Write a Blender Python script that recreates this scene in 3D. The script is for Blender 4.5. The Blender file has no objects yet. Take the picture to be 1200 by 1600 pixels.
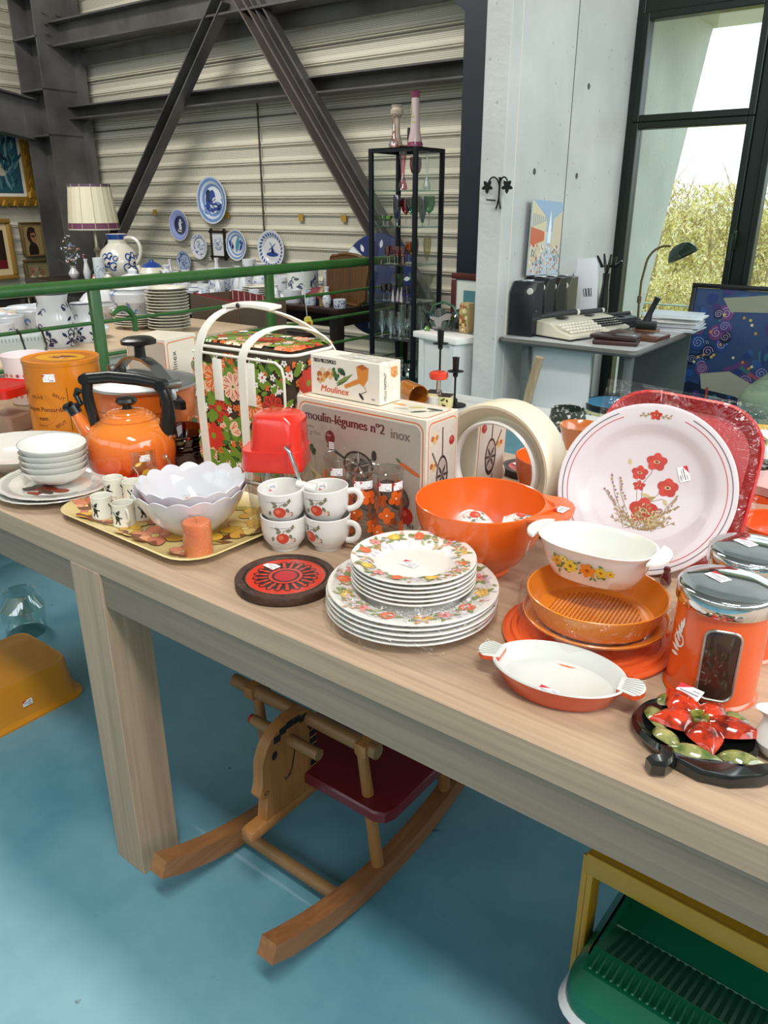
import bpy, bmesh, math, random
from mathutils import Vector, Matrix
random.seed(7)
PI = math.pi
scene = bpy.context.scene
C = scene.collection
# ---------------------------------------------------------------- camera, light, exposure
TH = math.radians(21.7); AZ = math.radians(37.4); CH = 1.33; FP = 1200.0
cd = bpy.data.cameras.new('camera'); cam = bpy.data.objects.new('camera', cd); C.objects.link(cam)
cd.sensor_fit = 'VERTICAL'; cd.sensor_height = 24; cd.lens = 18.0
cd.clip_start = .02; cd.clip_end = 300
cam.location = (0, 0, CH); cam.rotation_euler = (PI/2 - TH, 0, AZ)
scene.camera = cam
vs = scene.view_settings
vs.view_transform = 'Standard'; vs.look = 'None'; vs.gamma = 1; vs.use_curve_mapping = False
vs.exposure = 0.0
scene.cycles.transparent_max_bounces = 32
W = bpy.data.worlds.new('world'); scene.world = W; W.use_nodes = True
wb = W.node_tree.nodes['Background']; wb.inputs[0].default_value = (.86, .94, 1, 1); wb.inputs[1].default_value = 2.4
def area(name, loc, rot, sx, sy, power, col=(1, .96, .9)):
    d = bpy.data.lights.new(name, 'AREA'); d.shape = 'RECTANGLE'; d.size = sx; d.size_y = sy; d.energy = power; d.color = col
    o = bpy.data.objects.new(name, d); C.objects.link(o); o.location = loc; o.rotation_euler = rot; return o
area('ceiling_lamp_light', (.9, -.5, 4.6), (0, 0, 0), 1.8, .5, 145)
area('side_window_light', (3.7, 1.8, 3.2), (0, math.radians(90), 0), 2.2, 4.0, 140, (.95, .98, 1))
area('ceiling_lamp_light', (-4.6, 1.6, 4.6), (math.radians(12), 0, 0), 3.0, .6, 180)

def lin(h):
    h = h.lstrip('#'); o = []
    for i in (0, 2, 4):
        c = int(h[i:i+2], 16)/255; o.append(c/12.92 if c <= .04045 else ((c+.055)/1.055)**2.4)
    return (*o, 1)
MC = {}
def mat(col, rough=.5, metal=0, coat=0, emit=0, noise=None, bump=0, bscale=60, spec=.5, sss=0, key=None):
    """principled; noise=(colour2, scale, amount)"""
    k = key or (col, rough, metal, coat, emit, noise, bump, bscale, spec, sss)
    if k in MC: return MC[k]
    m = bpy.data.materials.new('m_' + col.strip('#')); m.use_nodes = True; n = m.node_tree.nodes; l = m.node_tree.links
    b = n['Principled BSDF']; b.inputs['Base Color'].default_value = lin(col); b.inputs['Roughness'].default_value = rough
    b.inputs['Metallic'].default_value = metal; b.inputs['Coat Weight'].default_value = coat; b.inputs['Coat Roughness'].default_value = .05
    b.inputs['Specular IOR Level'].default_value = spec
    if sss:
        b.inputs['Subsurface Weight'].default_value = sss; b.inputs['Subsurface Scale'].default_value = .01
    if emit:
        b.inputs['Emission Color'].default_value = lin(col); b.inputs['Emission Strength'].default_value = emit
    tc = n.new('ShaderNodeTexCoord')
    if noise:
        t = n.new('ShaderNodeTexNoise'); t.inputs['Scale'].default_value = noise[1]; t.inputs['Detail'].default_value = 6
        l.new(tc.outputs['Object'], t.inputs['Vector'])
        r = n.new('ShaderNodeValToRGB'); r.color_ramp.elements[0].position = .35; r.color_ramp.elements[1].position = .35 + max(.02, noise[2])
        r.color_ramp.elements[0].color = lin(noise[0]); r.color_ramp.elements[1].color = lin(col)
        l.new(t.outputs['Fac'], r.inputs['Fac']); l.new(r.outputs['Color'], b.inputs['Base Color'])
    if bump:
        t = n.new('ShaderNodeTexNoise'); t.inputs['Scale'].default_value = bscale; t.inputs['Detail'].default_value = 4
        l.new(tc.outputs['Object'], t.inputs['Vector']); bp = n.new('ShaderNodeBump'); bp.inputs['Strength'].default_value = bump
        bp.inputs['Distance'].default_value = .01; l.new(t.outputs['Fac'], bp.inputs['Height']); l.new(bp.outputs['Normal'], b.inputs['Normal'])
    MC[k] = m; return m
def glass(tint='#ffffff', refl=.06, rough=.02, bump=0, bscale=25, dens=1.0):
    """thin clear sheet: tinted transparency plus mirror sheen"""
    k = ('g', tint, refl, rough, bump, bscale, dens)
    if k in MC: return MC[k]
    m = bpy.data.materials.new('m_glass'); m.use_nodes = True; n = m.node_tree.nodes; l = m.node_tree.links
    n.remove(n['Principled BSDF']); out = n['Material Output']
    tr = n.new('ShaderNodeBsdfTransparent'); tr.inputs[0].default_value = lin(tint)
    gl = n.new('ShaderNodeBsdfGlossy'); gl.inputs['Roughness'].default_value = rough; gl.inputs['Color'].default_value = (1, 1, 1, 1)
    lw = n.new('ShaderNodeLayerWeight'); lw.inputs['Blend'].default_value = .5
    pw = n.new('ShaderNodeMath'); pw.operation = 'POWER'; pw.inputs[1].default_value = 3.0; l.new(lw.outputs['Facing'], pw.inputs[0])
    mm = n.new('ShaderNodeMath'); mm.operation = 'MULTIPLY_ADD'; mm.inputs[1].default_value = .55; mm.inputs[2].default_value = refl; mm.use_clamp = True
    mx = n.new('ShaderNodeMixShader'); l.new(pw.outputs[0], mm.inputs[0]); l.new(mm.outputs[0], mx.inputs[0])
    l.new(tr.outputs[0], mx.inputs[1]); l.new(gl.outputs[0], mx.inputs[2])
    if bump:
        tc = n.new('ShaderNodeTexCoord'); t = n.new('ShaderNodeTexNoise'); t.inputs['Scale'].default_value = bscale; t.inputs['Detail'].default_value = 3
        t.inputs['Distortion'].default_value = 1.5
        l.new(tc.outputs['Object'], t.inputs['Vector']); bp = n.new('ShaderNodeBump'); bp.inputs['Strength'].default_value = bump; bp.inputs['Distance'].default_value = .01
        l.new(t.outputs['Fac'], bp.inputs['Height']); l.new(bp.outputs['Normal'], gl.inputs['Normal']); l.new(bp.outputs['Normal'], lw.inputs['Normal'])
    l.new(mx.outputs[0], out.inputs[0]); MC[k] = m; return m
def wood(c1, c2, axis=0, scale=1.0, rough=.45, key=0):
    k = ('w', c1, c2, axis, scale, key)
    if k in MC: return MC[k]
    m = bpy.data.materials.new('m_wood'); m.use_nodes = True; n = m.node_tree.nodes; l = m.node_tree.links
    b = n['Principled BSDF']; b.inputs['Roughness'].default_value = rough
    tc = n.new('ShaderNodeTexCoord'); mp = n.new('ShaderNodeMapping'); s = [1, 1, 1]
    for i in range(3): s[i] = (1.6 if i == axis else 70)*scale
    mp.inputs['Scale'].default_value = s; l.new(tc.outputs['Object'], mp.inputs[0])
    t = n.new('ShaderNodeTexNoise'); t.inputs['Scale'].default_value = 1; t.inputs['Detail'].default_value = 8; t.inputs['Roughness'].default_value = .65; t.inputs['Distortion'].default_value = .4
    l.new(mp.outputs[0], t.inputs['Vector'])
    mp2 = n.new('ShaderNodeMapping'); s2 = [(.9 if i == axis else 9)*scale for i in range(3)]; mp2.inputs['Scale'].default_value = s2; l.new(tc.outputs['Object'], mp2.inputs[0])
    t2 = n.new('ShaderNodeTexNoise'); t2.inputs['Scale'].default_value = 1; t2.inputs['Detail'].default_value = 3; l.new(mp2.outputs[0], t2.inputs['Vector'])
    ad = n.new('ShaderNodeMath'); ad.operation = 'MULTIPLY_ADD'; ad.inputs[1].default_value = .6; l.new(t.outputs['Fac'], ad.inputs[0])
    mu = n.new('ShaderNodeMath'); mu.operation = 'MULTIPLY'; mu.inputs[1].default_value = .4; l.new(t2.outputs['Fac'], mu.inputs[0]); l.new(mu.outputs[0], ad.inputs[2])
    r = n.new('ShaderNodeValToRGB'); r.color_ramp.elements[0].position = .36; r.color_ramp.elements[1].position = .62
    r.color_ramp.elements[0].color = lin(c1); r.color_ramp.elements[1].color = lin(c2); l.new(ad.outputs[0], r.inputs[0]); l.new(r.outputs[0], b.inputs['Base Color'])
    bp = n.new('ShaderNodeBump'); bp.inputs['Strength'].default_value = .15; bp.inputs['Distance'].default_value = .002; l.new(t.outputs['Fac'], bp.inputs['Height']); l.new(bp.outputs['Normal'], b.inputs['Normal'])
    MC[k] = m; return m

# ---------------------------------------------------------------- placing helpers (camera model of the photograph)
def ray(px, py):
    x = (px-600)/FP; y = -(py-800)/FP
    F = math.cos(TH)+y*math.sin(TH); Z = -math.sin(TH)+y*math.cos(TH)
    return (x*math.cos(AZ)-F*math.sin(AZ), x*math.sin(AZ)+F*math.cos(AZ), Z)
def onz(px, py, z): r = ray(px, py); t = (z-CH)/r[2]; return Vector((r[0]*t, r[1]*t, z))
def onY(px, py, Y): r = ray(px, py); t = Y/r[1]; return Vector((r[0]*t, Y, CH+r[2]*t))
def onX(px, py, X): r = ray(px, py); t = X/r[0]; return Vector((X, r[1]*t, CH+r[2]*t))
def facing(p): return math.atan2(-p[1], -p[0]) + PI/2      # local -Y towards the viewer

# ---------------------------------------------------------------- mesh builder
BX = {}
def bevel_box(bev, sx, sy, sz, seg):
    k = (round(bev, 5), round(sx, 5), round(sy, 5), round(sz, 5), seg)
    if k in BX: return BX[k]
    bm = bmesh.new(); bmesh.ops.create_cube(bm, size=1)
    for v in bm.verts: v.co = Vector((v.co.x*sx, v.co.y*sy, v.co.z*sz))
    bmesh.ops.bevel(bm, geom=bm.edges[:], offset=bev, segments=seg, affect='EDGES', profile=.5)
    bm.verts.index_update()
    BX[k] = ([v.co.copy() for v in bm.verts], [[v.index for v in f.verts] for f in bm.faces]); bm.free(); return BX[k]
class MB:
    def __init__(s): s.v = []; s.f = []; s.mi = []; s.ms = []; s.h = .0004
    def add(s, vs_, fs, m, M=None):
        if m not in s.ms: s.ms.append(m)
        i = s.ms.index(m); b = len(s.v)
        s.v += [(M @ Vector(v)) if M is not None else Vector(v) for v in vs_]
        s.f += [[a+b for a in f] for f in fs]; s.mi += [i]*len(fs); return s
    def box(s, c, d, m, bev=0, M=None, seg=2, rz=0):
        T = Matrix.Translation(c) @ Matrix.Rotation(rz, 4, 'Z')
        if M is not None: T = M @ T
        if bev: v, f = bevel_box(bev, *d, seg)
        else:
            x, y, z = d[0]/2, d[1]/2, d[2]/2
            v = [(-x,-y,-z),(x,-y,-z),(x,y,-z),(-x,y,-z),(-x,-y,z),(x,-y,z),(x,y,z),(-x,y,z)]
            f = [[0,3,2,1],[4,5,6,7],[0,1,5,4],[1,2,6,5],[2,3,7,6],[3,0,4,7]]
        return s.add(v, f, m, T)
    def lathe(s, prof, m, seg=40, M=None, sx=1, sy=1, fn=None):
        v = []; f = []; rows = []
        for r, z in prof:
            if r < 1e-6: rows.append([len(v)]); v.append((0, 0, z))
            else:
                rows.append(list(range(len(v), len(v)+seg)))
                for i in range(seg):
                    a = 2*PI*i/seg; k = fn(a, r, z) if fn else (1, 0)
                    v.append((r*k[0]*math.cos(a)*sx, r*k[0]*math.sin(a)*sy, z+k[1]))
        for A, B in zip(rows, rows[1:]):
            for i in range(seg):
                j = (i+1) % seg
                if len(A) == 1 and len(B) == 1: continue
                if len(A) == 1: f.append([A[0], B[j], B[i]][::-1])
                elif len(B) == 1: f.append([A[i], A[j], B[0]])
                else: f.append([A[i], A[j], B[j], B[i]])
        return s.add(v, f, m, M)
    def tube(s, pts, r, m, seg=10, M=None, closed=False, flat=1.0, up=None):
        pts = [Vector(p) for p in pts]; n = len(pts); R = r if isinstance(r, (list, tuple)) else [r]*n
        v = []; f = []; nrm = None
        for i, p in enumerate(pts):
            a = pts[(i-1) % n] if (closed or i) else p; b = pts[(i+1) % n] if (closed or i < n-1) else p
            t = (b-a).normalized()
            if up is not None: nrm = Vector(up); nrm = (nrm - t*nrm.dot(t)).normalized()
            elif nrm is None:
                q = Vector((0, 0, 1)) if abs(t.z) < .9 else Vector((1, 0, 0)); nrm = (q - t*q.dot(t)).normalized()
            else: nrm = (nrm - t*nrm.dot(t)).normalized()
            bn = t.cross(nrm)
            for k in range(seg):
                an = 2*PI*k/seg; v.append(p + (nrm*math.cos(an)*flat + bn*math.sin(an))*R[i])
        for i in range(n if closed else n-1):
            for k in range(seg):
                a = i*seg+k; b = i*seg+(k+1) % seg; c = ((i+1) % n)*seg
                f.append([a, b, c+(k+1) % seg, c+k])
        if not closed: f.append(list(range(seg))[::-1]); f.append([(n-1)*seg+k for k in range(seg)])
        return s.add(v, f, m, M)
    def prism(s, poly, z0, z1, m, M=None, ch=0):
        """2-D outline extruded; ch = chamfer of the top edge"""
        n = len(poly); v = []; c = Vector((sum(p[0] for p in poly)/n, sum(p[1] for p in poly)/n))
        def ring(z, k):
            for p in poly:
                d = Vector(p)-c; L = d.length or 1; d = d*(1-k/L); v.append((c.x+d.x, c.y+d.y, z))
        rows = [(z0, 0), (z1-ch, 0), (z1, ch)] if ch else [(z0, 0), (z1, 0)]
        for z, k in rows: ring(z, k)
        f = [list(range(n))[::-1], [n*(len(rows)-1)+i for i in range(n)]]
        for q in range(len(rows)-1):
            for i in range(n): j = (i+1) % n; f.append([q*n+i, q*n+j, (q+1)*n+j, (q+1)*n+i])
        return s.add(v, f, m, M)
    def surf(s, fn, nu, nv, m, M=None, flip=False):
        v = [fn(i/nu, j/nv) for j in range(nv+1) for i in range(nu+1)]; f = []
        for j in range(nv):
            for i in range(nu):
                a = j*(nu+1)+i; q = [a, a+1, a+nu+2, a+nu+1]; f.append(q[::-1] if flip else q)
        return s.add(v, f, m, M)
    def strap(s, pts, w, t, side, m, M=None):
        """flat band; side = width direction"""
        pts = [Vector(p) for p in pts]; n = len(pts); sd = Vector(side).normalized(); v = []; f = []
        for i, p in enumerate(pts):
            tg = (pts[min(i+1, n-1)]-pts[max(i-1, 0)]).normalized(); nn = tg.cross(sd).normalized()
            for a, b in ((-1, -1), (1, -1), (1, 1), (-1, 1)): v.append(p + sd*a*w/2 + nn*b*t/2)
        for i in range(n-1):
            for k in range(4): f.append([i*4+k, i*4+(k+1) % 4, i*4+4+(k+1) % 4, i*4+4+k])
        f += [[3, 2, 1, 0], [4*n-4, 4*n-3, 4*n-2, 4*n-1]]
        return s.add(v, f, m, M)
    def build(s, name, parent=None, loc=None, rz=0, label=None, cat=None, group=None, kind=None, sharp=.6, rot=None):
        me = bpy.data.meshes.new(name); me.from_pydata([tuple(v) for v in s.v], [], s.f)
        for m in s.ms: me.materials.append(m)
        me.polygons.foreach_set('material_index', s.mi); me.update()
        me.shade_smooth(); me.set_sharp_from_angle(angle=sharp)
        o = bpy.data.objects.new(name, me); C.objects.link(o)
        if loc is not None: o.location = loc
        o.rotation_euler = rot if rot else (0, 0, rz)
        if parent: o.parent = parent
        return tag(o, label, cat, group, kind)
def tag(o, label=None, cat=None, group=None, kind=None):
    if label: o['label'] = label
    if cat: o['category'] = cat
    if group: o['group'] = group
    if kind: o['kind'] = kind
    return o
def thing(name, label, cat, loc=(0, 0, 0), rz=0, group=None, rot=None):
    o = bpy.data.objects.new(name, None); C.objects.link(o); o.location = loc; o.rotation_euler = rot if rot else (0, 0, rz)
    o.empty_display_size = .05
    return tag(o, label, cat, group)
def copy_tree(o, parent=None):
    c = o.copy(); C.objects.link(c); c.parent = parent
    for ch in list(o.children): copy_tree(ch, c)
    return c
def dup(o, loc, rz=None, label=None, rot=None, sc=None, group=None):
    c = copy_tree(o); c.location = loc
    if rz is not None: c.rotation_euler = (0, 0, rz)
    if rot: c.rotation_euler = rot
    if sc: c.scale = (sc, sc, sc)
    if label: c['label'] = label
    if group: c['group'] = group
    return c
def struct(mb, name, label=None, **k): return mb.build(name, kind='structure', label=label, **k)

# ---------------------------------------------------------------- printed decoration: small coloured shapes laid on a mapped surface
TX = {}
def text_mesh(st):
    if st in TX: return TX[st]
    cu = bpy.data.curves.new('tmp', 'FONT'); cu.body = st; cu.size = 1; cu.resolution_u = 3
    o = bpy.data.objects.new('tmp', cu); C.objects.link(o); bpy.context.view_layer.update()
    me = o.evaluated_get(bpy.context.evaluated_depsgraph_get()).to_mesh()
    v = [(a.co.x, a.co.y) for a in me.vertices]; f = [list(p.vertices) for p in me.polygons]
    o.evaluated_get(bpy.context.evaluated_depsgraph_get()).to_mesh_clear(); bpy.data.objects.remove(o); bpy.data.curves.remove(cu)
    x0 = min(a[0] for a in v); x1 = max(a[0] for a in v); v = [(a[0]-x0, a[1]) for a in v]
    TX[st] = (v, f, x1-x0); return TX[st]
class Pt:
    def __init__(s, mb, fn, h0=.0004, clip=None): s.mb = mb; s.fn = fn; s.n = 0; s.h0 = h0; s.clip = clip
    def H(s): s.n += 1; return s.h0 + (s.n % 220)*7e-6
    def put(s, pts, fs, m):
        h = s.H()
        if s.clip: x0, y0, x1, y1 = s.clip; pts = [(min(max(a, x0), x1), min(max(b, y0), y1)) for a, b in pts]
        s.mb.add([s.fn(a, b, h) for a, b in pts], fs, m)
    def star(s, c, pts, m):                     # fan about c
        n = len(pts); s.put([c]+list(pts), [[0, i+1, (i+1) % n+1] for i in range(n)], m)
    def disk(s, x, y, r, m, n=12, e=1, rot=0): s.ell(x, y, r, r*e, rot, m, n)
    def ell(s, x, y, a, b, rot, m, n=12):
        c, d = math.cos(rot), math.sin(rot); P = []
        for i in range(n):
            t = 2*PI*i/n; u, v = a*math.cos(t), b*math.sin(t); P.append((x+u*c-v*d, y+u*d+v*c))
        K = max(1, min(8, int(max(a, b)/.012)))
        if K == 1: s.star((x, y), P, m); return
        V = [(x, y)]+[(x+(q[0]-x)*k/K, y+(q[1]-y)*k/K) for k in range(1, K+1) for q in P]
        f = [[0, i+1, (i+1) % n+1] for i in range(n)]+[[1+(k-1)*n+i, 1+k*n+i, 1+k*n+(i+1) % n, 1+(k-1)*n+(i+1) % n] for k in range(1, K) for i in range(n)]
        s.put(V, f, m)
    def leaf(s, x, y, L, w, rot, m):
        c, d = math.cos(rot), math.sin(rot); P = []
        for t, k in ((0, 0), (.25, .8), (.5, 1), (.78, .6), (1, 0), (.78, -.6), (.5, -1), (.25, -.8)):
            u, v = t*L, k*w/2; P.append((x+u*c-v*d, y+u*d+v*c))
        s.star((x+L/2*c, y+L/2*d), P, m)
    def rect(s, x0, y0, x1, y1, m, n=1):
        P = [(x0+(x1-x0)*i/n, y) for y in (y0, y1) for i in range(n+1)]
        s.put(P, [[i, i+1, n+2+i, n+1+i] for i in range(n)], m)
    def poly(s, P, m): c = (sum(p[0] for p in P)/len(P), sum(p[1] for p in P)/len(P)); s.star(c, P, m)
    def stroke(s, P, w, m, taper=False):
        V = []; n = len(P)
        for i, p in enumerate(P):
            a = P[max(i-1, 0)]; b = P[min(i+1, n-1)]; dx, dy = b[0]-a[0], b[1]-a[1]; L = math.hypot(dx, dy) or 1
            k = w/2*(1-.8*i/(n-1) if taper else 1); V += [(p[0]-dy/L*k, p[1]+dx/L*k), (p[0]+dy/L*k, p[1]-dx/L*k)]
        s.put(V, [[2*i, 2*i+1, 2*i+3, 2*i+2] for i in range(n-1)], m)
    def ring(s, x, y, r, w, m, n=32, a0=0, a1=2*PI): s.stroke([(x+r*math.cos(a0+(a1-a0)*i/n), y+r*math.sin(a0+(a1-a0)*i/n)) for i in range(n+1)], w, m)
    def frame(s, x0, y0, x1, y1, rr, w, m):
        P = []
        for cx, cy, a in ((x1-rr, y1-rr, 0), (x0+rr, y1-rr, PI/2), (x0+rr, y0+rr, PI), (x1-rr, y0+rr, 1.5*PI)):
            P += [(cx+rr*math.cos(a+PI/2*i/5), cy+rr*math.sin(a+PI/2*i/5)) for i in range(6)]
        s.stroke(P+[P[0]], w, m)
    def flower(s, x, y, r, n, m, mc, rot=0, w=.62, m2=None):
        for i in range(n):
            a = rot+2*PI*i/n; s.ell(x+.55*r*math.cos(a), y+.55*r*math.sin(a), .48*r, .48*r*w*5/n, a, m, 9)
            if m2:
                for da in (-.13, .13): s.stroke([(x+.25*r*math.cos(a), y+.25*r*math.sin(a)), (x+.88*r*math.cos(a+da), y+.88*r*math.sin(a+da))], r*.07, m2)
        if mc: s.disk(x, y, r*.24, mc, 9)
    def text(s, st, x, y, size, m, rot=0, sx=1, shear=0, center=False, fit=None, bold=0):
        v, f, w = text_mesh(st)
        if fit: sx = fit/(w*size)
        c, d = math.cos(rot), math.sin(rot); x -= (w*size*sx/2 if center else 0)
        for ox in ([0] if not bold else [-bold, 0, bold]):
            s.put([(x+(a*sx+b*shear)*size*c-b*size*d+ox, y+(a*sx+b*shear)*size*d+b*size*c) for a, b in v], f, m)
def plane(o, ux, uy):
    o, ux, uy = Vector(o), Vector(ux).normalized(), Vector(uy).normalized(); n = ux.cross(uy)
    return lambda u, v, h: o+ux*u+uy*v+n*h
def prz(prof, z):
    for (r0, z0), (r1, z1) in zip(prof, prof[1:]):
        if min(z0, z1) <= z <= max(z0, z1) and z1 != z0: return r0+(r1-r0)*(z-z0)/(z1-z0)
    return prof[-1][0]
def wrap(prof, a0=-PI/2, r0=None):           # u = arc length about a0, v = height
    R = r0 or max(p[0] for p in prof)
    def fn(u, v, h): r = prz(prof, v)+h; a = a0+u/R; return Vector((r*math.cos(a), r*math.sin(a), v))
    return fn
def prh(prof, r):
    for (r0, z0), (r1, z1) in zip(prof, prof[1:]):
        if min(r0, r1) <= r <= max(r0, r1) and r1 != r0: return z0+(z1-z0)*(r-r0)/(r1-r0)
    return prof[-1][1]
def dish(top): return lambda u, v, h: Vector((u, v, prh(top, math.hypot(u, v))+h))
STW = mat('#f2efee', .5); STR = mat('#c8283c', .5); STG = mat('#8e8a92', .5)
def sticker(parent, fn, x=0, y=0, w=.024, rot=0, h0=.0012):
    mb = MB(); p = Pt(mb, lambda u, v, h: fn(x+u*math.cos(rot)-v*math.sin(rot), y+u*math.sin(rot)+v*math.cos(rot), h), h0); q = w*.66
    p.rect(-w/2, -q/2, w/2, q/2, STW, 4); p.poly([(-w/2, q/2), (-w/2, q*.05), (w*.02, q/2)], STR)
    p.rect(-w*.38, -q*.02, w*.4, q*.1, STG, 2); p.rect(-w*.3, -q*.2, w*.3, -q*.13, STG, 2); p.rect(w*.05, -q*.4, w*.4, -q*.28, STG, 2)
    p.rect(w*.1, q*.22, w*.4, q*.3, STG)
    return mb.build('price_sticker', parent)
def vessel(out, th, fl=None):
    """outer profile bottom->rim; returns outer + rounded lip + inner"""
    fl = fl or th; z0 = out[0][1]; inn = [(max(r-th, 0), z) for r, z in out if z > z0+fl]
    last = out[-1]; base_r = max(prz(out, z0+fl)-th, .001)
    return list(out)+[(last[0]-th/2, last[1]+th*.4)]+inn[::-1]+[(base_r, z0+fl), (0, z0+fl)]
def arc(cx, cz, r, a0, a1, n): return [(cx+r*math.cos(a0+(a1-a0)*i/n), cz+r*math.sin(a0+(a1-a0)*i/n)) for i in range(n+1)]
def bez(p0, p1, p2, p3, n=12):
    p0, p1, p2, p3 = map(Vector, (p0, p1, p2, p3))
    return [p0*(1-t)**3+p1*3*t*(1-t)**2+p2*3*t*t*(1-t)+p3*t**3 for t in [i/n for i in range(n+1)]]
def plate_profs(R, h, th=.003, well=.62):
    top = [(0, th), (R*well*.93, th), (R*well, th+h*.25), (R*well*1.12, th+h*.62), (R*.97, h+th*.8), (R, h+th)]
    bot = [(0, 0), (R*.5, 0), (R*well, .001), (R*well*1.14, h*.6-.0005), (R, h)]
    return top, bot+[(R+th*.35, h+th*.5)]+top[::-1]
def ry(a): return Matrix.Rotation(a, 4, 'Y')
def rx(a): return Matrix.Rotation(a, 4, 'X')
def rzm(a): return Matrix.Rotation(a, 4, 'Z')
def tr(x, y, z): return Matrix.Translation((x, y, z))
def rrect(w, d, r, n=6):
    P = []
    for cx, cy, a in ((w/2-r, d/2-r, 0), (-w/2+r, d/2-r, PI/2), (-w/2+r, -d/2+r, PI), (w/2-r, -d/2+r, 1.5*PI)):
        P += [(cx+r*math.cos(a+PI/2*i/n), cy+r*math.sin(a+PI/2*i/n)) for i in range(n+1)]
    return P
def loft(mb, outlines, m, M=None, cap0=True, cap1=True):
    """outlines: list of (2-D outline, z)"""
    n = len(outlines[0][0]); v = [(p[0], p[1], z) for P, z in outlines for p in P]; f = []
    for q in range(len(outlines)-1):
        for i in range(n): j = (i+1) % n; f.append([q*n+i, q*n+j, (q+1)*n+j, (q+1)*n+i])
    if cap0: f.append(list(range(n))[::-1])
    if cap1: f.append([(len(outlines)-1)*n+i for i in range(n)])
    mb.add(v, f, m, M)
# ================================================================ THE HALL
STEEL = mat('#6b6967', .45, .3, noise=('#514e4c', 3, .3)); NAVY = mat('#15202c', .45)
def floor_mat():
    m = mat('#6fa3b4', .42, key='floor', spec=.35); n = m.node_tree.nodes; l = m.node_tree.links; b = n['Principled BSDF']
    tc = n.new('ShaderNodeTexCoord'); t = n.new('ShaderNodeTexNoise'); t.inputs['Scale'].default_value = 1.6; t.inputs['Detail'].default_value = 9; t.inputs['Roughness'].default_value = .62
    l.new(tc.outputs['Object'], t.inputs['Vector']); r = n.new('ShaderNodeValToRGB'); r.color_ramp.elements[0].position = .35; r.color_ramp.elements[1].position = .7
    r.color_ramp.elements[0].color = lin('#548c9e'); r.color_ramp.elements[1].color = lin('#80adba'); l.new(t.outputs['Fac'], r.inputs[0])
    mp = n.new('ShaderNodeMapping'); mp.inputs['Rotation'].default_value = (0, 0, .5); mp.inputs['Scale'].default_value = (1.5, 28, 1); l.new(tc.outputs['Object'], mp.inputs[0])
    t2 = n.new('ShaderNodeTexNoise'); t2.inputs['Scale'].default_value = 1; t2.inputs['Detail'].default_value = 3; l.new(mp.outputs[0], t2.inputs['Vector'])
    r2 = n.new('ShaderNodeValToRGB'); r2.color_ramp.elements[0].position = .69; r2.color_ramp.elements[1].position = .75; r2.color_ramp.elements[0].color = (0, 0, 0, 1); r2.color_ramp.elements[1].color = (.35, .35, .35, 1); l.new(t2.outputs['Fac'], r2.inputs[0])
    mx = n.new('ShaderNodeMixRGB'); l.new(r2.outputs[0], mx.inputs[0]); l.new(r.outputs[0], mx.inputs[1]); mx.inputs[2].default_value = lin('#a9c4ca')
    t3 = n.new('ShaderNodeTexNoise'); t3.inputs['Scale'].default_value = 17; t3.inputs['Detail'].default_value = 5; l.new(tc.outputs['Object'], t3.inputs['Vector'])
    r3 = n.new('ShaderNodeValToRGB'); r3.color_ramp.elements[0].position = .72; r3.color_ramp.elements[1].position = .76; r3.color_ramp.elements[0].color = (0, 0, 0, 1); r3.color_ramp.elements[1].color = (.8, .8, .8, 1); l.new(t3.outputs['Fac'], r3.inputs[0])
    m3 = n.new('ShaderNodeMixRGB'); l.new(r3.outputs[0], m3.inputs[0]); l.new(mx.outputs[0], m3.inputs[1]); m3.inputs[2].default_value = lin('#3d5a60')
    l.new(m3.outputs[0], b.inputs['Base Color']); return m
fl = MB(); fl.box((-2.5, .45, -.05), (13, 9.5, .1), floor_mat()); struct(fl, 'floor', 'teal painted concrete floor with scuffs')
def clad_mat():
    m = mat('#bdb8a6', .5, key='clad'); n = m.node_tree.nodes; l = m.node_tree.links; b = n['Principled BSDF']
    tc = n.new('ShaderNodeTexCoord'); sp = n.new('ShaderNodeSeparateXYZ'); l.new(tc.outputs['Object'], sp.inputs[0])
    def M(op, a, b_=None):
        q = n.new('ShaderNodeMath'); q.operation = op
        for i, x in enumerate((a, b_)):
            if x is None: continue
            if isinstance(x, (int, float)): q.inputs[i].default_value = x
            else: l.new(x, q.inputs[i])
        return q.outputs[0]
    xy = M('ADD', sp.outputs[0], sp.outputs[1]); k = 2*PI/.016
    s1 = M('SINE', M('MULTIPLY', M('ADD', xy, sp.outputs[2]), k*.707)); s2 = M('SINE', M('MULTIPLY', M('SUBTRACT', xy, sp.outputs[2]), k*.707))
    d = M('GREATER_THAN', M('MULTIPLY', s1, s2), .42)
    fz = M('FRACT', M('DIVIDE', sp.outputs[2], .13)); band = M('MULTIPLY', M('GREATER_THAN', fz, .12), M('LESS_THAN', fz, .64)); d = M('MULTIPLY', d, band)
    mx = n.new('ShaderNodeMixRGB'); mx.inputs[1].default_value = lin('#d6d0be'); mx.inputs[2].default_value = lin('#4c4a42'); l.new(d, mx.inputs[0]); l.new(mx.outputs[0], b.inputs['Base Color']); return m
CL = clad_mat()
def cladding(x0, x1, z1, M=None, depth=.035):
    mb = MB(); P = []
    z = 0
    while z < z1:
        P += [(0, z+.004), (0, z+.088), (-depth*.55, z+.094), (-depth*.55, z+.101), (-.003, z+.104), (-.003, z+.106), (-depth*.55, z+.109), (-depth*.55, z+.121), (0, z+.129)]; z += .13
    v = []; f = []
    for x in (x0, x1): v += [(x, y, z) for y, z in P]
    n = len(P)
    for i in range(n-1): f.append([i, n+i, n+i+1, i+1])
    mb.add(v, f, CL, M)
    mb.box(((x0+x1)/2, .06, z1/2), (x1-x0, .06, z1), mat('#8f8c80'), M=M); return mb
w = cladding(-8.3, -1.965, 5.0, tr(0, 4.9, 0))
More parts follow.
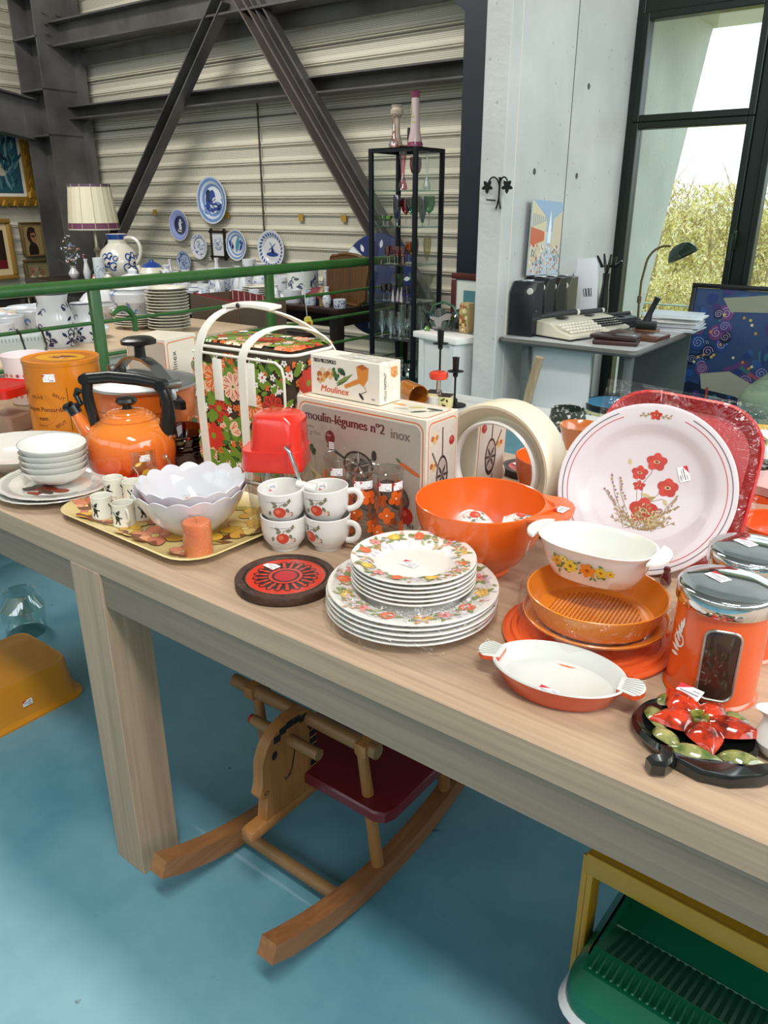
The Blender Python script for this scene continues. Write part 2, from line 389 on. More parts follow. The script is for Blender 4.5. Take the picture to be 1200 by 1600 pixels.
for z in (1.36, 2.0, 2.42): w.box((-5, 4.877, z), (6.2, .004, .008), mat('#3a3833'))
w.box((-5.0, 4.872, 1.4), (.014, .006, 1.4), mat('#3a3833'))
for px, py in ((242, 332), (355, 336), (470, 340), (537, 341)):
    q = onY(px, py, 4.878); w.box(q, (.052, .004, .052), mat('#b08c3a'))
struct(w, 'wall_back', 'cream ribbed and perforated metal cladding wall with plates hung on it')
w = cladding(-9.0, 4.95, 5.0, tr(-8.2, 0, 0) @ rzm(PI/2)); struct(w, 'wall_left', 'cream ribbed metal cladding wall hung with paintings')
# steel frame
def isec(mb, a, b, w_, d_, m, up=(0, 0, 1), t=.014):
    a, b = Vector(a), Vector(b); ax = (b-a).normalized(); u = Vector(up); u = (u-ax*u.dot(ax)).normalized(); s_ = ax.cross(u)
    L = (b-a).length; R = Matrix((s_, u, ax)).transposed().to_4x4(); M = Matrix.Translation(a) @ R
    mb.box((0, d_/2-t/2, L/2), (w_, t, L), m, M=M); mb.box((0, -d_/2+t/2, L/2), (w_, t, L), m, M=M); mb.box((0, 0, L/2), (t*.8, d_-2*t, L), m, M=M)
def chan(mb, a, b, h, dpt, m, t=.012):
    a, b = Vector(a), Vector(b); ax = (b-a).normalized(); u = Vector((0, 0, 1)); u = (u-ax*u.dot(ax)).normalized(); s_ = Vector((0, 1, 0)); s_ = (s_-ax*s_.dot(ax)-u*s_.dot(u)).normalized()
    R = Matrix((s_, u, ax)).transposed().to_4x4(); M = Matrix.Translation(a) @ R; L = (b-a).length
    mb.box((0, h/2, L/2), (dpt, t, L), m, M=M); mb.box((0, -h/2, L/2), (dpt, t, L), m, M=M); mb.box((dpt/2-t/2, 0, L/2), (t, h, L), m, M=M)
mb = MB(); isec(mb, (-7.5, 4.6, 0), (-7.5, 4.6, 5), .34, .4, STEEL, up=(1, .0, 0), t=.02)
for z in (1.95, 2.33, 2.75, 3.1): mb.box((-7.5, 4.6, z), (.4, .34, .015), STEEL, M=None)
mb.box((-7.27, 4.8, 2.5), (.12, .06, 5), STEEL)
for z in (2.7, 2.78, 2.86, 2.94):
    for y in (-.07, .07): mb.lathe([(.0, .016), (.014, .016), (.017, 0)], STEEL, 6, tr(-7.29, 4.6+y, z) @ ry(PI/2))
struct(mb, 'steel_column', 'grey steel corner column behind the table lamp')
mb = MB(); isec(mb, (-7.9, 1.4, 2.62), (-7.7, 4.5, 2.1), .2, .36, STEEL); struct(mb, 'steel_rafter', 'grey steel beam running left from the corner column')
mb = MB(); chan(mb, (-7.5, 4.72, 2.15), (-1.9, 4.72, 2.13), .1, .16, STEEL); struct(mb, 'steel_rail_beam', 'grey horizontal steel beam halfway up the cladding')
mb = MB(); isec(mb, (-7.5, 4.66, 2.78), (-1.9, 4.66, 2.72), .2, .2, STEEL); mb.box((-4.7, 4.82, 2.6), (5.6, .04, .1), STEEL); struct(mb, 'steel_top_beam', 'upper grey steel beam crossing the cladding')
mb = MB(); ap = onY(360, -6, 4.6); bl = Vector((-7.75, 4.6, .02)); a = ap+Vector((-.08, 0, 0))
dv = (bl-a).normalized(); chan(mb, a, bl, .1, .1, STEEL)
struct(mb, 'steel_brace', 'grey diagonal steel brace sloping down to the left')
mb = MB(); br = Vector((-2.72, 4.6, .02)); chan(mb, ap+Vector((.09, 0, 0)), br, .07, .1, mat('#6b625c', .4, .3)); chan(mb, ap+Vector((.2, .02, .02)), br+Vector((.11, .02, 0)), .06, .08, STEEL)
struct(mb, 'steel_brace', 'double grey diagonal steel brace sloping down to the right')
mb = MB(); mb.box(ap+Vector((.05, .04, .06)), (.46, .015, .3), STEEL)
for dx in (-.13, -.07, .14, .2): mb.lathe([(0, .016), (.014, .016), (.017, 0)], STEEL, 6, tr(ap.x+dx+.05, 4.55, ap.z+.05) @ rx(PI/2))
struct(mb, 'gusset_plate', 'bolted steel plate where the two braces meet')
mb = MB(); isec(mb, (-2.62, 4.55, 0), (-2.62, 4.55, 5), .3, .3, NAVY, up=(1, 0, 0), t=.03); mb.box((-2.62, 4.4, 2.5), (.3, .02, 5), NAVY)
mb.prism([(-3.4, 3.0), (-2.55, 3.0), (-2.55, 2.2), (-2.75, 2.35), (-3.1, 2.62)], -4.5, -4.42, NAVY, M=Matrix(((1,0,0,0),(0,0,-1,0),(0,1,0,0),(0,0,0,1))))
struct(mb, 'steel_column', 'dark navy steel column between the cladding and the concrete wall')
# concrete
def conc_mat():
    m = mat('#d2d3cf', .6, key='conc', bump=.25, bscale=40, noise=('#b9bcb8', 2.2, .45)); n = m.node_tree.nodes; l = m.node_tree.links; b = n['Principled BSDF']
    tc = n.new('ShaderNodeTexCoord'); v = n.new('ShaderNodeTexVoronoi'); v.inputs['Scale'].default_value = 13; l.new(tc.outputs['Object'], v.inputs['Vector'])
    r = n.new('ShaderNodeValToRGB'); r.color_ramp.elements[0].position = .07; r.color_ramp.elements[1].position = .1; r.color_ramp.elements[0].color = lin('#70706c'); r.color_ramp.elements[1].color = (1, 1, 1, 1)
    l.new(v.outputs['Distance'], r.inputs[0]); src = b.inputs['Base Color'].links[0].from_socket; mx = n.new('ShaderNodeMixRGB'); mx.blend_type = 'MULTIPLY'; mx.inputs[0].default_value = .35
    l.new(src, mx.inputs[1]); l.new(r.outputs[0], mx.inputs[2]); l.new(mx.outputs[0], b.inputs['Base Color']); return m
CO = conc_mat(); HOLE = mat('#4a4c4a', .8)
mb = MB(); mb.box((-1.893, 4.0, 2.0), (.126, 1.46, 4.0), CO, bev=.006, seg=1)
for px, py in ((920, 135), (901, 275), (835, 268)):
    q = onX(px, py, -1.83); mb.lathe([(0, .002), (.012, .002), (.015, 0)], HOLE, 14, tr(*q) @ ry(PI/2))
for Y in (3.9,): mb.box((-1.829, Y, 2.0), (.002, .004, 4.0), HOLE)
mb.box((-1.83, 3.36, 2), (.003, .008, 4), mat('#d9d3c2'))
struct(mb, 'wall_right', 'pale concrete wall end beside the desk')
mb = MB(); mb.box((.5, 4.9, 3.2), (4.8, .5, 1.6), CO); mb.box((.5, 4.0, 4.05), (4.8, 1.5, .1), CO); mb.box((.6, 4.62, .06), (4.8, .3, .16), CO)
struct(mb, 'wall_window', 'pale concrete lintel and sill around the window')
# far sides of the hall, with the high glazing that lights it
mb = MB(); mb.box((-2.4, .6, 5.05), (12.6, 9.4, .1), mat('#8d8b85', .7)); struct(mb, 'ceiling', 'grey hall roof')
mb = MB(); WW = mat('#b5b2a8', .7); mb.box((-2.4, -3.7, 1.3), (12.6, .1, 2.6), WW); mb.box((-2.4, -3.7, 4.75), (12.6, .1, .6), WW)
for x in (-8.2, -5, -2, 1, 3.8): mb.box((x, -3.7, 3.5), (.25, .12, 1.9), WW)
struct(mb, 'wall_front', 'hall wall with high glazing')
mb = MB(); mb.box((3.9, .6, 1.2), (.1, 9.0, 2.4), WW); mb.box((3.9, .6, 4.75), (.1, 9.0, .6), WW); struct(mb, 'wall_far_right', 'hall side wall with high glazing')
# window
WG = mat('#0c1c14', .4, .2)
def bar(mb, x0, z0, x1, z1, y0=4.62, y1=4.7, m=WG, bev=.004): mb.box(((x0+x1)/2, (y0+y1)/2, (z0+z1)/2), (x1-x0, y1-y0, z1-z0), m, bev=bev, seg=1)
win = thing('window_1', 'tall dark green framed window onto yellow shrubs', 'window', (0, 0, 0)); win['kind'] = 'structure'; del win['category']
mb = MB(); bar(mb, -1.86, .14, -1.79, 2.4); bar(mb, -1.79, 2.28, 2.4, 2.4); bar(mb, -1.79, .14, 2.4, .2); bar(mb, -1.155, .14, -1.09, 2.4)
bar(mb, .2, .14, .26, 2.4); mb.build('window_frame', win)
panes = MB()
for x0, x1 in ((-1.79, -1.155), (-1.09, .2), (.26, 1.6)):
    for z0, z1 in ((.2, .62), (.62, 1.76), (1.76, 2.28)):
        s_ = MB(); w_ = .035
        bar(s_, x0, z0, x0+w_, z1, 4.6, 4.68); bar(s_, x1-w_, z0, x1, z1, 4.6, 4.68); bar(s_, x0+w_, z0, x1-w_, z0+w_, 4.6, 4.68); bar(s_, x0+w_, z1-w_, x1-w_, z1, 4.6, 4.68)
        o = s_.build('sash', win); g = MB(); g.box(((x0+x1)/2, 4.65, (z0+z1)/2), (x1-x0-2*w_, .006, z1-z0-2*w_), glass('#f6fbfa', .03)); g.build('pane', o)
mb = MB(); q = onY(1147, 375, 4.59); mb.box(q, (.022, .02, .1), mat('#2b3b33', .3, .6), bev=.004); mb.tube([q+Vector((0, -.012, .03)), q+Vector((0, -.05, .03)), q+Vector((0, -.055, -.1))], .007, mat('#2b3b33', .3, .6)); mb.build('window_handle', win)
# outside
mb = MB(); mb.surf(lambda u, v: (-30+60*u, 4.95+55*v, -.5+.35*math.sin(u*9+v*5)*v+v*1.2), 30, 30, mat('#8f9a55', .9, noise=('#c2b878', 1.2, .4))); struct(mb, 'ground', 'grassy ground outside the window')
mb = MB()
mb.prism([(4.72, -.5), (4.86, -.5), (5.12, .38), (5.9, 2.35), (5.98, 2.5), (4.72, 2.5)], -1.97, -1.83, CO, M=Matrix(((0,0,1,0),(1,0,0,0),(0,1,0,0),(0,0,0,1))))
mb.box((.3, 5.35, 2.62), (4.4, 1.3, .4), CO); 
struct(mb, 'outer_wall', 'weathered concrete fin seen through the window')
mb = MB(); q0 = onY(1000, 657, 9); 
for k in range(9): mb.tube([(-4+k, 9, -.5), (-4+k, 9, .35)], .015, mat('#9aa39c', .4, .6), 6)
for z in (.0, .3): mb.tube([(-4, 9, z), (4, 9, z)], .012, mat('#9aa39c', .4, .6), 6)
struct(mb, 'wire_fence', 'thin wire fence in the grass outside')
def shrub(seed, n, w_, h_, cols):
    rnd = random.Random(seed); mb = MB(); V = []; 
    ms = [mat(c, .8) for c in cols]; tw = mat('#a89468', .8)
    for k in range(26):
        a = rnd.uniform(-1, 1)*w_*.5; b = rnd.uniform(-.7, .7); t = rnd.uniform(.75, 1.12)*h_*(1-.25*abs(a)/w_)
        pts = [(a, b, 0), (a+rnd.uniform(-.2, .2), b, t*.4), (a+rnd.uniform(-.6, .6), b+rnd.uniform(-.3, .3), t)]
        mb.tube(pts, [.03, .02, .006], tw, 4)
        for j in range(7):
            s0 = rnd.uniform(.3, .95); p = Vector(pts[1]).lerp(Vector(pts[2]), s0); q = p+Vector((rnd.uniform(-.7, .7), rnd.uniform(-.4, .4), rnd.uniform(.2, .7))); mb.tube([p, q], [.009, .003], tw, 3)
    for m_ in ms:
        v = []; f = []
        for k in range(n//len(ms)):
            x = rnd.gauss(0, .33)*w_; z = h_*(1-rnd.random()**1.3)*(.98+.12*math.sin(x*2.3+seed)); p = Vector((x, rnd.uniform(-.8, .8), z*(1-.2*min(1, abs(x)/w_))))
            d = Vector((rnd.gauss(0, 1), rnd.gauss(0, 1), rnd.gauss(0, 1)+.6)).normalized()*rnd.uniform(.04, .11); e = Vector((rnd.gauss(0, 1), rnd.gauss(0, 1), rnd.gauss(0, 1))).cross(d).normalized()*rnd.uniform(.008, .022)
            b = len(v); v += [p-e, p+e, p+d]; f.append([b, b+1, b+2])
        mb.add(v, f, m_)
    return mb
YC = ['#eadf9f', '#dccb7c', '#cbc872', '#f3ebc0']
big = MB()
for i, (x, y, z, s_, sd) in enumerate(((-3.6, 13, -.5, 1.0, 1), (-1.8, 12.5, -.5, 1.05, 2), (.4, 13, -.5, 1.0, 3), (-2.9, 11, -.5, .5, 4), (-5.6, 14, -.5, 1.1, 5), (2.4, 13.5, -.5, 1.02, 6), (-.6, 11.5, -.5, .5, 7))):
    o = shrub(sd, 9000, 3.0, 1.95, YC); M = tr(x, y, z) @ Matrix.Diagonal((s_, 1, s_, 1))
    for m_ in o.ms:
        i_ = o.ms.index(m_); big.add([M @ v for v in o.v] if i_ == 0 else [], [], m_)
    if 1:
        base = len(big.v)-len(o.v); big.f += [[a+base for a in f] for f in o.f]; big.mi += [big.ms.index(o.ms[k]) for k in o.mi]
big.build('willow_thicket', label='straw-yellow leafless willow thicket filling the view outside the window', cat='shrubs', kind='stuff')
# ================================================================ THE DISPLAY TABLE
T = .76
WT = ('#9f8770', '#c2a78b')
OAK = wood(*WT, axis=0); OAKz = wood(*WT, axis=2); OAKshade = wood('#7b6b5c', '#94836f', axis=0)  # apron wood: same oak, its weaker light put into a darker, greyer colour
tb = thing('display_table', 'long pale oak table covered with orange and white kitchenware', 'table', (0, 0, 0))
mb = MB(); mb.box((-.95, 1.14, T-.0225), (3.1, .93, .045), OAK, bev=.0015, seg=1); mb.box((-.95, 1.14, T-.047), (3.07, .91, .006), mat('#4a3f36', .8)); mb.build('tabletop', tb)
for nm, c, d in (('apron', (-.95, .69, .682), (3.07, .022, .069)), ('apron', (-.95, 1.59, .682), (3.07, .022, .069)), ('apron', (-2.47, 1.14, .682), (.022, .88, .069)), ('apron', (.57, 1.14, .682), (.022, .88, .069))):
    mb = MB(); mb.box(c, d, OAKshade, bev=.001, seg=1); mb.build(nm, tb)
for x, y in ((-1.207, .721), (-1.207, 1.555), (.53, .721), (.53, 1.555), (-2.42, 1.555)):
    mb = MB(); mb.box((x, y, .358), (.092, .094, .716), OAKz, bev=.0012, seg=1); mb.build('leg', tb)
# ================================================================ THINGS ON THE TABLE, front row first
ORG = mat('#e4531c', .25, coat=.3); RED = mat('#d3241a', .25, coat=.3); WHT = mat('#e2dfd9', .18, coat=.4); CER = mat('#e0ddd5', .15, coat=.5)
CHR = mat('#d9dcde', .08, 1); BLK = mat('#141414', .3); FILM = glass('#ffffff', .05, .08, 1.0, 30); CLEAR = glass('#f4faf8', .05)
INK = mat('#262626', .5); GREY = mat('#8c8c86', .4)
def C_(s, r=.4): return mat(s, r)
def soft(P, k=0): return P
# ---- stack of fruit-bordered plates
def fruit_border(mb, top, r0, r1, n, seed):
    rnd = random.Random(seed); p = Pt(mb, dish(top)); rm = (r0+r1)/2; dr = (r1-r0)/2
    sp = C_('#c9b8c8'), C_('#a5ab7f'), C_('#c9a07a'), C_('#8f9468'), C_('#d9c3cf'), C_('#b98a63')
    for k in range(int(n*14)):
        a = rnd.uniform(0, 2*PI); r = rnd.uniform(r0+.003, r1-.005); p.leaf(r*math.cos(a), r*math.sin(a), rnd.uniform(.007, .013), .005, rnd.uniform(0, 6.3), rnd.choice(sp))
    for k in range(n):
        a = 2*PI*k/n+rnd.uniform(-.12, .12); x, y = rm*math.cos(a), rm*math.sin(a); q = dr*.62
        for j in range(3): p.leaf(x, y, q*1.9, q*.7, a+rnd.uniform(-1, 1)+PI/2*(1 if j % 2 else -1), C_('#7f8a56'))
        t = k % 3
        if t == 0: p.disk(x, y, q, C_('#d9643f'), 14, .85, a); p.disk(x-.2*q, y+.2*q, q*.4, C_('#ea8a5c'), 8)
        elif t == 1: p.disk(x, y, q*.85, C_('#dfb24a'), 12); p.disk(x+q*.7*math.cos(a+1.5), y+q*.7*math.sin(a+1.5), q*.55, C_('#d8a548'), 10); p.disk(x-.2*q, y, q*.35, C_('#ecce72'), 8)
        else:
            p.flower(x, y, q*1.0, 5, C_('#d98d8a'), C_('#b9564e'), rnd.random())
    return p
base = onz(641, 955, T); BP = Vector((base.x, base.y, T))
topD, profD = plate_profs(.127, .016); topS, profS = plate_profs(.093, .014)
mb = MB(); mb.lathe(profD, CER, 64); fruit_border(mb, topD, .083, .124, 15, 3)
pl0 = mb.build('dinner_plate', loc=BP, label='fruit-bordered dinner plate, lowest of the large plates in the wrapped stack', cat='plate', group='large fruit-bordered plates')
nm = ['second from the bottom', 'third from the bottom', 'fourth from the bottom', 'topmost, directly under the small plates']
for k in range(4): dup(pl0, BP+Vector((.002*(k % 2), .001*k, .0075*(k+1))), rz=.4*k, label='fruit-bordered large plate in the wrapped stack, %s' % nm[k])
q = BP+Vector((-.004, .012, .0375)); mb = MB(); mb.lathe(profS, CER, 56); fruit_border(mb, topS, .06, .091, 12, 5)
ps0 = mb.build('side_plate', loc=q, label='small fruit-bordered plate lying directly on the large plates', cat='plate', group='small fruit-bordered plates')
nm = ['second', 'third', 'fourth', 'fifth', 'sixth and topmost']
for k in range(5):
    o = dup(ps0, q+Vector((.001*(k % 2), 0, .0068*(k+1))), rz=.5*k, label='small fruit-bordered plate, %s up in the wrapped stack' % nm[k])
o['label'] = 'topmost small fruit-bordered plate with a price sticker in its middle'
sticker(o, dish(topS), -.005, .005, .026, .2-.5*4-.2)
mb = MB(); mb.surf(lambda u, v: (lambda a, r: ((.1315-.024*v*v+.001*math.sin(a*23+v*9))*math.cos(a), (.1315-.024*v*v+.001*math.sin(a*17))*math.sin(a), .004+.06*v+.002*math.sin(a*13)))(2*PI*u, v), 96, 8, FILM)
mb.build('plastic_wrap', pl0)

# ---- round pot stand with folk tile
p0 = onz(447, 912, T); t = thing('trivet', 'round dark wooden pot stand with red and black flower tile', 'trivet', (p0.x, p0.y, T), .2)
mb = MB(); mb.lathe([(0, 0), (.079, 0), (.082, .003), (.082, .013), (.08, .016), (.069, .016), (.067, .013), (0, .013)], mat('#4a2d1c', .5, noise=('#2e1a10', 25, .4), bump=.3), 56); mb.build('rim', t)
mb = MB(); mb.lathe([(0, .0136), (.0662, .0136)], C_('#1c1410', .3), 56); p = Pt(mb, lambda u, v, h: Vector((u, v, .0136+h)))
R_, K_ = mat('#c8311c', .25, coat=.3), mat('#1a1210', .3, coat=.3)
p.disk(0, 0, .064, R_, 48); p.disk(0, 0, .0475, K_, 48)
for k in range(20):
    a = 2*PI*k/20; p.disk(.0475*math.cos(a), .0475*math.sin(a), .0062, K_, 10); p.disk(.0475*math.cos(a), .0475*math.sin(a), .0036, R_, 8)
    p.ell(.0365*math.cos(a), .0365*math.sin(a), .0085, .0028, a, R_, 10)
p.disk(0, 0, .029, K_, 40); p.disk(0, 0, .0275, R_, 40); p.disk(0, 0, .0225, K_, 36); p.disk(0, 0, .0185, mat('#b3202a', .3), 30)
p.ring(0, 0, .0648, .0016, C_('#2f3d2c'), 48)
o = mb.build('tile', t); sticker(t, lambda u, v, h: Vector((u, v, .0136+h)), -.04, .02, .026, -.3, .0016)

# ---- red bowl with spout and grip holding two little cups
p0 = onz(746, 886, T); t = thing('mixing_bowl', 'orange plastic mixing bowl with pouring lip and side grip', 'bowl', (p0.x, p0.y, T), .25)
out = [(0, 0), (.052, 0), (.054, .004), (.053, .01), (.075, .028), (.094, .06), (.104, .095), (.108, .124)]
def spout(a, r, z):
    k = max(0, (z-.03)/.095); d = abs(((a-PI+PI) % (2*PI))-PI); return (1+.16*k*k*math.exp(-(d/.2)**2), .006*k*math.exp(-(d/.25)**2))
prof = vessel(out, .003); OP = mat('#e5631f', .22, coat=.4)
mb = MB(); mb.lathe(prof, OP, 72, fn=lambda a, r, z: spout(a-PI+PI+PI if False else (a+PI) % (2*PI), r, z)); mb.build('bowl_body', t)
mb = MB(); P = [(.104*math.cos(a), .104*math.sin(a)) for a in [-.62+1.24*i/12 for i in range(13)]]
Q = [(.150, .036), (.146, .045), (.135, .052)] ; P2 = P[::1]+[(.125, .058), (.142, .04), (.15, .02), (.152, 0), (.15, -.02), (.142, -.04), (.125, -.058)]
mb.prism(P2, .1205, .1245, OP); mb.build('grip', t); sticker(t, lambda u, v, h: Vector((u, v, .1245+h)), .132, .0, .026, 1.3)
# mugs: shared design of a cup with apple band
def cup_parts(t, R, H, m=None, deco=True, foot=.6, st=False):
    m = m or WHT; out = [(0, 0), (R*foot, 0), (R*foot, .003), (R*.72, .009), (R*.92, H*.34), (R*.98, H*.6), (R, H)]
    mb = MB(); mb.lathe(vessel(out, .003), m, 40)
    if deco:
        for a0 in (-PI/2-.35, PI/2+.3):
            p = Pt(mb, wrap(out, a0, R)); p.rect(-.023, H*.8, .023, H*.815, C_('#8a8a80'), 5); p.rect(-.02, H*.31, .025, H*.32, C_('#8a8a80'), 5)
            for x, y, rr in ((-.012, H*.66, .4), (-.004, H*.74, 2.6), (.006, H*.7, .3), (.012, H*.62, 5.2), (.016, H*.74, 1.2), (-.017, H*.55, 4.4), (.02, H*.5, 5.0)): p.leaf(x, y, .011, .006, rr, C_('#7c7a62'))
            p.disk(0, H*.5, .0115, mat('#cc4a38', .3), 14, .9); p.disk(-.003, H*.53, .005, mat('#e27a5e', .3), 8)
            p.stroke([(0, H*.62), (.002, H*.72), (.012, H*.78)], .0012, C_('#6a5a44')); p.flower(.018, H*.42, .005, 5, C_('#e3b9a9'), None)
    mb.build('cup_body', t)
    hb = MB(); hb.tube(bez((R*.97, 0, H*.82), (R*1.62, 0, H*.98), (R*1.7, 0, H*.3), (R*.9, 0, H*.3), 14), .0042, m, 10, flat=1.35); hb.build('handle', t); return out
CM = []
def apple_cup(loc, rz, label, rot=None, R=.0415, H=.063):
    global CM
    if not CM:
        t = thing('apple_cup', label, 'cup', loc, rz, 'white cups with a red apple band'); cup_parts(t, R, H); CM.append(t); return t
    return dup(CM[0], loc, rz, label, rot=rot)
for (px, py, rz, lb1, lb2, st) in ((446, 853, .25, 'lower left cup of the two stacked pairs, white with apple band', 'upper left cup of the stacked pairs, tilted in the cup below', 1), (513, 853, -.5, 'lower right cup of the stacked pairs, its handle turned to the front', 'upper right cup of the stacked pairs, beside the orange flower glasses', 0)):
    p0 = onz(px, py, T); c1 = apple_cup(Vector((p0.x, p0.y, T)), facing(p0)+rz, lb1); c2 = apple_cup(Vector((p0.x, p0.y, T+.052)), None, lb2, rot=(.05 if st else 0, -.05, facing(p0)+rz*.4+.1))
    R = .0415; sticker(c2, lambda u, v, h: Vector(((R-.004)*math.cos(PI/2+.25+u/R), (R-.004)*math.sin(PI/2+.25+u/R), v))*1.0, 0, .05, .02, PI, 0)
q = Vector((t.location.x, t.location.y, 0))
c = apple_cup(Vector((q.x-.022, q.y-.008, T+.085)), None, 'small white apple cup lying on its side in the orange bowl, left one', rot=(PI/2+.35, .2, 1.1)); c.scale = (.85,)*3
c = apple_cup(Vector((q.x+.04, q.y+.0, T+.083)), None, 'small white apple cup lying on its side in the orange bowl, right one', rot=(PI/2+.2, .3, 2.0)); c.scale = (.8,)*3
c = apple_cup(Vector((q.x+.0, q.y+.03, T+.04)), None, 'small white apple cup underneath the others in the orange bowl', rot=(.3, 1.9, .4)); c.scale = (.8,)*3

# ---- tall glasses with orange flowers
def flower_glass():
    t = thing('flower_glass', 'x', 'glass', (0, 0, 0), 0, 'clear tumblers printed with orange flowers'); R, H = .0315, .135
    out = [(0, 0), (R-.002, 0), (R-.001, .003), (R, H)]; mb = MB()
    mb.lathe([(0, .001), (R-.002, 0), (R-.001, .002), (R, H)], glass('#f4f6f5', .09), 40)
    mb.lathe([(R-.001, H-.001), (R+.0006, H), (R-.0005, H+.0012), (R-.0018, H)], glass('#e6ebe9', .25), 40); mb.lathe([(0, .011), (R-.003, .0115), (R-.001, .004), (0, .003)], glass('#f0f3f1', .12), 40)
    mb.build('glass_body', t); mb = MB(); p = Pt(mb, wrap(out, -PI/2, R)); O = mat('#e0651f', .4)
    rnd = random.Random(4)
    for k in range(11):
        u = -.099+.018*k; v = (.028, .062, .09)[k % 3]+rnd.uniform(-.004, .004); n = 4
        for j in range(n): a = .4*k+2*PI*j/n; p.ell(u+.0078*math.cos(a), v+.0078*math.sin(a), .0078, .0068, a, O, 10)
        p.disk(u, v, .0022, C_('#f3ddc8'), 8)
    p.n = 0; mb.build('flower_print', t); return t
g0 = flower_glass(); LBs = ('clear glass with orange flowers standing behind the other two', 'clear glass with orange flowers in the middle, sticker on front', 'clear glass with orange flowers at the right, closest to the red bowl')
for i, (px, py) in enumerate(((531, 815), (566, 838), (603, 842))):
    p0 = onz(px, py, T); L = Vector((p0.x, p0.y, T)); c = g0 if i == 0 else copy_tree(g0); c.location = L; c.rotation_euler = (0, 0, facing(p0)+(0, .4, .9)[i]); c['label'] = LBs[i]
    sticker(c, wrap([(.0315, 0), (.0315, .14)], -PI/2-(0, .4, .9)[i]*.9, .0315), -.004, .112, .022, 0)

# ---- oval gratin dish
p0 = onz(862, 1082, T); t = thing('gratin_dish', 'oval white enamelled gratin dish with orange outside and two shell handles', 'dish', (p0.x+.002, p0.y+.01, T), .16)
mb = MB(); A_, B_ = 1.0, .68; out = [(0, 0), (.062, 0), (.07, .006), (.084, .03)]
mb.lathe(out+[(.0855, .032)], mat('#cf4a20', .25, coat=.4), 56, sx=A_, sy=B_); mb.lathe([(.0855, .032), (.084, .034), (.081, .032), (.069, .013), (.058, .0095), (0, .009)], mat('#d2d3cd', .3, coat=.15), 56, sx=A_, sy=B_); mb.build('dish_body', t)
for s_ in (-1, 1):
    mb = MB(); P = [(s_*.074, -.014)]+[(s_*(.086+.02*math.cos(a)), .021*math.sin(a)) for a in [-1.15+2.3*i/12 for i in range(13)]]+[(s_*.074, .014)]
    if s_ < 0: P = P[::-1]
    mb.prism(P, .027, .033, mat('#cf4a20', .25, coat=.4)); mb.prism([(a, b) for a, b in P], .033, .0345, mat('#d2d3cd', .3, coat=.15), ch=.001)
    p = Pt(mb, lambda u, v, h: Vector((u, v, .0347+h)))
    for k in range(-3, 4): p.stroke([(s_*.08, k*.0035), (s_*.103, k*.0058)], .0014, C_('#b9bab2'))
    mb.build('shell_handle', t, label='ribbed shell-shaped handle')
sticker(t, lambda u, v, h: Vector((u, v, .0095+h)), -.005, -.025, .026, -.2)

# ---- glazed ceramic flower dish
p0 = onz(1079, 1160, T); t = thing('ceramic_flower', 'glazed black ceramic leaf ornament with large red flower', 'ornament', (p0.x, p0.y+.005, T), .1)
KG = mat('#101312', .12, coat=.6); mb = MB(); P = []
for i in range(48):
    a = 2*PI*i/48; r = .064+.004*math.sin(3*a+1); x, y = r*math.cos(a), r*.95*math.sin(a)
    d = abs(a-.0); 
    P.append((x, y))
body = [(0, .0)]+[]
mb.lathe([(0, 0), (.05, 0), (.061, .004), (.065, .012), (.061, .018), (.055, .014), (0, .009)], KG, 48, sx=1.05, sy=.92)
P = [(.03, -.045), (.06, -.04), (.078, -.022), (.1, -.006), (.094, -.022), (.078, -.045), (.05, -.064), (.02, -.07), (-.01, -.062)]
mb.prism(P, .002, .017, KG, ch=.003)
P = [(-.028, -.05), (-.022, -.066), (-.034, -.08), (-.026, -.089), (-.012, -.084), (-.006, -.066), (-.012, -.048)]
mb.prism(P, .004, .02, KG, ch=.004); mb.build('dish_body', t)
def petal3(L, w, h, ww=1.12): return lambda u, v: (lambda k: (u*L, (v-.5)*w*k, h*(1-(2*v-1)**2)*k**.6+.004*math.sin(u*PI)))(max(.02, math.sin(PI*u**.75)))
PR = mat('#c93a1c', .12, coat=.7, noise=('#571208', 48, .18)); PG = mat('#a8a468', .14, coat=.6, noise=('#3f5a24', 60, .3))
for a, L in ((.25, .072), (1.25, .05), (2.5, .066), (3.75, .056), (5.3, .06)):
    mb = MB(); mb.surf(petal3(L, .042, .013), 14, 10, PR, M=tr(.002, .012, .014) @ rzm(a-.15) @ ry(-.08)); mb.build('petal', t)
for x, y, a, L in ((-.055, .02, -1.0, .055), (-.02, -.045, .1, .06), (.03, -.032, .25, .05), (-.05, .03, .8, .045), (.02, .045, .0, .035), (-.04, -.02, -.6, .045)):
    mb = MB(); mb.surf(petal3(L, .024, .006), 12, 8, PG, M=tr(x, y, .013) @ rzm(a)); mb.build('leaf', t)
mb = MB(); mb.lathe([(.013, .014), (.0135, .024), (.01, .029), (.006, .026), (0, .025)], mat('#a39a2c', .15, coat=.6, noise=('#2c3a12', 60, .3)), 20, tr(.002, .012, 0), fn=lambda a, r, z: (1+.08*math.sin(9*a), 0)); mb.build('flower_centre', t)
sticker(t, plane((-.018, .052, .026), (1, -.1, .1), (.1, 1, .5)), 0, 0, .03, -.2)

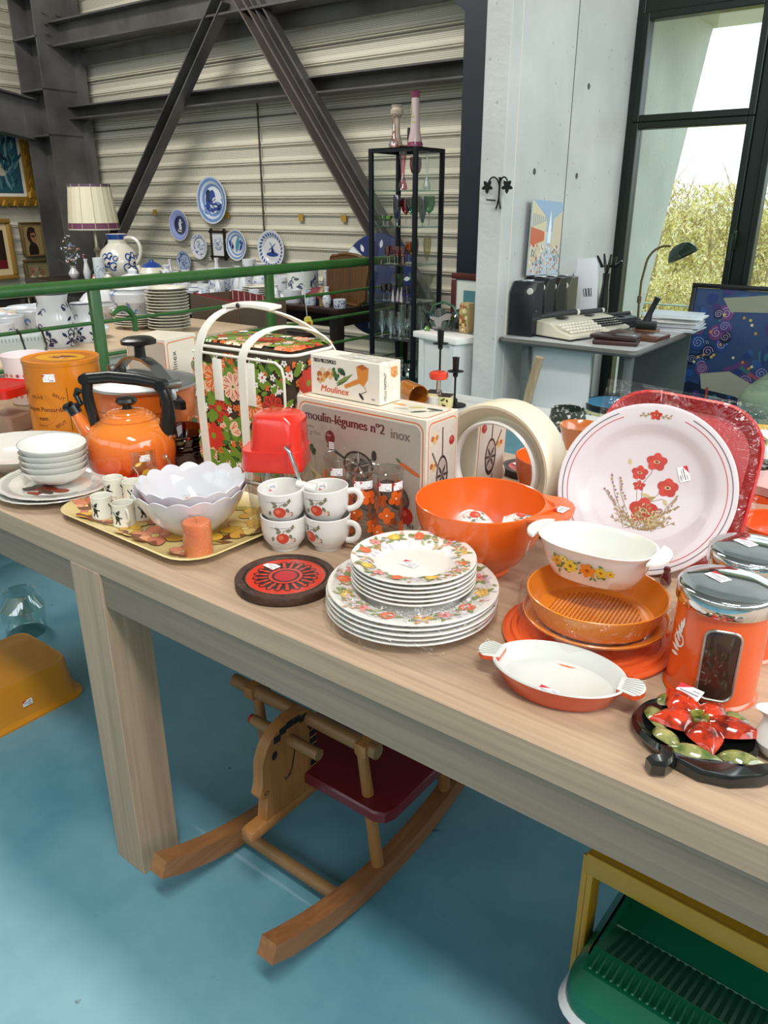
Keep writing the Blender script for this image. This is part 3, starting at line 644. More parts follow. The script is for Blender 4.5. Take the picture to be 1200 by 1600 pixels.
# ---- two orange storage tins with chrome lids
def canister(label, p0, rz, window=True):
    t = thing('storage_canister', label, 'canister', (p0.x, p0.y, T), rz, 'orange canisters with chrome lids'); R = .0535; H = .125; OC = mat('#e0561e', .22, coat=.5)
    out = [(0, 0), (R+.002, 0), (R+.003, .002), (R+.001, .005), (R, .006), (R, H)]; mb = MB(); mb.lathe(out+[(0, H)], OC, 64)
    p = Pt(mb, wrap([(R, 0), (R, H)], -PI/2, R))
    for k in range(7): p.leaf(-.052, .055+.006*k, .018, .005, 2.4-.5*(k-3)*.6, mat('#e9e2d8', .4))
    p.ring(-.056, .075, .009, .002, mat('#e9e2d8', .4), 16); mb.build('canister_body', t)
    if window:
        mb = MB(); w_, h_ = .034, .088; P = rrect(w_+.006, h_+.006, .012); f = wrap([(R, 0), (R, H)], -PI/2, R); z0 = .062
        for q in (1,):
            pts = [(a, b) for a, b in P]+[P[0]]; V = []; 
            mb.tube([f(a+.0, z0+b, .0015) for a, b in P], .0018, mat('#bdbab2', .3, .9), 8, closed=True)
        mb.surf(lambda u, v: f((u-.5)*w_*1.06, z0+(v-.5)*h_*1.02, .001), 12, 8, mat('#3a261e', .1, coat=.3)); mb.build('window_strip', t, label='dark viewing window in a metal frame')
    mb = MB(); mb.lathe([(0, H-.002), (R+.0015, H-.002), (R+.0035, H), (R+.0035, H+.018), (R+.002, H+.021), (R-.001, H+.0225), (R-.004, H+.0235), (R*.6, H+.026), (0, H+.0268)], CHR, 72); l_ = mb.build('lid', t, sharp=.9)
    sticker(t, lambda u, v, h: Vector((u, v, H+.0262+h)), -.012, .003, .027, -.5-rz); return t
p1 = onz(1108, 1072, T); canister('front orange canister with dark window and chrome lid', p1, facing(p1)+.12)
p2 = Vector((p1.x+.0, p1.y+.128, T)); canister('rear orange canister, partly hidden behind the front one', p2, .2, False)

# ---- orange lid, strainer, opal dish
p0 = onz(917, 994, T); t = Vector((p0.x, p0.y, T)); OL = mat('#e2602c', .35)
mb = MB(); mb.lathe([(0, 0), (.116, 0), (.12, .003), (.12, .006), (.114, .008), (.109, .0065), (.107, .011), (.1, .011), (.098, .0075), (.09, .0075), (.088, .01), (0, .01)], OL, 72)
for a in (.6, 2.6, 4.1, 5.6): mb.box((.113*math.cos(a), .113*math.sin(a), .009), (.012, .008, .003), OL, bev=.001, rz=a)
mb.build('round_cover', loc=t, label='flat round orange plastic cover lying under the wrapped strainer', cat='cover')
OT = mat('#e0862a', .25, coat=.3); pz = T+.0115
q0 = Vector((p0.x+.003, p0.y+.012, pz)); s_ = thing('strainer_bowl', 'orange bowl with strainer insert wrapped in clear film', 'strainer', q0, .1)
out = [(0, 0), (.062, 0), (.066, .004), (.09, .02), (.1, .022), (.101, .025)]; mb = MB(); mb.lathe(vessel(out, .003), OT, 64); mb.build('bowl_body', s_)
out2 = [(0, .018), (.07, .018), (.084, .022), (.094, .045), (.0975, .058)]; mb = MB(); mb.lathe(vessel(out2, .0028), OT, 64); p = Pt(mb, lambda u, v, h: Vector((u, v, .0208+h)), .0003); DK = C_('#8a3d08')
for i in range(-11, 12):
    for j in range(-11, 12):
        if math.hypot(i, j) < 11.5: p.rect(i*.0055-.0012, j*.0055-.0012, i*.0055+.0012, j*.0055+.0012, DK)
p = Pt(mb, wrap([(.094-.0028, .045), (.0975-.0028, .058)], 0, .096), -.0003)
mb.build('strainer_insert', s_)
mb = MB(); mb.surf(lambda u, v: (lambda a: ((.104+.004*math.sin(PI*v)+.0015*math.sin(a*19+v*14))*math.cos(a), (.104+.004*math.sin(PI*v)+.0015*math.sin(a*15+2*v))*math.sin(a), .006+.055*v+.002*math.sin(9*a)))(2*PI*u), 120, 12, FILM); mb.build('plastic_wrap', s_)
q1 = onz(925, 900, pz+.06); t = thing('opal_casserole', 'translucent white oval casserole with orange and yellow flowers', 'casserole', (q1.x+.002, q1.y, pz+.0600), .02)
OPAL = mat('#dfe1da', .12, coat=.5, sss=.35); mb = MB()
def se(w, d, n=56, e=2.35):
    P = []
    for i in range(n):
        a = 2*PI*i/n; c, s2 = math.cos(a), math.sin(a); P.append((w*math.copysign(abs(c)**(2/e), c), d*math.copysign(abs(s2)**(2/e), s2)))
    return P
loft(mb, [(se(.055, .034), 0), (se(.062, .04), .004), (se(.072, .047), .022), (se(.08, .053), .048), (se(.084, .056), .056), (se(.085, .057), .058), (se(.082, .054), .0585), (se(.078, .0505), .052), (se(.069, .044), .022), (se(.058, .036), .007)], OPAL)
f0 = lambda u, v, h: Vector((u, -(.0402+(.0535-.0402)*(v-.004)/.044)-h-.0012+.0*u+(.35*u*u/.07 if abs(u) < .05 else .35*u*u/.07)*.45, v))
p = Pt(mb, f0)
for k in range(40): p.leaf(-.045+.09*random.random(), .02+.022*random.random(), .008, .0035, random.uniform(0, 6), C_('#5f8a4a'))
for x, y, r, c1, c2 in ((-.038, .034, .009, '#e3a63a', '#a8641e'), (-.017, .031, .0115, '#f0d24a', '#8a7a20'), (.008, .031, .0125, '#e88a2c', '#b0521c'), (.027, .032, .009, '#e8c53c', '#a8641e'), (-.028, .04, .006, '#efd970', '#9a6a20'), (.04, .033, .006, '#e8c53c', '#a8641e')): p.flower(x, y, r, 6, C_(c1), C_(c2), .3, .8)
mb.build('dish_body', t)
for s2 in (-1, 1):
    mb = MB(); P = [(s2*(.078+.026*math.cos(a)), .038*math.sin(a)) for a in [-1.4+2.8*i/14 for i in range(15)]]
    if s2 < 0: P = P[::-1]
    mb.prism(P, .0535, .058, OPAL, ch=.001); mb.build('handle', t)

# ---- creamer spout at the right edge
p0 = onz(1212, 1178, T); t = thing('cream_jug', 'small white porcelain jug cut off by the right edge of view', 'jug', (p0.x, p0.y, T), 3.4)
mb = MB(); mb.lathe(vessel([(0, 0), (.014, 0), (.02, .006), (.026, .02), (.02, .038), (.016, .048), (.019, .056)], .002), WHT, 32, fn=lambda a, r, z: (1+(.6*((z-.03)/.026)**2 if z > .03 else 0)*math.exp(-((((a+PI) % (2*PI))-PI)/.45)**2), 0)); mb.build('jug_body', t)
mb = MB(); mb.tube(bez((-.017, 0, .05), (-.045, 0, .055), (-.04, 0, .012), (-.022, 0, .014)), .003, WHT); mb.build('handle', t)

# ---- poppy plate leaning on a stand
cpt = Vector(ray(1007, 765))*1.27; cpt.z += CH
aim = Vector((0, 0, CH))-cpt; aim.normalize(); nx = (aim+Vector((-.07, .02, .0))).normalized()
xr = Vector((0, 0, 1)).cross(nx).normalized(); yr = nx.cross(xr); R_ = Matrix((xr, yr, nx)).transposed().to_4x4()
t = thing('poppy_plate', 'large round white plate with red poppies leaning upright on stand', 'plate', cpt, rot=R_.to_euler()); t.scale = (.965,)*3
R = .146; top = [(0, -.018), (.088, -.018), (.1, -.014), (.11, -.006), (.118, -.003), (.143, .001), (.146, .001)]
mb = MB(); PW = mat('#ddd3d5', .15, coat=.5); mb.lathe([(0, -.024), (.085, -.024), (.104, -.018), (.118, -.0075), (.146, -.003), (.1475, -.001)]+top[::-1], PW, 96)
p = Pt(mb, dish(top))
def cring(r, w_, m, a0, a1, n=80): p.ring(0, 0, r, w_, m, n, a0, a1)
cring(.1385, .0014, C_('#5a5260'), 2.02, 2*PI+1.12, 120); cring(.1305, .0014, C_('#c95a66'), 1.98, 2*PI+1.2, 120)
LFm = C_('#a58a5c'); LF2 = C_('#c9b48a'); rnd = random.Random(12); POP = mat('#c83c2a', .3); PD = C_('#6a3a22')
def poppy(x, y, r, sq=1):
    for k in range(5): a = 1.26*k+.3; p.ell(x+.42*r*math.cos(a), y+.42*r*sq*math.sin(a), .74*r, .7*r*sq, a, POP if k % 2 else mat('#b93424', .3), 11)
    p.ell(x, y, .34*r, .24*r*sq, 0, C_('#d8b98a'), 10); p.ell(x, y, .2*r, .14*r, 0, PD, 8)
def stem(P, w_=.0011, m=LFm): p.stroke(P, w_, m)
for a in range(30):
    x0 = -.006+rnd.gauss(0, .014); ang = rnd.uniform(.3, 2.9); L = rnd.uniform(.03, .055); x1 = x0+L*math.cos(ang)*1.1; y1 = -.066+L*math.sin(ang)*.8
    stem([(x0, -.07), ((x0+x1)/2+.003, (-.07+y1)/2-.003), (x1, y1)], .0008)
    for j in range(5): q = .3+.15*j; p.leaf(x0+(x1-x0)*q, -.07+(y1+.07)*q, .007, .0028, ang+(.8 if j % 2 else -.8), LFm if a % 2 else LF2)
for (x0, y0, x1, y1) in ((-.03, -.05, -.06, .022), (-.025, -.04, -.045, .018), (-.035, -.04, -.068, -.005), (.03, -.05, .055, -.002), (.02, -.05, .06, -.02)):
    stem([(x0, y0), ((x0+x1)/2-.004, (y0+y1)/2), (x1, y1)], .0009)
    for j in range(8): q = .35+.085*j; p.disk(x0+(x1-x0)*q+rnd.uniform(-.002, .002), y0+(y1-y0)*q, .0019, C_('#9a6a72' if x0 < -.02 and j % 2 else '#a58a5c'), 7)
stem([(-.002, -.03), (-.006, .01), (.006, .03), (.008, .048)], .0012, C_('#8a7f78')); stem([(-.01, -.03), (-.016, .02)], .001); stem([(.004, -.03), (.022, -.005), (.03, .01)], .001); stem([(.01, -.02), (.03, -.012), (.038, -.02)])
p.leaf(.032, -.012, .013, .007, -1.0, LF2); p.leaf(-.03, .04, .012, .007, 1.9, LF2); p.leaf(.012, -.012, .02, .007, 2.9, LF2); p.leaf(.0, -.02, .022, .007, .5, LFm)
poppy(.002, -.036, .0215, .8); poppy(.036, .008, .0155, .85); poppy(-.013, .028, .0125, .75); poppy(-.011, .006, .0095, .6); poppy(.012, .05, .0155, .75); p.disk(.029, -.033, .005, C_('#a0737c'), 9)
poppy(.0, .128, .009, .6)
for s2 in (-1, 1):
    stem([(.008*s2, .128), (.026*s2, .1245)], .0008)
    for j in range(4): p.leaf(s2*(.01+.004*j), .127, .006, .003, PI/2*(1-s2)+(.7 if j % 2 else -.7), LFm)
mb.build('plate_body', t); sticker(t, dish(top), .058, .035, .026, -1.2)
mb = MB(); p = Pt(mb, dish(top)); p.frame(-.112, .0, -.104, .009, .0005, .0012, WHT)
stn = thing('plate_stand', 'dark red wooden plate stand with rounded feet holding the poppy plate', 'stand', (cpt.x, cpt.y, T), math.atan2(xr.y, xr.x))
DR = mat('#4a1014', .25, coat=.4)
for s2 in (-1, 1):
    mb = MB(); bt = .147*yr.z; y0 = -.035
    mb.tube([(s2*.055, -.07, .012), (s2*.055, -.03, .008), (s2*.055, .04, .008), (s2*.055, .095, .01)], [.008, .006, .006, .007], DR, 12); mb.lathe([(0, -.01), (.008, -.006), (.0095, 0), (.007, .008), (.0045, .014), (.006, .019), (.0045, .023), (0, .024)], DR, 16, tr(s2*.055, -.072, .012))
    mb.build('foot', stn)
mb = MB(); mb.tube([(-.055, .07, .01), (.055, .07, .01)], .005, DR); mb.tube([(-.035, .07, .01), (-.03, .1, .12)], .005, DR); mb.tube([(.035, .07, .01), (.03, .1, .12)], .005, DR); mb.build('back_frame', stn)
# ================================================================ BACK ROWS OF THE TABLE
# ---- tray with big printed flowers
tc_ = Vector((-1.172, .872, T)); t = thing('serving_tray', 'yellow flower-printed melamine tray carrying small mugs and glass bowls', 'tray', tc_, -.02)
mb = MB(); TRY = mat('#d9c486', .3, coat=.3)
loft(mb, [(rrect(.36, .235, .05), .0), (rrect(.385, .26, .055), .003), (rrect(.43, .30, .06), .013), (rrect(.436, .306, .062), .0145), (rrect(.43, .30, .06), .016), (rrect(.385, .262, .055), .0065), (rrect(.36, .237, .05), .0045)], TRY)
def trayz(u, v, h):
    d = max(abs(u)/.1925, abs(v)/.13); z = .0047 if d < .94 else .0047+min(1, (d-.94)/.18)*.011
    return Vector((u, v, z+h))
p = Pt(mb, trayz, .0009); rnd = random.Random(5)
YL = [mat(c, .35, coat=.3) for c in ('#e0b13c', '#d9a63e', '#e8cf7a')]; PK = [mat(c, .35, coat=.3) for c in ('#d98a68', '#e2a07a', '#c9785c')]; LN = C_('#7a4a2a'); BRN = mat('#5a2c1c', .35, coat=.3); OLV = mat('#b3a24e', .35, coat=.3)
for (x, y, w_, h_) in ((-.15, .07, .05, .03), (.14, -.02, .03, .02), (.16, .1, .03, .025)): p.ell(x, y, w_, h_, .4, BRN, 14)
for k in range(16): x, y = rnd.uniform(-.16, .16), rnd.uniform(-.1, .1); p.leaf(x, y, .06, .022, rnd.uniform(0, 6.3), OLV)
def bigfl(x, y, r, ms, rot):
    for k in range(6):
        a = rot+2*PI*k/6; px_, py_ = x+.55*r*math.cos(a), y+.55*r*math.sin(a)
        p.ell(px_, py_, .53*r, .36*r, a, LN, 16); p.ell(px_, py_, .505*r, .335*r, a, ms[k % len(ms)], 16)
    p.disk(x, y, .2*r, LN, 12); p.disk(x, y, .17*r, YL[2], 12)
for x, y, r_ in ((-.16, -.1, .05), (-.06, -.115, .05), (.06, -.07, .06), (.15, -.06, .05)): p.leaf(x-.03, y-.01, r_*1.6, r_*.5, .6, LN); p.leaf(x-.028, y-.009, r_*1.5, r_*.44, .6, OLV)
p.ell(-.185, -.055, .02, .035, .3, BRN, 14)
for x, y, r, c, rr in ((-.182, -.09, .034, PK, .2), (-.13, -.108, .034, YL, .5), (-.085, -.1, .026, PK, .1), (.0, -.118, .026, YL, .4), (-.165, -.02, .035, PK, .3), (-.11, -.06, .04, YL, .1), (-.03, -.09, .03, YL[::-1], .8), (-.02, -.045, .028, PK, .2), (.05, -.095, .045, PK, .5), (.1, -.04, .055, YL, .2), (.155, .03, .045, YL, .9), (.15, -.105, .03, PK, .3), (-.07, .02, .04, YL, .3), (.02, .05, .05, PK, .8), (.12, .1, .04, YL, 0), (-.12, .1, .04, PK, .4)): bigfl(x, y, r, c, rr)
p.n = 0
p.n = 0
mb.build('tray_body', t); sticker(t, lambda u, v, h: Vector((u, v, .0065+h)), -.095, -.085, .026, .1)
def mini_mug():
    t = thing('espresso_mug', 'x', 'mug', (0, 0, 0), 0, 'small cream mugs printed with black figures'); R, H = .0205, .043; m = mat('#e9e7da', .25, coat=.3)
    out = [(0, 0), (R+.0005, 0), (R+.0005, .004), (R-.0005, .006), (R-.0005, H-.003), (R, H)]; mb = MB(); mb.lathe(vessel(out, .002), m, 32)
    for a0, s_ in ((-PI/2+.7, 1), (PI/2+.2, -1), (-2.6, 1)):
        p = Pt(mb, wrap([(R, 0), (R, H)], a0, R), .0002)
        p.ell(0, .018, .0045, .006, .2*s_, INK, 9); p.disk(.001*s_, .028, .0036, INK, 8); p.stroke([(-.002, .02), (-.009, .03)], .0022, INK); p.stroke([(.003, .02), (.009, .018)], .002, INK); p.stroke([(-.002, .013), (-.005, .006)], .0024, INK); p.stroke([(.002, .013), (.004, .005)], .0024, INK); p.disk(.004, .032, .002, INK, 6)
    mb.build('mug_body', t); hb = MB(); hb.tube(bez((R*.93, 0, H*.8), (R*1.75, 0, H*.95), (R*1.8, 0, H*.2), (R*.93, 0, H*.25)), .0026, m, 8, flat=1.3); hb.build('handle', t); return t
m0 = mini_mug()
for i, (px, py, a, lb) in enumerate(((162, 806, .3, 'small cream mug at the front left of the tray group'), (195, 818, -1.3, 'small cream mug at the front right of the tray group, handle to the front'), (180, 776, .4, 'small cream mug standing behind the front left one on the tray'), (210, 782, .9, 'small cream mug at the back beside the scalloped bowl'), (222, 808, 1.2, 'small cream mug mostly hidden by the rim of the scalloped bowl'))):
    p0 = onz(px, py, T+.006); o = m0 if i == 0 else copy_tree(m0); o.location = (p0.x, p0.y, T+.006); o.rotation_euler = (0, 0, facing(p0)+a); o['label'] = lb
# scalloped bowls
p0 = onz(303, 824, T+.008); OPW = mat('#dcdadf', .1, coat=.6, sss=.3)
def scal(a, r, z): k = max(0, (z-.012)/.07); q = abs(math.sin(8*a)); return (1+.035*k*(q-.5), .007*k*k*(q-.4))
def sbowl(label, loc, rz):
    mb = MB(); out = [(0, 0), (.04, 0), (.042, .003), (.055, .01), (.078, .034), (.093, .06), (.103, .083)]; mb.lathe(vessel(out, .0025), OPW, 128, fn=scal); o = mb.build('scalloped_bowl', loc=loc, rz=rz, label=label, cat='bowl', group='white scalloped glass bowls'); return o
b0 = sbowl('white scalloped glass bowl standing on the flowered tray', (p0.x, p0.y, T+.006), .1)
b1 = dup(b0, (p0.x+.002, p0.y+.004, T+.022), .35, 'white scalloped glass bowl nested inside the lower one'); b1.scale = (.955,)*3
t = thing('wrapped_soap', 'oval pink soap in clear film lying in the scalloped bowl', 'soap', (p0.x+.018, p0.y-.0, T+.053), .35, rot=(.12, .15, .35))
mb = MB(); mb.lathe([(0, -.014), (.02, -.012), (.035, -.004), (.037, .002), (.03, .01), (0, .014)], mat('#c86a55', .4), 32, sx=1, sy=.62); mb.build('soap_bar', t)
mb = MB(); mb.lathe([(0, -.016), (.025, -.013), (.042, -.004), (.044, .004), (.034, .013), (0, .017)], FILM, 40, sx=1, sy=.7, fn=lambda a, r, z: (1+.08*math.sin(7*a), 0)); mb.build('plastic_wrap', t)
p0 = onz(307, 867, T+.006); t = thing('pillar_candle', 'short orange pillar candle standing at the front edge of the tray', 'candle', (p0.x, p0.y+.006, T+.006), .4)
mb = MB(); mb.lathe([(0, 0), (.0235, 0), (.0245, .002), (.0242, .058), (.023, .061), (.015, .0605), (0, .058)], mat('#e08a5a', .35, coat=.2, noise=('#cf6638', 18, .4)), 40, fn=lambda a, r, z: (1+.01*math.sin(5*a), 0)); mb.build('wax', t)
mb = MB(); mb.tube([(0, 0, .057), (.0, .002, .064), (-.006, .003, .068), (-.013, 0, .071)], .0009, C_('#8a6a3a')); mb.build('wick', t)
mb = MB(); mb.surf(lambda u, v: ((.0253+.0006*math.sin(40*u+9*v))*math.cos(2*PI*u), (.0253+.0006*math.sin(33*u))*math.sin(2*PI*u), .001+.062*v), 48, 6, FILM); mb.build('plastic_wrap', t)

# ---- pierced plates, stack of bowls, platter
def pierced(mb, top, R):
    p = Pt(mb, dish(top)); dk = C_('#8d8d86')
    for k in range(72): a = 2*PI*k/72; p.stroke([(.81*R*math.cos(a), .81*R*math.sin(a)), (.93*R*math.cos(a), .93*R*math.sin(a))], .0022, dk)
    for k in range(9):
        x, y = random.uniform(-.03, .04), random.uniform(-.045, .0); p.ell(x, y, .018, .012, random.uniform(0, 3), mat(('#7a2f1e', '#4b4636', '#8e3c22')[k % 3], .3), 12)
    p.disk(-.03, -.05, .013, C_('#3a3a30')); p.ell(.012, -.058, .03, .009, .2, C_('#8e3420'))
p0 = onz(88, 768, T); PP = Vector((p0.x, p0.y, T)); top, prof = plate_profs(.118, .015)
mb = MB(); mb.lathe(prof, CER, 64, fn=lambda a, r, z: (1+(.008*math.sin(24*a) if r > .11 else 0), 0)); pierced(mb, top, .118)
d0 = mb.build('pierced_plate', loc=PP, label='white plate with pierced rim, lower one under the bowl stack', cat='plate', group='white plates with pierced rims')
d1 = dup(d0, PP+Vector((.006, .004, .011)), .12, 'white plate with pierced rim and brown fruit, upper one under the bowl stack', rot=(.0, .03, .1)); sticker(d1, dish(top), .03, -.055, .026, .3)
def sb(mb): mb.lathe(vessel([(0, 0), (.03, 0), (.032, .002), (.05, .009), (.062, .021), (.069, .034)], .0022, .002), mat('#e9e8e0', .15, coat=.5), 56)
mb = MB(); sb(mb); p = Pt(mb, lambda u, v, h: Vector((u, v, .0345+h))); p.ring(0, 0, .0685, .001, C_('#3c3a3a'), 56)
bs = PP+Vector((-.008, .012, .020)); c0 = mb.build('dessert_bowl', loc=bs, label='white dessert bowl, lowest in the stack of five', cat='bowl', group='stack of white dessert bowls')
for k, nm in enumerate(('second from below', 'middle', 'fourth from below', 'topmost')):
    dup(c0, bs+Vector((.001*((k*7) % 3-1), 0, .0125*(k+1))), .5*k, 'white dark-rimmed dessert bowl, %s in the stack of five' % nm, rot=((0, 0, 0), (0, .0, 1), (0.01, 0, 2), (.03, -.05, 2.6))[k] if k == 3 else None)
p0 = onz(38, 706, T+.03); t = thing('platter', 'large deep white oval platter with printed asparagus at the left edge', 'platter', (p0.x, p0.y, T), .5)
mb = MB(); out = [(0, 0), (.09, 0), (.094, .004), (.125, .018), (.15, .036), (.156, .043)]; mb.lathe(vessel(out, .004), CER, 72, sx=1.05, sy=.86)
p = Pt(mb, lambda u, v, h: Vector((u, v, .0045+h)))
for k in range(5): p.ell(-.01+.012*k, -.045-.004*k, .05, .005, .15*k-.3, mat(('#d98c5a', '#e0a06a', '#c9744a', '#6a72a8', '#d98c5a')[k], .3), 12)
mb.build('platter_body', t)
# ---- left edge: clear box with red lid, floral jars
p0 = onz(12, 672, T); t = thing('plastic_box', 'clear square storage box with red lid at the left edge', 'box', (p0.x, p0.y+.01, T), .32)
mb = MB(); loft(mb, [(rrect(.1, .1, .012), 0), (rrect(.112, .112, .014), .012), (rrect(.118, .118, .014), .105)], glass('#f3efe9', .08), cap1=False); loft(mb, [(rrect(.096, .096, .012), .003), (rrect(.108, .108, .012), .045)], mat('#b79f92', .5)); mb.build('box_body', t)
mb = MB(); loft(mb, [(rrect(.126, .126, .016), .1), (rrect(.129, .129, .017), .122), (rrect(.118, .118, .014), .128), (rrect(.112, .112, .012), .124), (rrect(.05, .05, .01), .124)], RED); mb.build('lid', t); sticker(t, lambda u, v, h: Vector((u, v, .1245+h)), -.02, -.03, .03, .2)
p0 = onz(66, 655, T); t = thing('floral_jar', 'white lidded ceramic casserole with fruit motif beside the orange tin', 'jar', (p0.x-.04, p0.y+.1, T), .3)
mb = MB(); out = [(0, 0), (.055, 0), (.075, .012), (.085, .05), (.08, .085), (.078, .09)]; mb.lathe(out, CER, 48)
for u0, v0 in ((-.03, .05), (.02, .045), (-.06, .06)):
    p = Pt(mb, wrap(out, -PI/2, .085)); 
    for k in range(12): p.leaf(u0+random.uniform(-.015, .015), v0+random.uniform(-.015, .015), .014, .007, random.uniform(0, 6), C_('#5a7a3a'))
    p.disk(u0, v0, .01, C_('#d98a2a')); p.disk(u0+.01, v0-.006, .006, C_('#b8402a'))
mb.build('jar_body', t); mb = MB(); lp = [(.082, .09), (.084, .094), (.07, .115), (.045, .13), (.02, .137), (0, .138)]; mb.lathe(lp, CER, 48); mb.lathe([(.008, .137), (.014, .148), (.01, .156), (0, .158)], CER, 20)
p = Pt(mb, lambda u, v, h: Vector((u, v, prh(lp, math.hypot(u, v))+h)))
for k in range(12): p.leaf(-.02+random.uniform(-.02, .02), -.045+random.uniform(-.015, .015), .015, .007, random.uniform(0, 6), C_('#5f8040'))
p.disk(-.02, -.045, .011, C_('#e0a02a')); p.disk(-.01, -.05, .007, C_('#c8502a')); mb.build('lid', t)
p0 = onz(10, 640, T); t = thing('patterned_jug', 'white measuring jug with rows of red shapes at the far left edge', 'jug', (p0.x-.03, p0.y+.1, T), .3)
mb = MB(); out = [(0, 0), (.05, 0), (.056, .004), (.066, .12), (.07, .15)]; mb.lathe(vessel(out, .003), mat('#f0dede', .3), 40); p = Pt(mb, wrap(out, -PI/2, .062))
for i in range(-9, 10):
    for j in range(5): p.disk(i*.02, .03+j*.016, .0055, C_(('#c8503c', '#d9826a', '#b8404a')[(i+j) % 3]), 8)
mb.build('jug_body', t); mb = MB(); mb.tube(bez((.06, 0, .135), (.12, 0, .14), (.11, 0, .04), (.055, 0, .04)), .006, mat('#f0dede', .3)); mb.build('handle', t)

# ---- orange champagne tin
p0 = onz(113, 679, T); t = thing('champagne_tin', 'tall round orange champagne tin with a framed label', 'tin', (p0.x, p0.y, T), facing(p0)-.72)
R, H = .0935, .208; TO = mat('#d98318', .3, coat=.3, noise=('#cf7812', 9, .3)); mb = MB(); out = [(R, 0), (R, H)]
mb.lathe([(0, 0), (R, 0), (R+.0015, .002), (R, .005), (R, H-.012), (R+.0005, H-.009)], TO, 72); p = Pt(mb, wrap(out, -PI/2, R))
DB = C_('#5a2410'); p.frame(-.07, .035, .07, .145, .0008, .0016, DB)
p.text('BRUT', .034, .127, .0125, DB, rot=-.5); p.text('BRUT', .034, .043, .0125, DB, rot=.5); p.text('BRUT', -.06, .12, .0125, DB, rot=.5)
p.text('VEUVE', -.03, .118, .011, DB, sx=1.2); p.text('Clicquot Ponsardin', -.062, .086, .0165, DB, fit=.124, bold=.0003); p.text('REIMS', -.012, .063, .0105, DB, bold=.0003); p.text('FRANCE', -.018, .046, .008, C_('#a85a1a'))
for k in range(3): p.ring(0, .09, .028+.006*k, .0006, C_('#a8561a'), 40); 
mb.build('tin_body', t); sticker(t, wrap(out, -PI/2, R), .032, .172, .03, .03)
mb = MB(); mb.lathe([(R+.0005, H-.011), (R+.0018, H-.009), (R+.0018, H+.001), (R, H+.0015), (R-.003, H-.002), (R-.01, H-.002), (R-.012, H-.0005), (0, H-.0005)], TO, 72); p = Pt(mb, lambda u, v, h: Vector((u, v, H-.0005+h)))
p.ell(0, 0, .066, .05, 0, mat('#e3a21c', .3), 36); p.ring(0, 0, .07, .001, C_('#b8661a'), 48)
for k in range(9): p.ell(.004*k-.01, random.uniform(-.018, .018), .02, .007, random.uniform(-.3, .3), mat(('#c0621a', '#8a3a12', '#6a2a10')[k % 3], .4), 12)
p.disk(.012, -.012, .006, C_('#ccc4ba')); mb.build('lid', t)

# ---- pressure cooker
p0 = onz(208, 672, T); pc = Vector((-1.66, 1.165, T)); t = thing('pressure_cooker', 'orange pressure cooker with steel lid and black screw knob', 'pot', pc, -.15)
R = .126; CO_ = mat('#c4601a', .25, coat=.4); AL = mat('#b9bcbd', .32, 1); mb = MB(); mb.lathe([(0, 0), (.11, 0), (.12, .008), (R, .03), (R, .145), (R+.004, .148), (R+.004, .152)], CO_, 64); p = Pt(mb, wrap([(R, 0), (R, .2)], -PI/2, R)); p.rect(-.19, .1, .19, .102, C_('#8a3d10'), 40); mb.build('pot_body', t)
mb = MB(); mb.lathe([(R+.004, .15), (R+.008, .152), (R+.009, .158), (R+.004, .162), (.11, .164), (.1, .17), (.07, .178), (.0, .184)], mat('#b4b8ba', .42, 1), 64); mb.lathe([(.02, .18), (.02, .186), (0, .187)], AL, 20, tr(.01, -.05, 0)); l_ = mb.build('lid', t)
mb = MB(); mb.lathe([(.009, .18), (.009, .2), (.007, .206), (0, .207)], BLK, 16, tr(.02, -.06, 0)); mb.build('pressure_valve', t)
mb = MB(); P = [(-.142, 0, .152), (-.138, 0, .168), (-.115, 0, .18), (-.075, 0, .204), (-.03, 0, .216), (.03, 0, .216), (.075, 0, .204), (.115, 0, .18), (.138, 0, .168), (.142, 0, .152)]
mb.strap(P, .03, .007, (0, 1, 0), AL)
for s2 in (-1, 1): mb.tube([(s2*.142, 0, .165), (s2*.15, 0, .15), (s2*.15, 0, .125), (s2*.136, 0, .115)], .006, AL, 8); mb.lathe([(.0, -.022), (.011, -.02), (.011, .02), (0, .022)], AL, 12, tr(s2*.146, 0, .172) @ rx(PI/2))
mb.build('clamp_bow', t)
mb = MB(); mb.lathe([(.014, .214), (.013, .245), (.02, .25), (.042, .253), (.043, .262), (.034, .268), (0, .27)], BLK, 24, fn=lambda a, r, z: (1+(.06*math.sin(3*a) if z > .25 else 0), 0)); mb.build('screw_knob', t)
for s2 in (-1, 1): mb = MB(); mb.prism([(s2*.125, -.026), (s2*.19, -.006), (s2*.192, .006), (s2*.125, .026)][::s2], .118, .14, BLK, ch=.004); mb.build('handle', t)
# steel pan behind
t = thing('steel_pan', 'stainless pan with ribbed steel lid behind the pressure cooker', 'pan', (-1.72, 1.5, T), 0)
mb = MB(); mb.lathe([(0, 0), (.095, 0), (.1, .01), (.1, .14)], CHR, 48); mb.build('pan_body', t)
mb = MB(); mb.lathe([(.103, .138), (.104, .15), (.098, .16), (.07, .172), (0, .178)], mat('#9a9d98', .25, 1), 96, fn=lambda a, r, z: (1, .002*math.sin(22*a) if .02 < r < .1 else 0)); mb.build('lid', t)

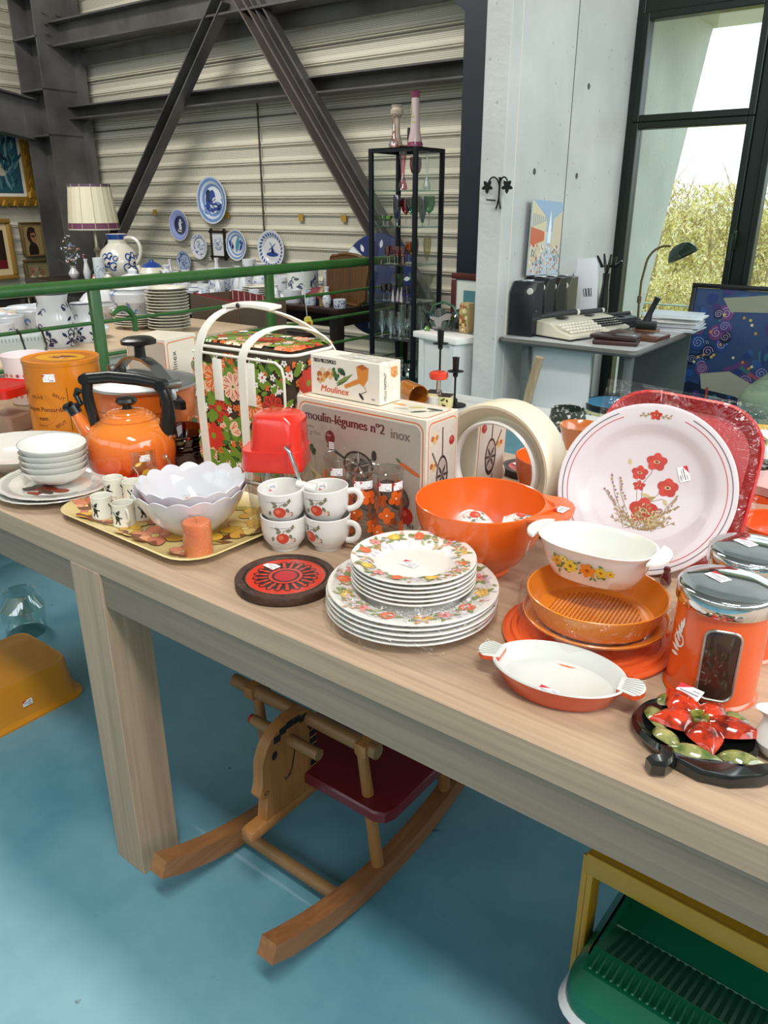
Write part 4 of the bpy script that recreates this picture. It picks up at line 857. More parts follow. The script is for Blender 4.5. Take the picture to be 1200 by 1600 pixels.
# ---- kettle
kp = Vector((-1.475, .985, T)); t = thing('kettle', 'shiny orange enamel kettle with black handle and whistling spout', 'kettle', kp, -.0+AZ-.12)
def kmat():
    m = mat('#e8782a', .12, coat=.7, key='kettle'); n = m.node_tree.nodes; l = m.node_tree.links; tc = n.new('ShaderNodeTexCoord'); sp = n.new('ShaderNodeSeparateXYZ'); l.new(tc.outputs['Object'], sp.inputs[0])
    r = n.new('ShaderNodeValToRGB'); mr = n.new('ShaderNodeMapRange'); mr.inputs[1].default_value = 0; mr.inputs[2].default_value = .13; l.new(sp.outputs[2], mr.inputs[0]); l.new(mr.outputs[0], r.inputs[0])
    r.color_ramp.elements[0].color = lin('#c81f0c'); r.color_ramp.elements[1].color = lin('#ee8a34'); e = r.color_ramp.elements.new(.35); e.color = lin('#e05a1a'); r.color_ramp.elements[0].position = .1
    l.new(r.outputs[0], n['Principled BSDF'].inputs['Base Color']); return m      # colour runs by height from red foot to orange shoulder
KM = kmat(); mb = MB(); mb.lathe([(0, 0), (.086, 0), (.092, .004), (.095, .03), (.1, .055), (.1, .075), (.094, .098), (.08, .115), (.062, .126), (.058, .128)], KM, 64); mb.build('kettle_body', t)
mb = MB(); mb.lathe([(.059, .127), (.06, .131), (.055, .135), (.053, .138), (.048, .139), (.046, .143), (.04, .144), (.038, .147), (.028, .149), (.012, .151)], mat('#ea8032', .12, coat=.7), 56); l_ = mb.build('lid', t); mb = MB(); mb.lathe([(.01, .15), (.009, .158), (.02, .162), (.024, .168), (.021, .175), (0, .178)], BLK, 24); mb.build('lid_knob', l_)
mb = MB(); mb.tube([(-.08, 0, .07), (-.1, 0, .095), (-.118, 0, .125), (-.128, 0, .145)], [.026, .019, .013, .012], mat('#e8782a', .12, coat=.7), 20); mb.build('spout', t)
mb = MB(); mb.tube([(-.122, 0, .135), (-.131, 0, .152)], [.015, .015], BLK, 16); mb.tube([(-.131, 0, .15), (-.148, 0, .148)], [.014, .008], BLK, 12); mb.tube([(-.125, 0, .15), (-.108, 0, .16), (-.116, 0, .178), (-.108, 0, .19)], [.009, .007, .007, .009], BLK, 10); mb.build('whistle', t)
mb = MB(); P = bez((-.078, 0, .105), (-.085, 0, .15), (-.095, 0, .18), (-.082, 0, .215), 10); mb.tube(P, [.014]+[.012]*9+[.013], BLK, 12, flat=1.0)
P = bez((.086, 0, .1), (.098, 0, .14), (.1, 0, .18), (.08, 0, .205), 10); mb.tube(P, [.02, .019, .018, .017, .015, .014, .013, .013, .013, .013, .014], BLK, 14)
mb.tube([(-.086, 0, .215), (-.03, 0, .221), (.03, 0, .217), (.084, 0, .208)], [.013, .0135, .0135, .012], BLK, 16)
for x, z in ((-.088, .215), (.086, .206)): mb.lathe([(0, -.014), (.012, -.013), (.0135, 0), (.012, .013), (0, .014)], BLK, 16, tr(x, 0, z) @ rx(PI/2))
mb.build('handle', t); sticker(t, wrap([(.1, 0), (.1, .12)], PI+.6, .1), 0, .075, .024, 0, .001)

# ---- glass mug and amber bowls, fruit decanter
p0 = onz(224, 752, T); t = thing('glass_mug', 'clear glass mug with gold leaf and red fruit print', 'mug', (p0.x, p0.y, T), facing(p0)-.1)
mb = MB(); R, H = .0365, .078; out = [(R-.001, 0), (R+.001, H)]; mb.lathe([(0, 0), (R-.001, 0), (R+.001, H), (R-.0015, H+.001), (R-.002, .006), (0, .005)], glass('#f6faf8', .1), 40)
p = Pt(mb, wrap(out, -PI/2, R)); p.leaf(-.012, .046, .022, .009, .5, C_('#e0a828')); p.leaf(-.009, .047, .015, .005, .5, C_('#f3dca0')); p.stroke([(-.014, .045), (-.005, .03), (-.01, .01)], .0014, C_('#e8e0d0')); p.disk(-.012, .016, .014, mat('#b81f1c', .3), 14); p.ell(.018, .02, .014, .02, .5, C_('#d0a03a')); p.ell(-.032, .03, .004, .025, 0, C_('#3c4858'))
mb.build('glass_body', t); mb = MB(); mb.tube(bez((R*.98, 0, H*.72), (R*1.9, 0, H*.85), (R*1.8, 0, H*.1), (R*.98, 0, H*.3)), .005, glass('#eef4f2', .3), 10); mb.build('handle', t); sticker(t, wrap(out, -PI/2, R), .012, .064, .022, 0)
p0 = onz(290, 727, T); AMB = glass('#b5571c', .1); mb = MB(); mb.lathe(vessel([(0, 0), (.03, 0), (.032, .006), (.045, .012), (.055, .03), (.059, .045)], .003), AMB, 48)
a0 = mb.build('amber_bowl', loc=(p0.x, p0.y, T), label='amber glass bowl at the bottom of the stack behind the glass mug', cat='bowl', group='amber glass bowls')
for k in range(3): c = dup(a0, (p0.x+(-.003, .003, -.004)[k], p0.y, T+.014*(k+1)), .3*k, 'amber glass bowl, %s in the stack beside the flowered bag' % ('second from below', 'third from below', 'topmost, with yellow sticker,')[k], rot=((.0, .03, 0), (0, -.05, 0), (.04, .06, 0))[k])
mb = MB(); p = Pt(mb, wrap([(.055, .03), (.059, .045)], -PI/2+.9-AZ, .059)); p.rect(-.008, .03, .008, .043, C_('#e3a82a'), 3); mb.build('yellow_sticker', c)
p0 = onz(295, 700, T); t = thing('painted_decanter', 'round clear decanter painted with fruit and green leaves', 'decanter', (p0.x-.03, p0.y+.06, T), 0)
mb = MB(); out = [(0, 0), (.035, 0), (.05, .012), (.06, .045), (.05, .08), (.025, .1), (.014, .115), (.014, .135)]; mb.lathe(out, glass('#f3eee2', .14), 40)
for a0_ in (-1.2, -2.2, -.4):
    p = Pt(mb, wrap(out, a0_, .058))
    for k in range(5): p.ell(random.uniform(-.02, .02), random.uniform(.03, .075), .011, .009, random.random(), mat(('#c98a6a', '#b5705a', '#d0a080')[k % 3], .4)); p.ell(random.uniform(-.022, .022), random.uniform(.03, .08), .008, .006, 0, mat('#4e6a38', .4))
mb.build('decanter_body', t)

# ---- flowered cool bag
bc = Vector((-1.215, 1.165, T)); t = thing('cool_bag', 'flower-print cool bag with white piping and two white handles', 'bag', bc, .07)
BW, BD, BH = .28, .15, .3; mb = MB(); BG = mat('#3d2e1c', .6); GRN = mat('#6f8f28', .55); DGR = mat('#3f6a2a', .55); RD = mat('#cf3320', .5); ORf = mat('#e0692c', .5); PKf = mat('#f0c8a8', .5); WF = mat('#f3ede2', .5); YF = mat('#8a8c2a', .5)
sec = lambda k, b=0: [(x*(1+b), y*(1+b)) for x, y in rrect(BW*k, BD*k, .028, 5)]
mb2 = MB(); loft(mb, [(sec(.97), 0), (sec(1.0), .015), (sec(1.01), .15), (sec(1.0), .27), (sec(.98), .292), (sec(.9), .303), (sec(.6), .304)], BG)
def bagmap(side):
    if side == 'f': return lambda u, v, h: Vector((u, -BD/2*1.006-h, v))
    if side == 'r': return lambda u, v, h: Vector((BW/2*1.006+h, u, v))
    if side == 'l': return lambda u, v, h: Vector((-BW/2*1.006-h, -u, v))
    return lambda u, v, h: Vector((u, v, .3045+h if max(abs(u)/(BW*.46), abs(v)/(BD*.46)) < 1 else .3+h))
def meadow(side, x0, x1, y0, y1, seed, n):
    rnd = random.Random(seed); p = Pt(mb, bagmap(side), .0012, clip=(x0, y0, x1, y1)); pick = lambda m_=.012: (rnd.uniform(x0+m_, x1-m_), rnd.uniform(y0+m_, y1-m_))
    for k in range(int(n*2.2)): x, y = pick(); p.leaf(x, y, rnd.uniform(.02, .04), .011, rnd.uniform(0, 6.3), (GRN, GRN, DGR)[k % 3])
    for k in range(int(n*.8)): x, y = pick(); p.ell(x, y, .013, .009, rnd.random()*3, GRN, 9)
    pts = []
    def free(r):
        for _ in range(30):
            x, y = pick(r*.6)
            if all(math.hypot(x-a, y-b) > r+c for a, b, c in pts): pts.append((x, y, r)); return x, y
        return None
    for k in range(max(3, int(n*.16))):
        q = free(.026)
        if q: p.flower(q[0], q[1], .032, 9, (RD, PKf, ORf, RD, PKf)[k % 5], YF, rnd.random(), 1.25, m2=(BG, ORf, PKf, None, RD)[k % 5])
    for k in range(int(n*.25)):
        q = free(.013)
        if q: p.flower(q[0], q[1], .0125, 8, WF, RD, rnd.random(), .85)
    for k in range(int(n*.9)):
        q = free(.0065)
        if q: p.flower(q[0], q[1], .008, 5, (ORf, WF, ORf)[k % 3], BG if k % 3 else None, rnd.random(), .7)
meadow('f', -.142, .142, .008, .284, 3, 62); meadow('f', -.142, .142, .008, .284, 9, 34); meadow('r', -.078, .078, .008, .284, 4, 36); meadow('l', -.068, .068, .01, .284, 5, 20); meadow('t', -.136, .136, -.072, .072, 6, 60)
mb.build('bag_body', t); WV = mat('#efe9dc', .4)
mb = MB()
mb.tube([(x*1.0, y*1.0, .293) for x, y in rrect(BW*.985, BD*.985, .028, 5)], .0034, WV, 8, closed=True)
mb.tube([(x*1.02, y*1.02, .006) for x, y in rrect(BW*.985, BD*.985, .028, 5)], .003, WV, 8, closed=True)
P = [(-.098, .075), (-.098, .255), (.11, .255), (.118, .24), (.118, .012)]; mb.tube([(x, -BD/2-.004, z) for x, z in ((-.135, .28), (.1, .278), (.115, .268), (.12, .25), (.122, .012))], .003, WV, 8); mb.build('piping', t)
yf = -BD/2-.004
ptsA = [(-.118, yf, .012), (-.12, yf-.002, .16), (-.118, yf-.003, .25)]+bez((-.116, yf-.003, .27), (-.11, yf, .345), (-.085, -.03, .372), (-.04, -.01, .372), 10)+bez((-.04, -.01, .372), (.04, .02, .37), (.1, .05, .335), (.118, BD/2, .29), 10)[1:]+[(.12, BD/2+.004, .2)]
ptsB = [(.006, yf, .012), (.008, yf-.002, .16), (.01, yf-.003, .25)]+bez((.011, yf-.003, .275), (.02, yf+.005, .335), (.06, .0, .35), (.1, .03, .33), 12)+bez((.1, .03, .33), (.12, .05, .32), (.13, BD/2, .3), (.135, BD/2+.004, .24), 6)[1:]
for P_ in (ptsA, ptsB): mb = MB(); mb.strap(P_, .021, .0035, (1, -.25 if 0 else 0, 0), WV); mb.build('handle', t, label='white strap handle')
mb = MB(); mb.strap(bez((-.075, -.022, .374), (-.05, -.012, .379), (-.01, .0, .379), (.03, .01, .372), 8), .034, .006, (.1, 1, .1), WV); mb.lathe([(0, .003), (.004, .0025), (.006, 0)], INK, 14, tr(-.04, -.03, .376) @ rx(PI/2)); mb.build('handle_cuff', t)
for x in (-.065, .028): mb = MB(); mb.box((x, -BD/2-.0035, .225), (.026, .003, .09), WV, bev=.001); mb.build('white_patch', t)

# ---- ice crusher
p0 = onz(438, 822, T); t = thing('ice_crusher', 'hand ice crusher with red top and clear body and crank', 'ice crusher', (p0.x, p0.y, T), AZ-.12)
mb = MB(); CG = glass('#f2f4f4', .1); loft(mb, [(rrect(.07, .06, .014), 0), (rrect(.078, .066, .015), .01), (rrect(.088, .075, .016), .105)], CG, cap1=False); mb.lathe([(.022, .03), (.026, .1)], CG, 24)
loft(mb, [(rrect(.062, .052, .012), .002), (rrect(.066, .056, .012), .03)], glass('#e8e4de', .12)); mb.build('container', t)
mb = MB(); loft(mb, [(rrect(.094, .082, .018), .103), (rrect(.097, .085, .02), .108), (rrect(.094, .082, .02), .135)], mat('#dd2f22', .2, coat=.5)); 
loft(mb, [([(x+.006, y) for x, y in rrect(.08, .078, .02)], .134), ([(x+.008, y) for x, y in rrect(.074, .074, .02)], .178), ([(x+.006, y) for x, y in rrect(.064, .064, .02)], .186), ([(x+.006, y) for x, y in rrect(.045, .045, .015)], .188)], mat('#dd2f22', .2, coat=.5)); mb.build('red_top', t)
mb = MB()
for s2 in (-1, 1): mb.tube([(s2*.008, -.012, .104), (s2*.012, -.018, .085), (-s2*.008, -.02, .07), (s2*.008, -.018, .05), (s2*.014, -.014, .035)], .0045, WHT, 8)
mb.build('crushing_teeth', t)
mb = MB(); mb.tube([(.03, -.038, .148), (.03, -.056, .148), (.036, -.06, .143), (.05, -.06, .1), (.052, -.062, .094)], .0028, CHR, 10); c_ = mb.build('crank', t); mb = MB(); mb.tube([(.045, -.062, .096), (.06, -.064, .093), (.075, -.066, .09)], [.006, .0065, .0085], WHT, 14); mb.build('crank_knob', c_); t.scale = (1.2,)*3

# ---- kitchen mill boxes
def veg(p, x, y, s, k):
    if k == 0:
        for a in range(3): p.ell(x+s*.3*a, y-s*.12*a, s*.55, s*.14, -.35, mat('#cf6a34', .5), 12)
        p.leaf(x-.3*s, y+.15*s, s*.5, s*.2, 2.6, mat('#4a6a34', .5))
    elif k == 1: p.disk(x, y, s*.5, mat('#a8281f', .4), 14); p.disk(x-s*.1, y+s*.15, s*.2, mat('#cc5548', .4), 8)
    elif k == 2:
        for a in range(4): p.disk(x+s*.35*math.cos(1.6*a), y+s*.35*math.sin(1.6*a), s*.3, mat(('#c9803c', '#e0c8a0', '#b5652c', '#dab070')[a], .4), 12)
    elif k == 3:
        for a in range(14): p.ell(x+random.uniform(-.5, .5)*s, y+random.uniform(-.35, .35)*s, s*.16, s*.13, a, mat(('#2f5230', '#3f6a3a', '#24402a')[a % 3], .5), 8)
    elif k == 4:
        p.ell(x, y, s*.6, s*.45, 0, mat('#4a4640', .35, .4), 24); p.ell(x, y, s*.53, s*.38, 0, mat('#b9b4aa', .25, .6), 24); p.ell(x+.05*s, y-.02*s, s*.36, s*.25, .3, mat('#6a655c', .3, .5), 18)
        for a in range(5): p.leaf(x, y, s*.45, s*.1, a*1.26+.3, mat('#d8d4cc', .3, .5))
        p.stroke([(x+.5*s, y+.2*s), (x-.0, y)], s*.04, mat('#2b2a28', .4)); p.stroke([(x-.55*s, y+.12*s), (x-1.25*s, y+.42*s)], s*.09, mat('#5d5850', .3, .5)); p.ell(x+.62*s, y+.42*s, s*.1, s*.17, 0, mat('#33302c', .4), 12); p.stroke([(x+.3*s, y+.1*s), (x+.6*s, y+.35*s)], s*.04, mat('#55504a', .4))
    elif k == 5:
        p.ell(x, y, s*.6, s*.42, -.4, mat('#55504a', .4), 24); p.ell(x, y, s*.5, s*.33, -.4, mat('#8f8a80', .3, .4), 24)
        for a in range(6): p.ring(x, y, s*(.1+.05*a), s*.012, mat('#5f5a52', .4), 18)
    elif k == 6:
        p.leaf(x, y, s*1.5, s*.2, -.7, mat('#b9b48a', .5)); p.leaf(x+.1*s, y-.05*s, s*1.5, s*.16, -.9, mat('#8f9a5a', .5)); p.leaf(x, y, s*1.2, s*.16, -.5, mat('#cfc8a0', .5))
bxc = mat('#e4d9c6', .45, coat=.2); t = thing('food_mill_box', 'large boxed vegetable mill in clear film, the small box on top', 'box', (-.877, 1.118, T), -.01); bw, bd, bh = .31, .1, .228
mb = MB(); mb.box((0, 0, bh/2), (bw, bd, bh), bxc, bev=.0012, seg=1); f = lambda u, v, h: Vector((u, -bd/2-h, v)); p = Pt(mb, f)
GB = mat('#b3a79a', .4, coat=.2); OB = mat('#d9733c', .4)
def rbox(p, x0, y0, x1, y1, r, m):
    w_, h_ = x1-x0, y1-y0; p.poly([(x0+w_/2+a, y0+h_/2+b) for a, b in rrect(w_, h_, r, 5)], m)
rbox(p, -.149, .008, .149, .22, .018, OB); rbox(p, -.1465, .0105, .1465, .2175, .016, bxc); rbox(p, -.143, .014, .143, .214, .014, GB)
MN = mat('#5c1f2c', .4); p.text('moulin-légumes nº2', -.132, .186, .026, MN, fit=.195, bold=.0011); p.text('inox', .078, .183, .026, mat('#6e5f58', .4), fit=.042, bold=.0009)
p.text('avec', -.131, .169, .012, mat('#6e5f58', .4)); p.text('3 grilles', -.131, .157, .012, mat('#6e5f58', .4)); p.ell(-.07, .157, .0125, .0145, 0, mat('#7a1420', .4), 18); p.text('stop', -.078, .16, .006, WHT)
veg(p, .0, .115, .062, 4); veg(p, .11, .135, .03, 0); veg(p, .085, .075, .062, 5); veg(p, .01, .06, .075, 5); veg(p, .112, .04, .034, 1); veg(p, -.125, .12, .035, 3); veg(p, -.13, .09, .045, 6); veg(p, -.1, .05, .04, 2)
p.text('453', .115, .018, .011, INK, bold=.0003); mb.build('box_body', t)
p.n = 0; m2 = MB(); p = Pt(m2, lambda u, v, h: Vector((bw/2+h, u, v)), .0005)
rbox(p, -.044, .008, .044, .22, .012, OB); rbox(p, -.0425, .0105, .0425, .2175, .011, bxc); rbox(p, -.0405, .013, .0405, .215, .01, mat('#d3cabc', .4)); 
p.stroke([(.0, .205), (.001, .15)], .004, mat('#3d3935', .4)); p.ell(.001, .115, .019, .038, 0, mat('#2d2a28', .4), 22); p.ell(.001, .117, .015, .031, 0, mat('#cfcac2', .3, .4), 20)
for a in range(6): p.leaf(.001, .115, .022, .006, a*1.05, mat('#3d3a36', .4))
veg(p, -.025, .19, .018, 2); veg(p, .03, .175, .018, 1); veg(p, -.027, .14, .018, 2); veg(p, -.022, .05, .025, 5); veg(p, .01, .045, .02, 3); veg(p, .025, .06, .022, 0); p.stroke([(-.012, .13), (-.032, .165)], .004, mat('#6a6560', .4)); p.stroke([(-.01, .08), (-.01, .045)], .003, mat('#3d3935', .4))
m2.build('side_print', t); m3 = MB(); p = Pt(m3, lambda u, v, h: Vector((u, v, bh+h)), .0005); rbox(p, -.149, -.044, .149, .044, .014, OB); rbox(p, -.147, -.042, .147, .042, .012, bxc)
for k in range(5): p.ell(.05+.02*k, (-1)**k*.012, .016, .006, .3*k, mat(('#e0925a', '#b9b4aa', '#c9ba7a', '#55604a', '#9a958c')[k], .4), 14)
p.ell(.125, .018, .018, .006, 0, mat('#3b4a3a', .4)); m3.build('top_print', t)
mb = MB(); p = Pt(mb, f, .003); p.rect(-.071, .136, -.058, .15, STW); p.rect(-.0695, .139, -.0595, .14, STG); p.rect(-.0695, .143, -.0595, .144, STG); p.rect(-.0695, .147, -.0595, .148, STG); mb.build('price_sticker', t)
mb = MB(); mb.surf(lambda u, v: (-.158+.316*u, -bd/2-.0018-.0012*math.sin(u*9+v*5)*math.sin(v*11), .001+.228*v), 30, 20, glass('#ffffff', .03, .12, .8, 14)); mb.surf(lambda u, v: (bw/2+.0018+.001*math.sin(u*9+v*13), -.052+.104*u, .001+.228*v), 10, 20, glass('#ffffff', .03, .12, .8, 14)); mb.build('plastic_wrap', t)
t = thing('herb_mill_box', 'small boxed herb mill lying on the large mill box', 'box', (-.93, 1.125, T+bh+.002), -.02); w2, d2, h2 = .172, .062, .076
mb = MB(); mb.box((0, 0, h2/2), (w2, d2, h2), mat('#ece4d4', .4), bev=.001, seg=1); p = Pt(mb, lambda u, v, h: Vector((u, -d2/2-h, v)))
p.text('TRITA PREZZEMOLO', -.078, .063, .0105, INK, fit=.058, bold=.0005); p.text('Moulinex', -.06, .008, .018, mat('#d9532c', .4), fit=.07, shear=.25, bold=.0004, rot=-.0); p.text('443', .066, .007, .006, INK)
veg(p, -.055, .04, .022, 2); veg(p, -.062, .03, .012, 2); veg(p, -.035, .044, .017, 2); veg(p, -.012, .046, .03, 3); p.leaf(-.02, .022, .05, .007, .6, mat('#4d6b3a', .4)); p.leaf(-.022, .026, .05, .006, .5, mat('#7a8f4a', .4))
OM = mat('#d98a3a', .35); OD = mat('#b8642a', .35); p.poly([(.03, .066), (.043, .061), (.06, .065), (.058, .045), (.048, .03), (.036, .036), (.033, .05)], OM); p.poly([(.032, .066), (.045, .071), (.06, .065), (.044, .06)], OD); p.poly([(-.0, .027), (.003, .021), (.04, .036), (.04, .046)], OM); p.stroke([(.05, .03), (.055, .022), (.042, .016)], .0012, INK); p.ell(.042, .011, .008, .003, -.8, INK)
mb.build('box_body', t); m2 = MB(); p = Pt(m2, lambda u, v, h: Vector((w2/2+h, u, v))); p.text('MOULI PARSMINT', -.012, .006, .0095, INK, rot=PI/2, fit=.052, bold=.0003); p.poly([(.0, .066), (.02, .066), (.022, .05), (.012, .045), (.002, .05)], OM); m2.build('side_print', t)
m3 = MB(); p = Pt(m3, lambda u, v, h: Vector((u, v, h2+h)), .0008); p.rect(.0, -.012, .035, .004, mat('#f8f6f2', .4)); m3.build('price_sticker', t)
mb = MB(); mb.surf(lambda u, v: (w2/2+.0025+.0012*math.sin(u*9+v*13), -.034+.068*u, .0+.078*v), 14, 14, FILM); mb.surf(lambda u, v: (-.02+.11*u, -.034+.068*v, h2+.0025+.0015*math.sin(u*13+v*8)), 14, 14, FILM); mb.build('plastic_wrap', t)
# back box at left
t = thing('mixer_box', 'cream cardboard box standing behind the pressure cooker knob', 'box', (-2.02, 1.5, T), .25)
mb = MB(); mb.box((0, 0, .1), (.15, .15, .2), bxc, bev=.0012, seg=1); p = Pt(mb, lambda u, v, h: Vector((u, -.075-h, v))); rbox(p, -.07, .01, .07, .19, .01, OB); rbox(p, -.068, .012, .068, .188, .009, mat('#bfb5a4', .4)); p.text('inox', .0, .12, .02, mat('#6e6459', .4))
p = Pt(mb, lambda u, v, h: Vector((.075+h, u, v))); rbox(p, -.07, .01, .07, .19, .01, OB); rbox(p, -.067, .013, .067, .187, .009, bxc); p.text('Moulinex', -.03, .05, .03, INK, rot=PI/2, bold=.0005); mb.build('box_body', t)

# ---- round mirror in a deep cream ring
rp = onz(768, 822, T); R = .121; mc = Vector((rp.x+.004, rp.y+.0, T+R)); nrm = Vector((-.04, -1, .03)).normalized()
t = thing('ring_mirror', 'round mirror in a thick cream plastic ring standing on edge', 'mirror', mc, rot=Vector((0, 0, 1)).rotation_difference(nrm).to_euler())
CRM = mat('#e3d9bf', .35, coat=.2); mb = MB(); mb.lathe([(.0, -.055), (R-.012, -.055), (R-.002, -.05), (R, -.04), (R, .02), (R-.003, .026), (R-.008, .025), (R-.012, .018), (R-.028, -.004), (R-.036, -.006)], CRM, 96); mb.build('ring_frame', t)
mb = MB(); mb.lathe([(R-.04, -.01), (R-.04, .014), (R-.0365, .018), (R-.033, .014), (R-.033, -.012)], WHT, 72); mb.lathe([(0, .008), (R-.04, .008)], mat('#f2f4f4', .01, 1), 72); mb.build('mirror_glass', t)
# ---- red tray in film, red pot behind
rc = cpt+xr*.032-nx*.062+yr*.016; t = thing('red_tray', 'red rectangular tray in clear film leaning behind the poppy plate', 'tray', rc, rot=(R_ @ rzm(-.1)).to_euler())
RT = mat('#c42a2a', .25, coat=.4); mb = MB(); loft(mb, [(rrect(.22, .25, .06), -.012), (rrect(.23, .26, .065), -.01), (rrect(.26, .295, .08), .016), (rrect(.266, .3, .082), .018), (rrect(.258, .292, .08), .019), (rrect(.226, .256, .065), -.006), (rrect(.18, .2, .05), -.008)], RT); mb.build('tray_body', t)
mb = MB(); mb.surf(lambda u, v: (-.14+.28*u, -.155+.31*v, .024+.006*math.sin(17*u+5*v)*math.sin(13*v)-.03*max(0, abs(u-.5)*2-.85)/.15*.6), 40, 40, FILM); mb.build('plastic_wrap', t)
p0 = onz(850, 838, T); mb = MB(); mb.lathe(vessel([(0, 0), (.04, 0), (.052, .006), (.058, .03), (.058, .05)], .004), mat('#a8201a', .25, coat=.4), 40); mb.build('red_dish', loc=(p0.x+.02, p0.y+.03, T), label='small dark red dish half hidden between the mixing bowl and poppy plate', cat='dish')
# ================================================================ BEYOND THE TABLE: rail, tables of china, cabinet
GRNR = mat('#27521f', .4, coat=.2, noise=('#346228', 12, .4))
RX = -2.9; t = thing('guard_rail', 'green tubular guard rail crossing in front of the china tables', 'rail')
mb = MB(); mb.tube([(RX, -1.5, 1.035), (RX, 3.98, 1.035)], .024, GRNR, 16); mb.build('top_rail', t)
for z, r in ((.885, .008), (.75, .008), (.61, .008), (.47, .008), (.33, .008), (.19, .008)): mb = MB(); mb.tube([(RX, -1.5, z), (RX, 3.98, z)], r, GRNR, 8); mb.build('lower_bar', t)
ys = [onX(148, 470, RX).y, onX(421, 450, RX).y, 3.95, onX(148, 470, RX).y-1.15]
for y in ys: mb = MB(); mb.box((RX, y, .51), (.022, .05, 1.02), GRNR, bev=.003); mb.box((RX, y, .008), (.1, .1, .016), GRNR, bev=.002); mb.build('post', t)
mb = MB(); a_ = onX(195, 497, RX); mb.tube(bez(a_+Vector((0, -.06, .02)), a_+Vector((0, -.02, .06)), a_+Vector((0, .06, .05)), a_+Vector((0, .045, -.06)), 12), .012, GRNR, 10); mb.build('curled_hook', t)

def table(name, label, x0, x1, y0, y1, z, top, leg, thk=.035, lw_=.06):
    t = thing(name, label, 'table'); mb = MB(); mb.box(((x0+x1)/2, (y0+y1)/2, z-thk/2), (x1-x0, y1-y0, thk), top, bev=.004); mb.build('tabletop', t)
    mb = MB(); mb.box(((x0+x1)/2, (y0+y1)/2, z-thk-.04), (x1-x0-.08, y1-y0-.08, .08), leg); mb.build('apron', t)
    for x in (x0+.07, x1-.07):
        for y in (y0+.07, y1-.07): mb = MB(); mb.tube([(x, y, 0), (x, y, (z-thk)*.6), (x, y, z-thk)], [lw_*.55, lw_*.7, lw_*.8], leg, 8); mb.build('leg', t)
    return t
DKW = wood('#1c130e', '#33231a', 0, rough=.3); LTW = wood('#b9a184', '#d2bc9f', 0)
table('china_table', 'long dark wooden table of blue and white china along the cladding wall', -6.7, -4.92, 3.62, 4.5, .75, DKW, mat('#1e1612', .4))
table('china_table', 'dark wooden table holding the carved board and windmill china', -4.88, -3.12, 3.62, 4.45, .75, DKW, mat('#1e1612', .4))
table('stock_table', 'pale table with stacked white plates behind the green rail', -4.1, -3.02, .9, 2.86, .745, LTW, mat('#cfc9bb', .5))
table('low_side_table', 'dark side table with carafes beside the paintings', -7.3, -6.0, 2.2, 3.3, .7, wood('#3a2418', '#52321f', 1), mat('#2a1a12', .5))
PORC = mat('#d8dadd', .15, coat=.5); CRE = mat('#d9d5c5', .2, coat=.4); BLU = mat('#2a4590', .2, coat=.4); LBL = mat('#6f8fc4', .2, coat=.4); DBL = mat('#16244f', .2, coat=.4)
def one(name, label, cat, loc, builder, group=None, rz=0, rot=None, sc=1):
    mb = MB(); builder(mb); o = mb.build(name, loc=loc, rz=rz, rot=rot, label=label, cat=cat, group=group); o.scale = (sc,)*3; return o
def blueprint(mb, out, R, n, seed, m=None, z0=.1, z1=.8):
    rnd = random.Random(seed); H = max(z for r, z in out)
    for a0 in (-PI/2, 0, PI/2, PI):
        p = Pt(mb, wrap(out, a0+.3, R), .001)
        for k in range(n): u = rnd.uniform(-.7, .7)*R; v = H*rnd.uniform(z0, z1); p.leaf(u, v, R*.4, R*.16, rnd.uniform(0, 6.3), m or BLU); 
        for k in range(n//2): p.ring(rnd.uniform(-.6, .6)*R, H*rnd.uniform(z0, z1), R*.16, R*.06, m or BLU, 10, 0, 4.6)
# plates hung on the cladding
def wallplate(px, py, d, label, painter, rim=None, base=None):
    q = onY(px, py, 4.845); R = d/2; top, prof = plate_profs(R, R*.14, .004, .66); mb = MB(); mb.lathe(prof, base or PORC, 48); p = Pt(mb, dish(top), .0008)
    if rim: p.ring(0, 0, R*.83, R*.26, rim, 40)
    painter(p, R); o = mb.build('wall_plate', loc=(q.x, 4.86, q.z), rot=(PI/2, 0, 0), label=label, cat='plate', group='plates hung on the cladding wall'); return o
def land(p, R):
    p.disk(0, 0, R*.93, LBL, 40); p.disk(0, 0, R*.8, mat('#dfe6ee', .2, coat=.4), 40); p.ell(0, -R*.35, R*.68, R*.3, 0, BLU, 24); p.ell(-.2*R, 0, R*.35, R*.34, .2, BLU, 14); p.ell(-.3*R, .22*R, R*.2, R*.24, .2, DBL, 12); p.ell(-.05*R, .15*R, R*.2, R*.3, 0, BLU, 12)
    for k in range(18): p.leaf(random.uniform(-.6, .5)*R, random.uniform(-.55, .1)*R, R*.3, R*.1, random.uniform(-.6, .6), (DBL, LBL, PORC)[k % 3])
def blue1(p, R): p.disk(0, 0, R*.96, mat('#8f9bd0', .25), 36); p.disk(0, 0, R*.6, DBL, 32); p.ell(0, -.05*R, .13*R, .3*R, .2, PORC, 12); p.disk(.05*R, .3*R, .1*R, PORC, 10); p.stroke([(0, .1*R), (.25*R, .2*R)], .06*R, PORC); p.stroke([(-.1*R, -.2*R), (-.3*R, -.35*R), (.1*R, -.42*R)], .07*R, PORC)
def dense(c):
    def f(p, R):
        rnd = random.Random(int(R*1e4)); 
        for k in range(60): a = rnd.uniform(0, 6.3); r = R*rnd.uniform(.1, .9); p.leaf(r*math.cos(a), r*math.sin(a), R*.22, R*.08, rnd.uniform(0, 6.3), (BLU, LBL, c)[k % 3])
        p.ring(0, 0, R*.68, R*.03, BLU, 30)
    return f
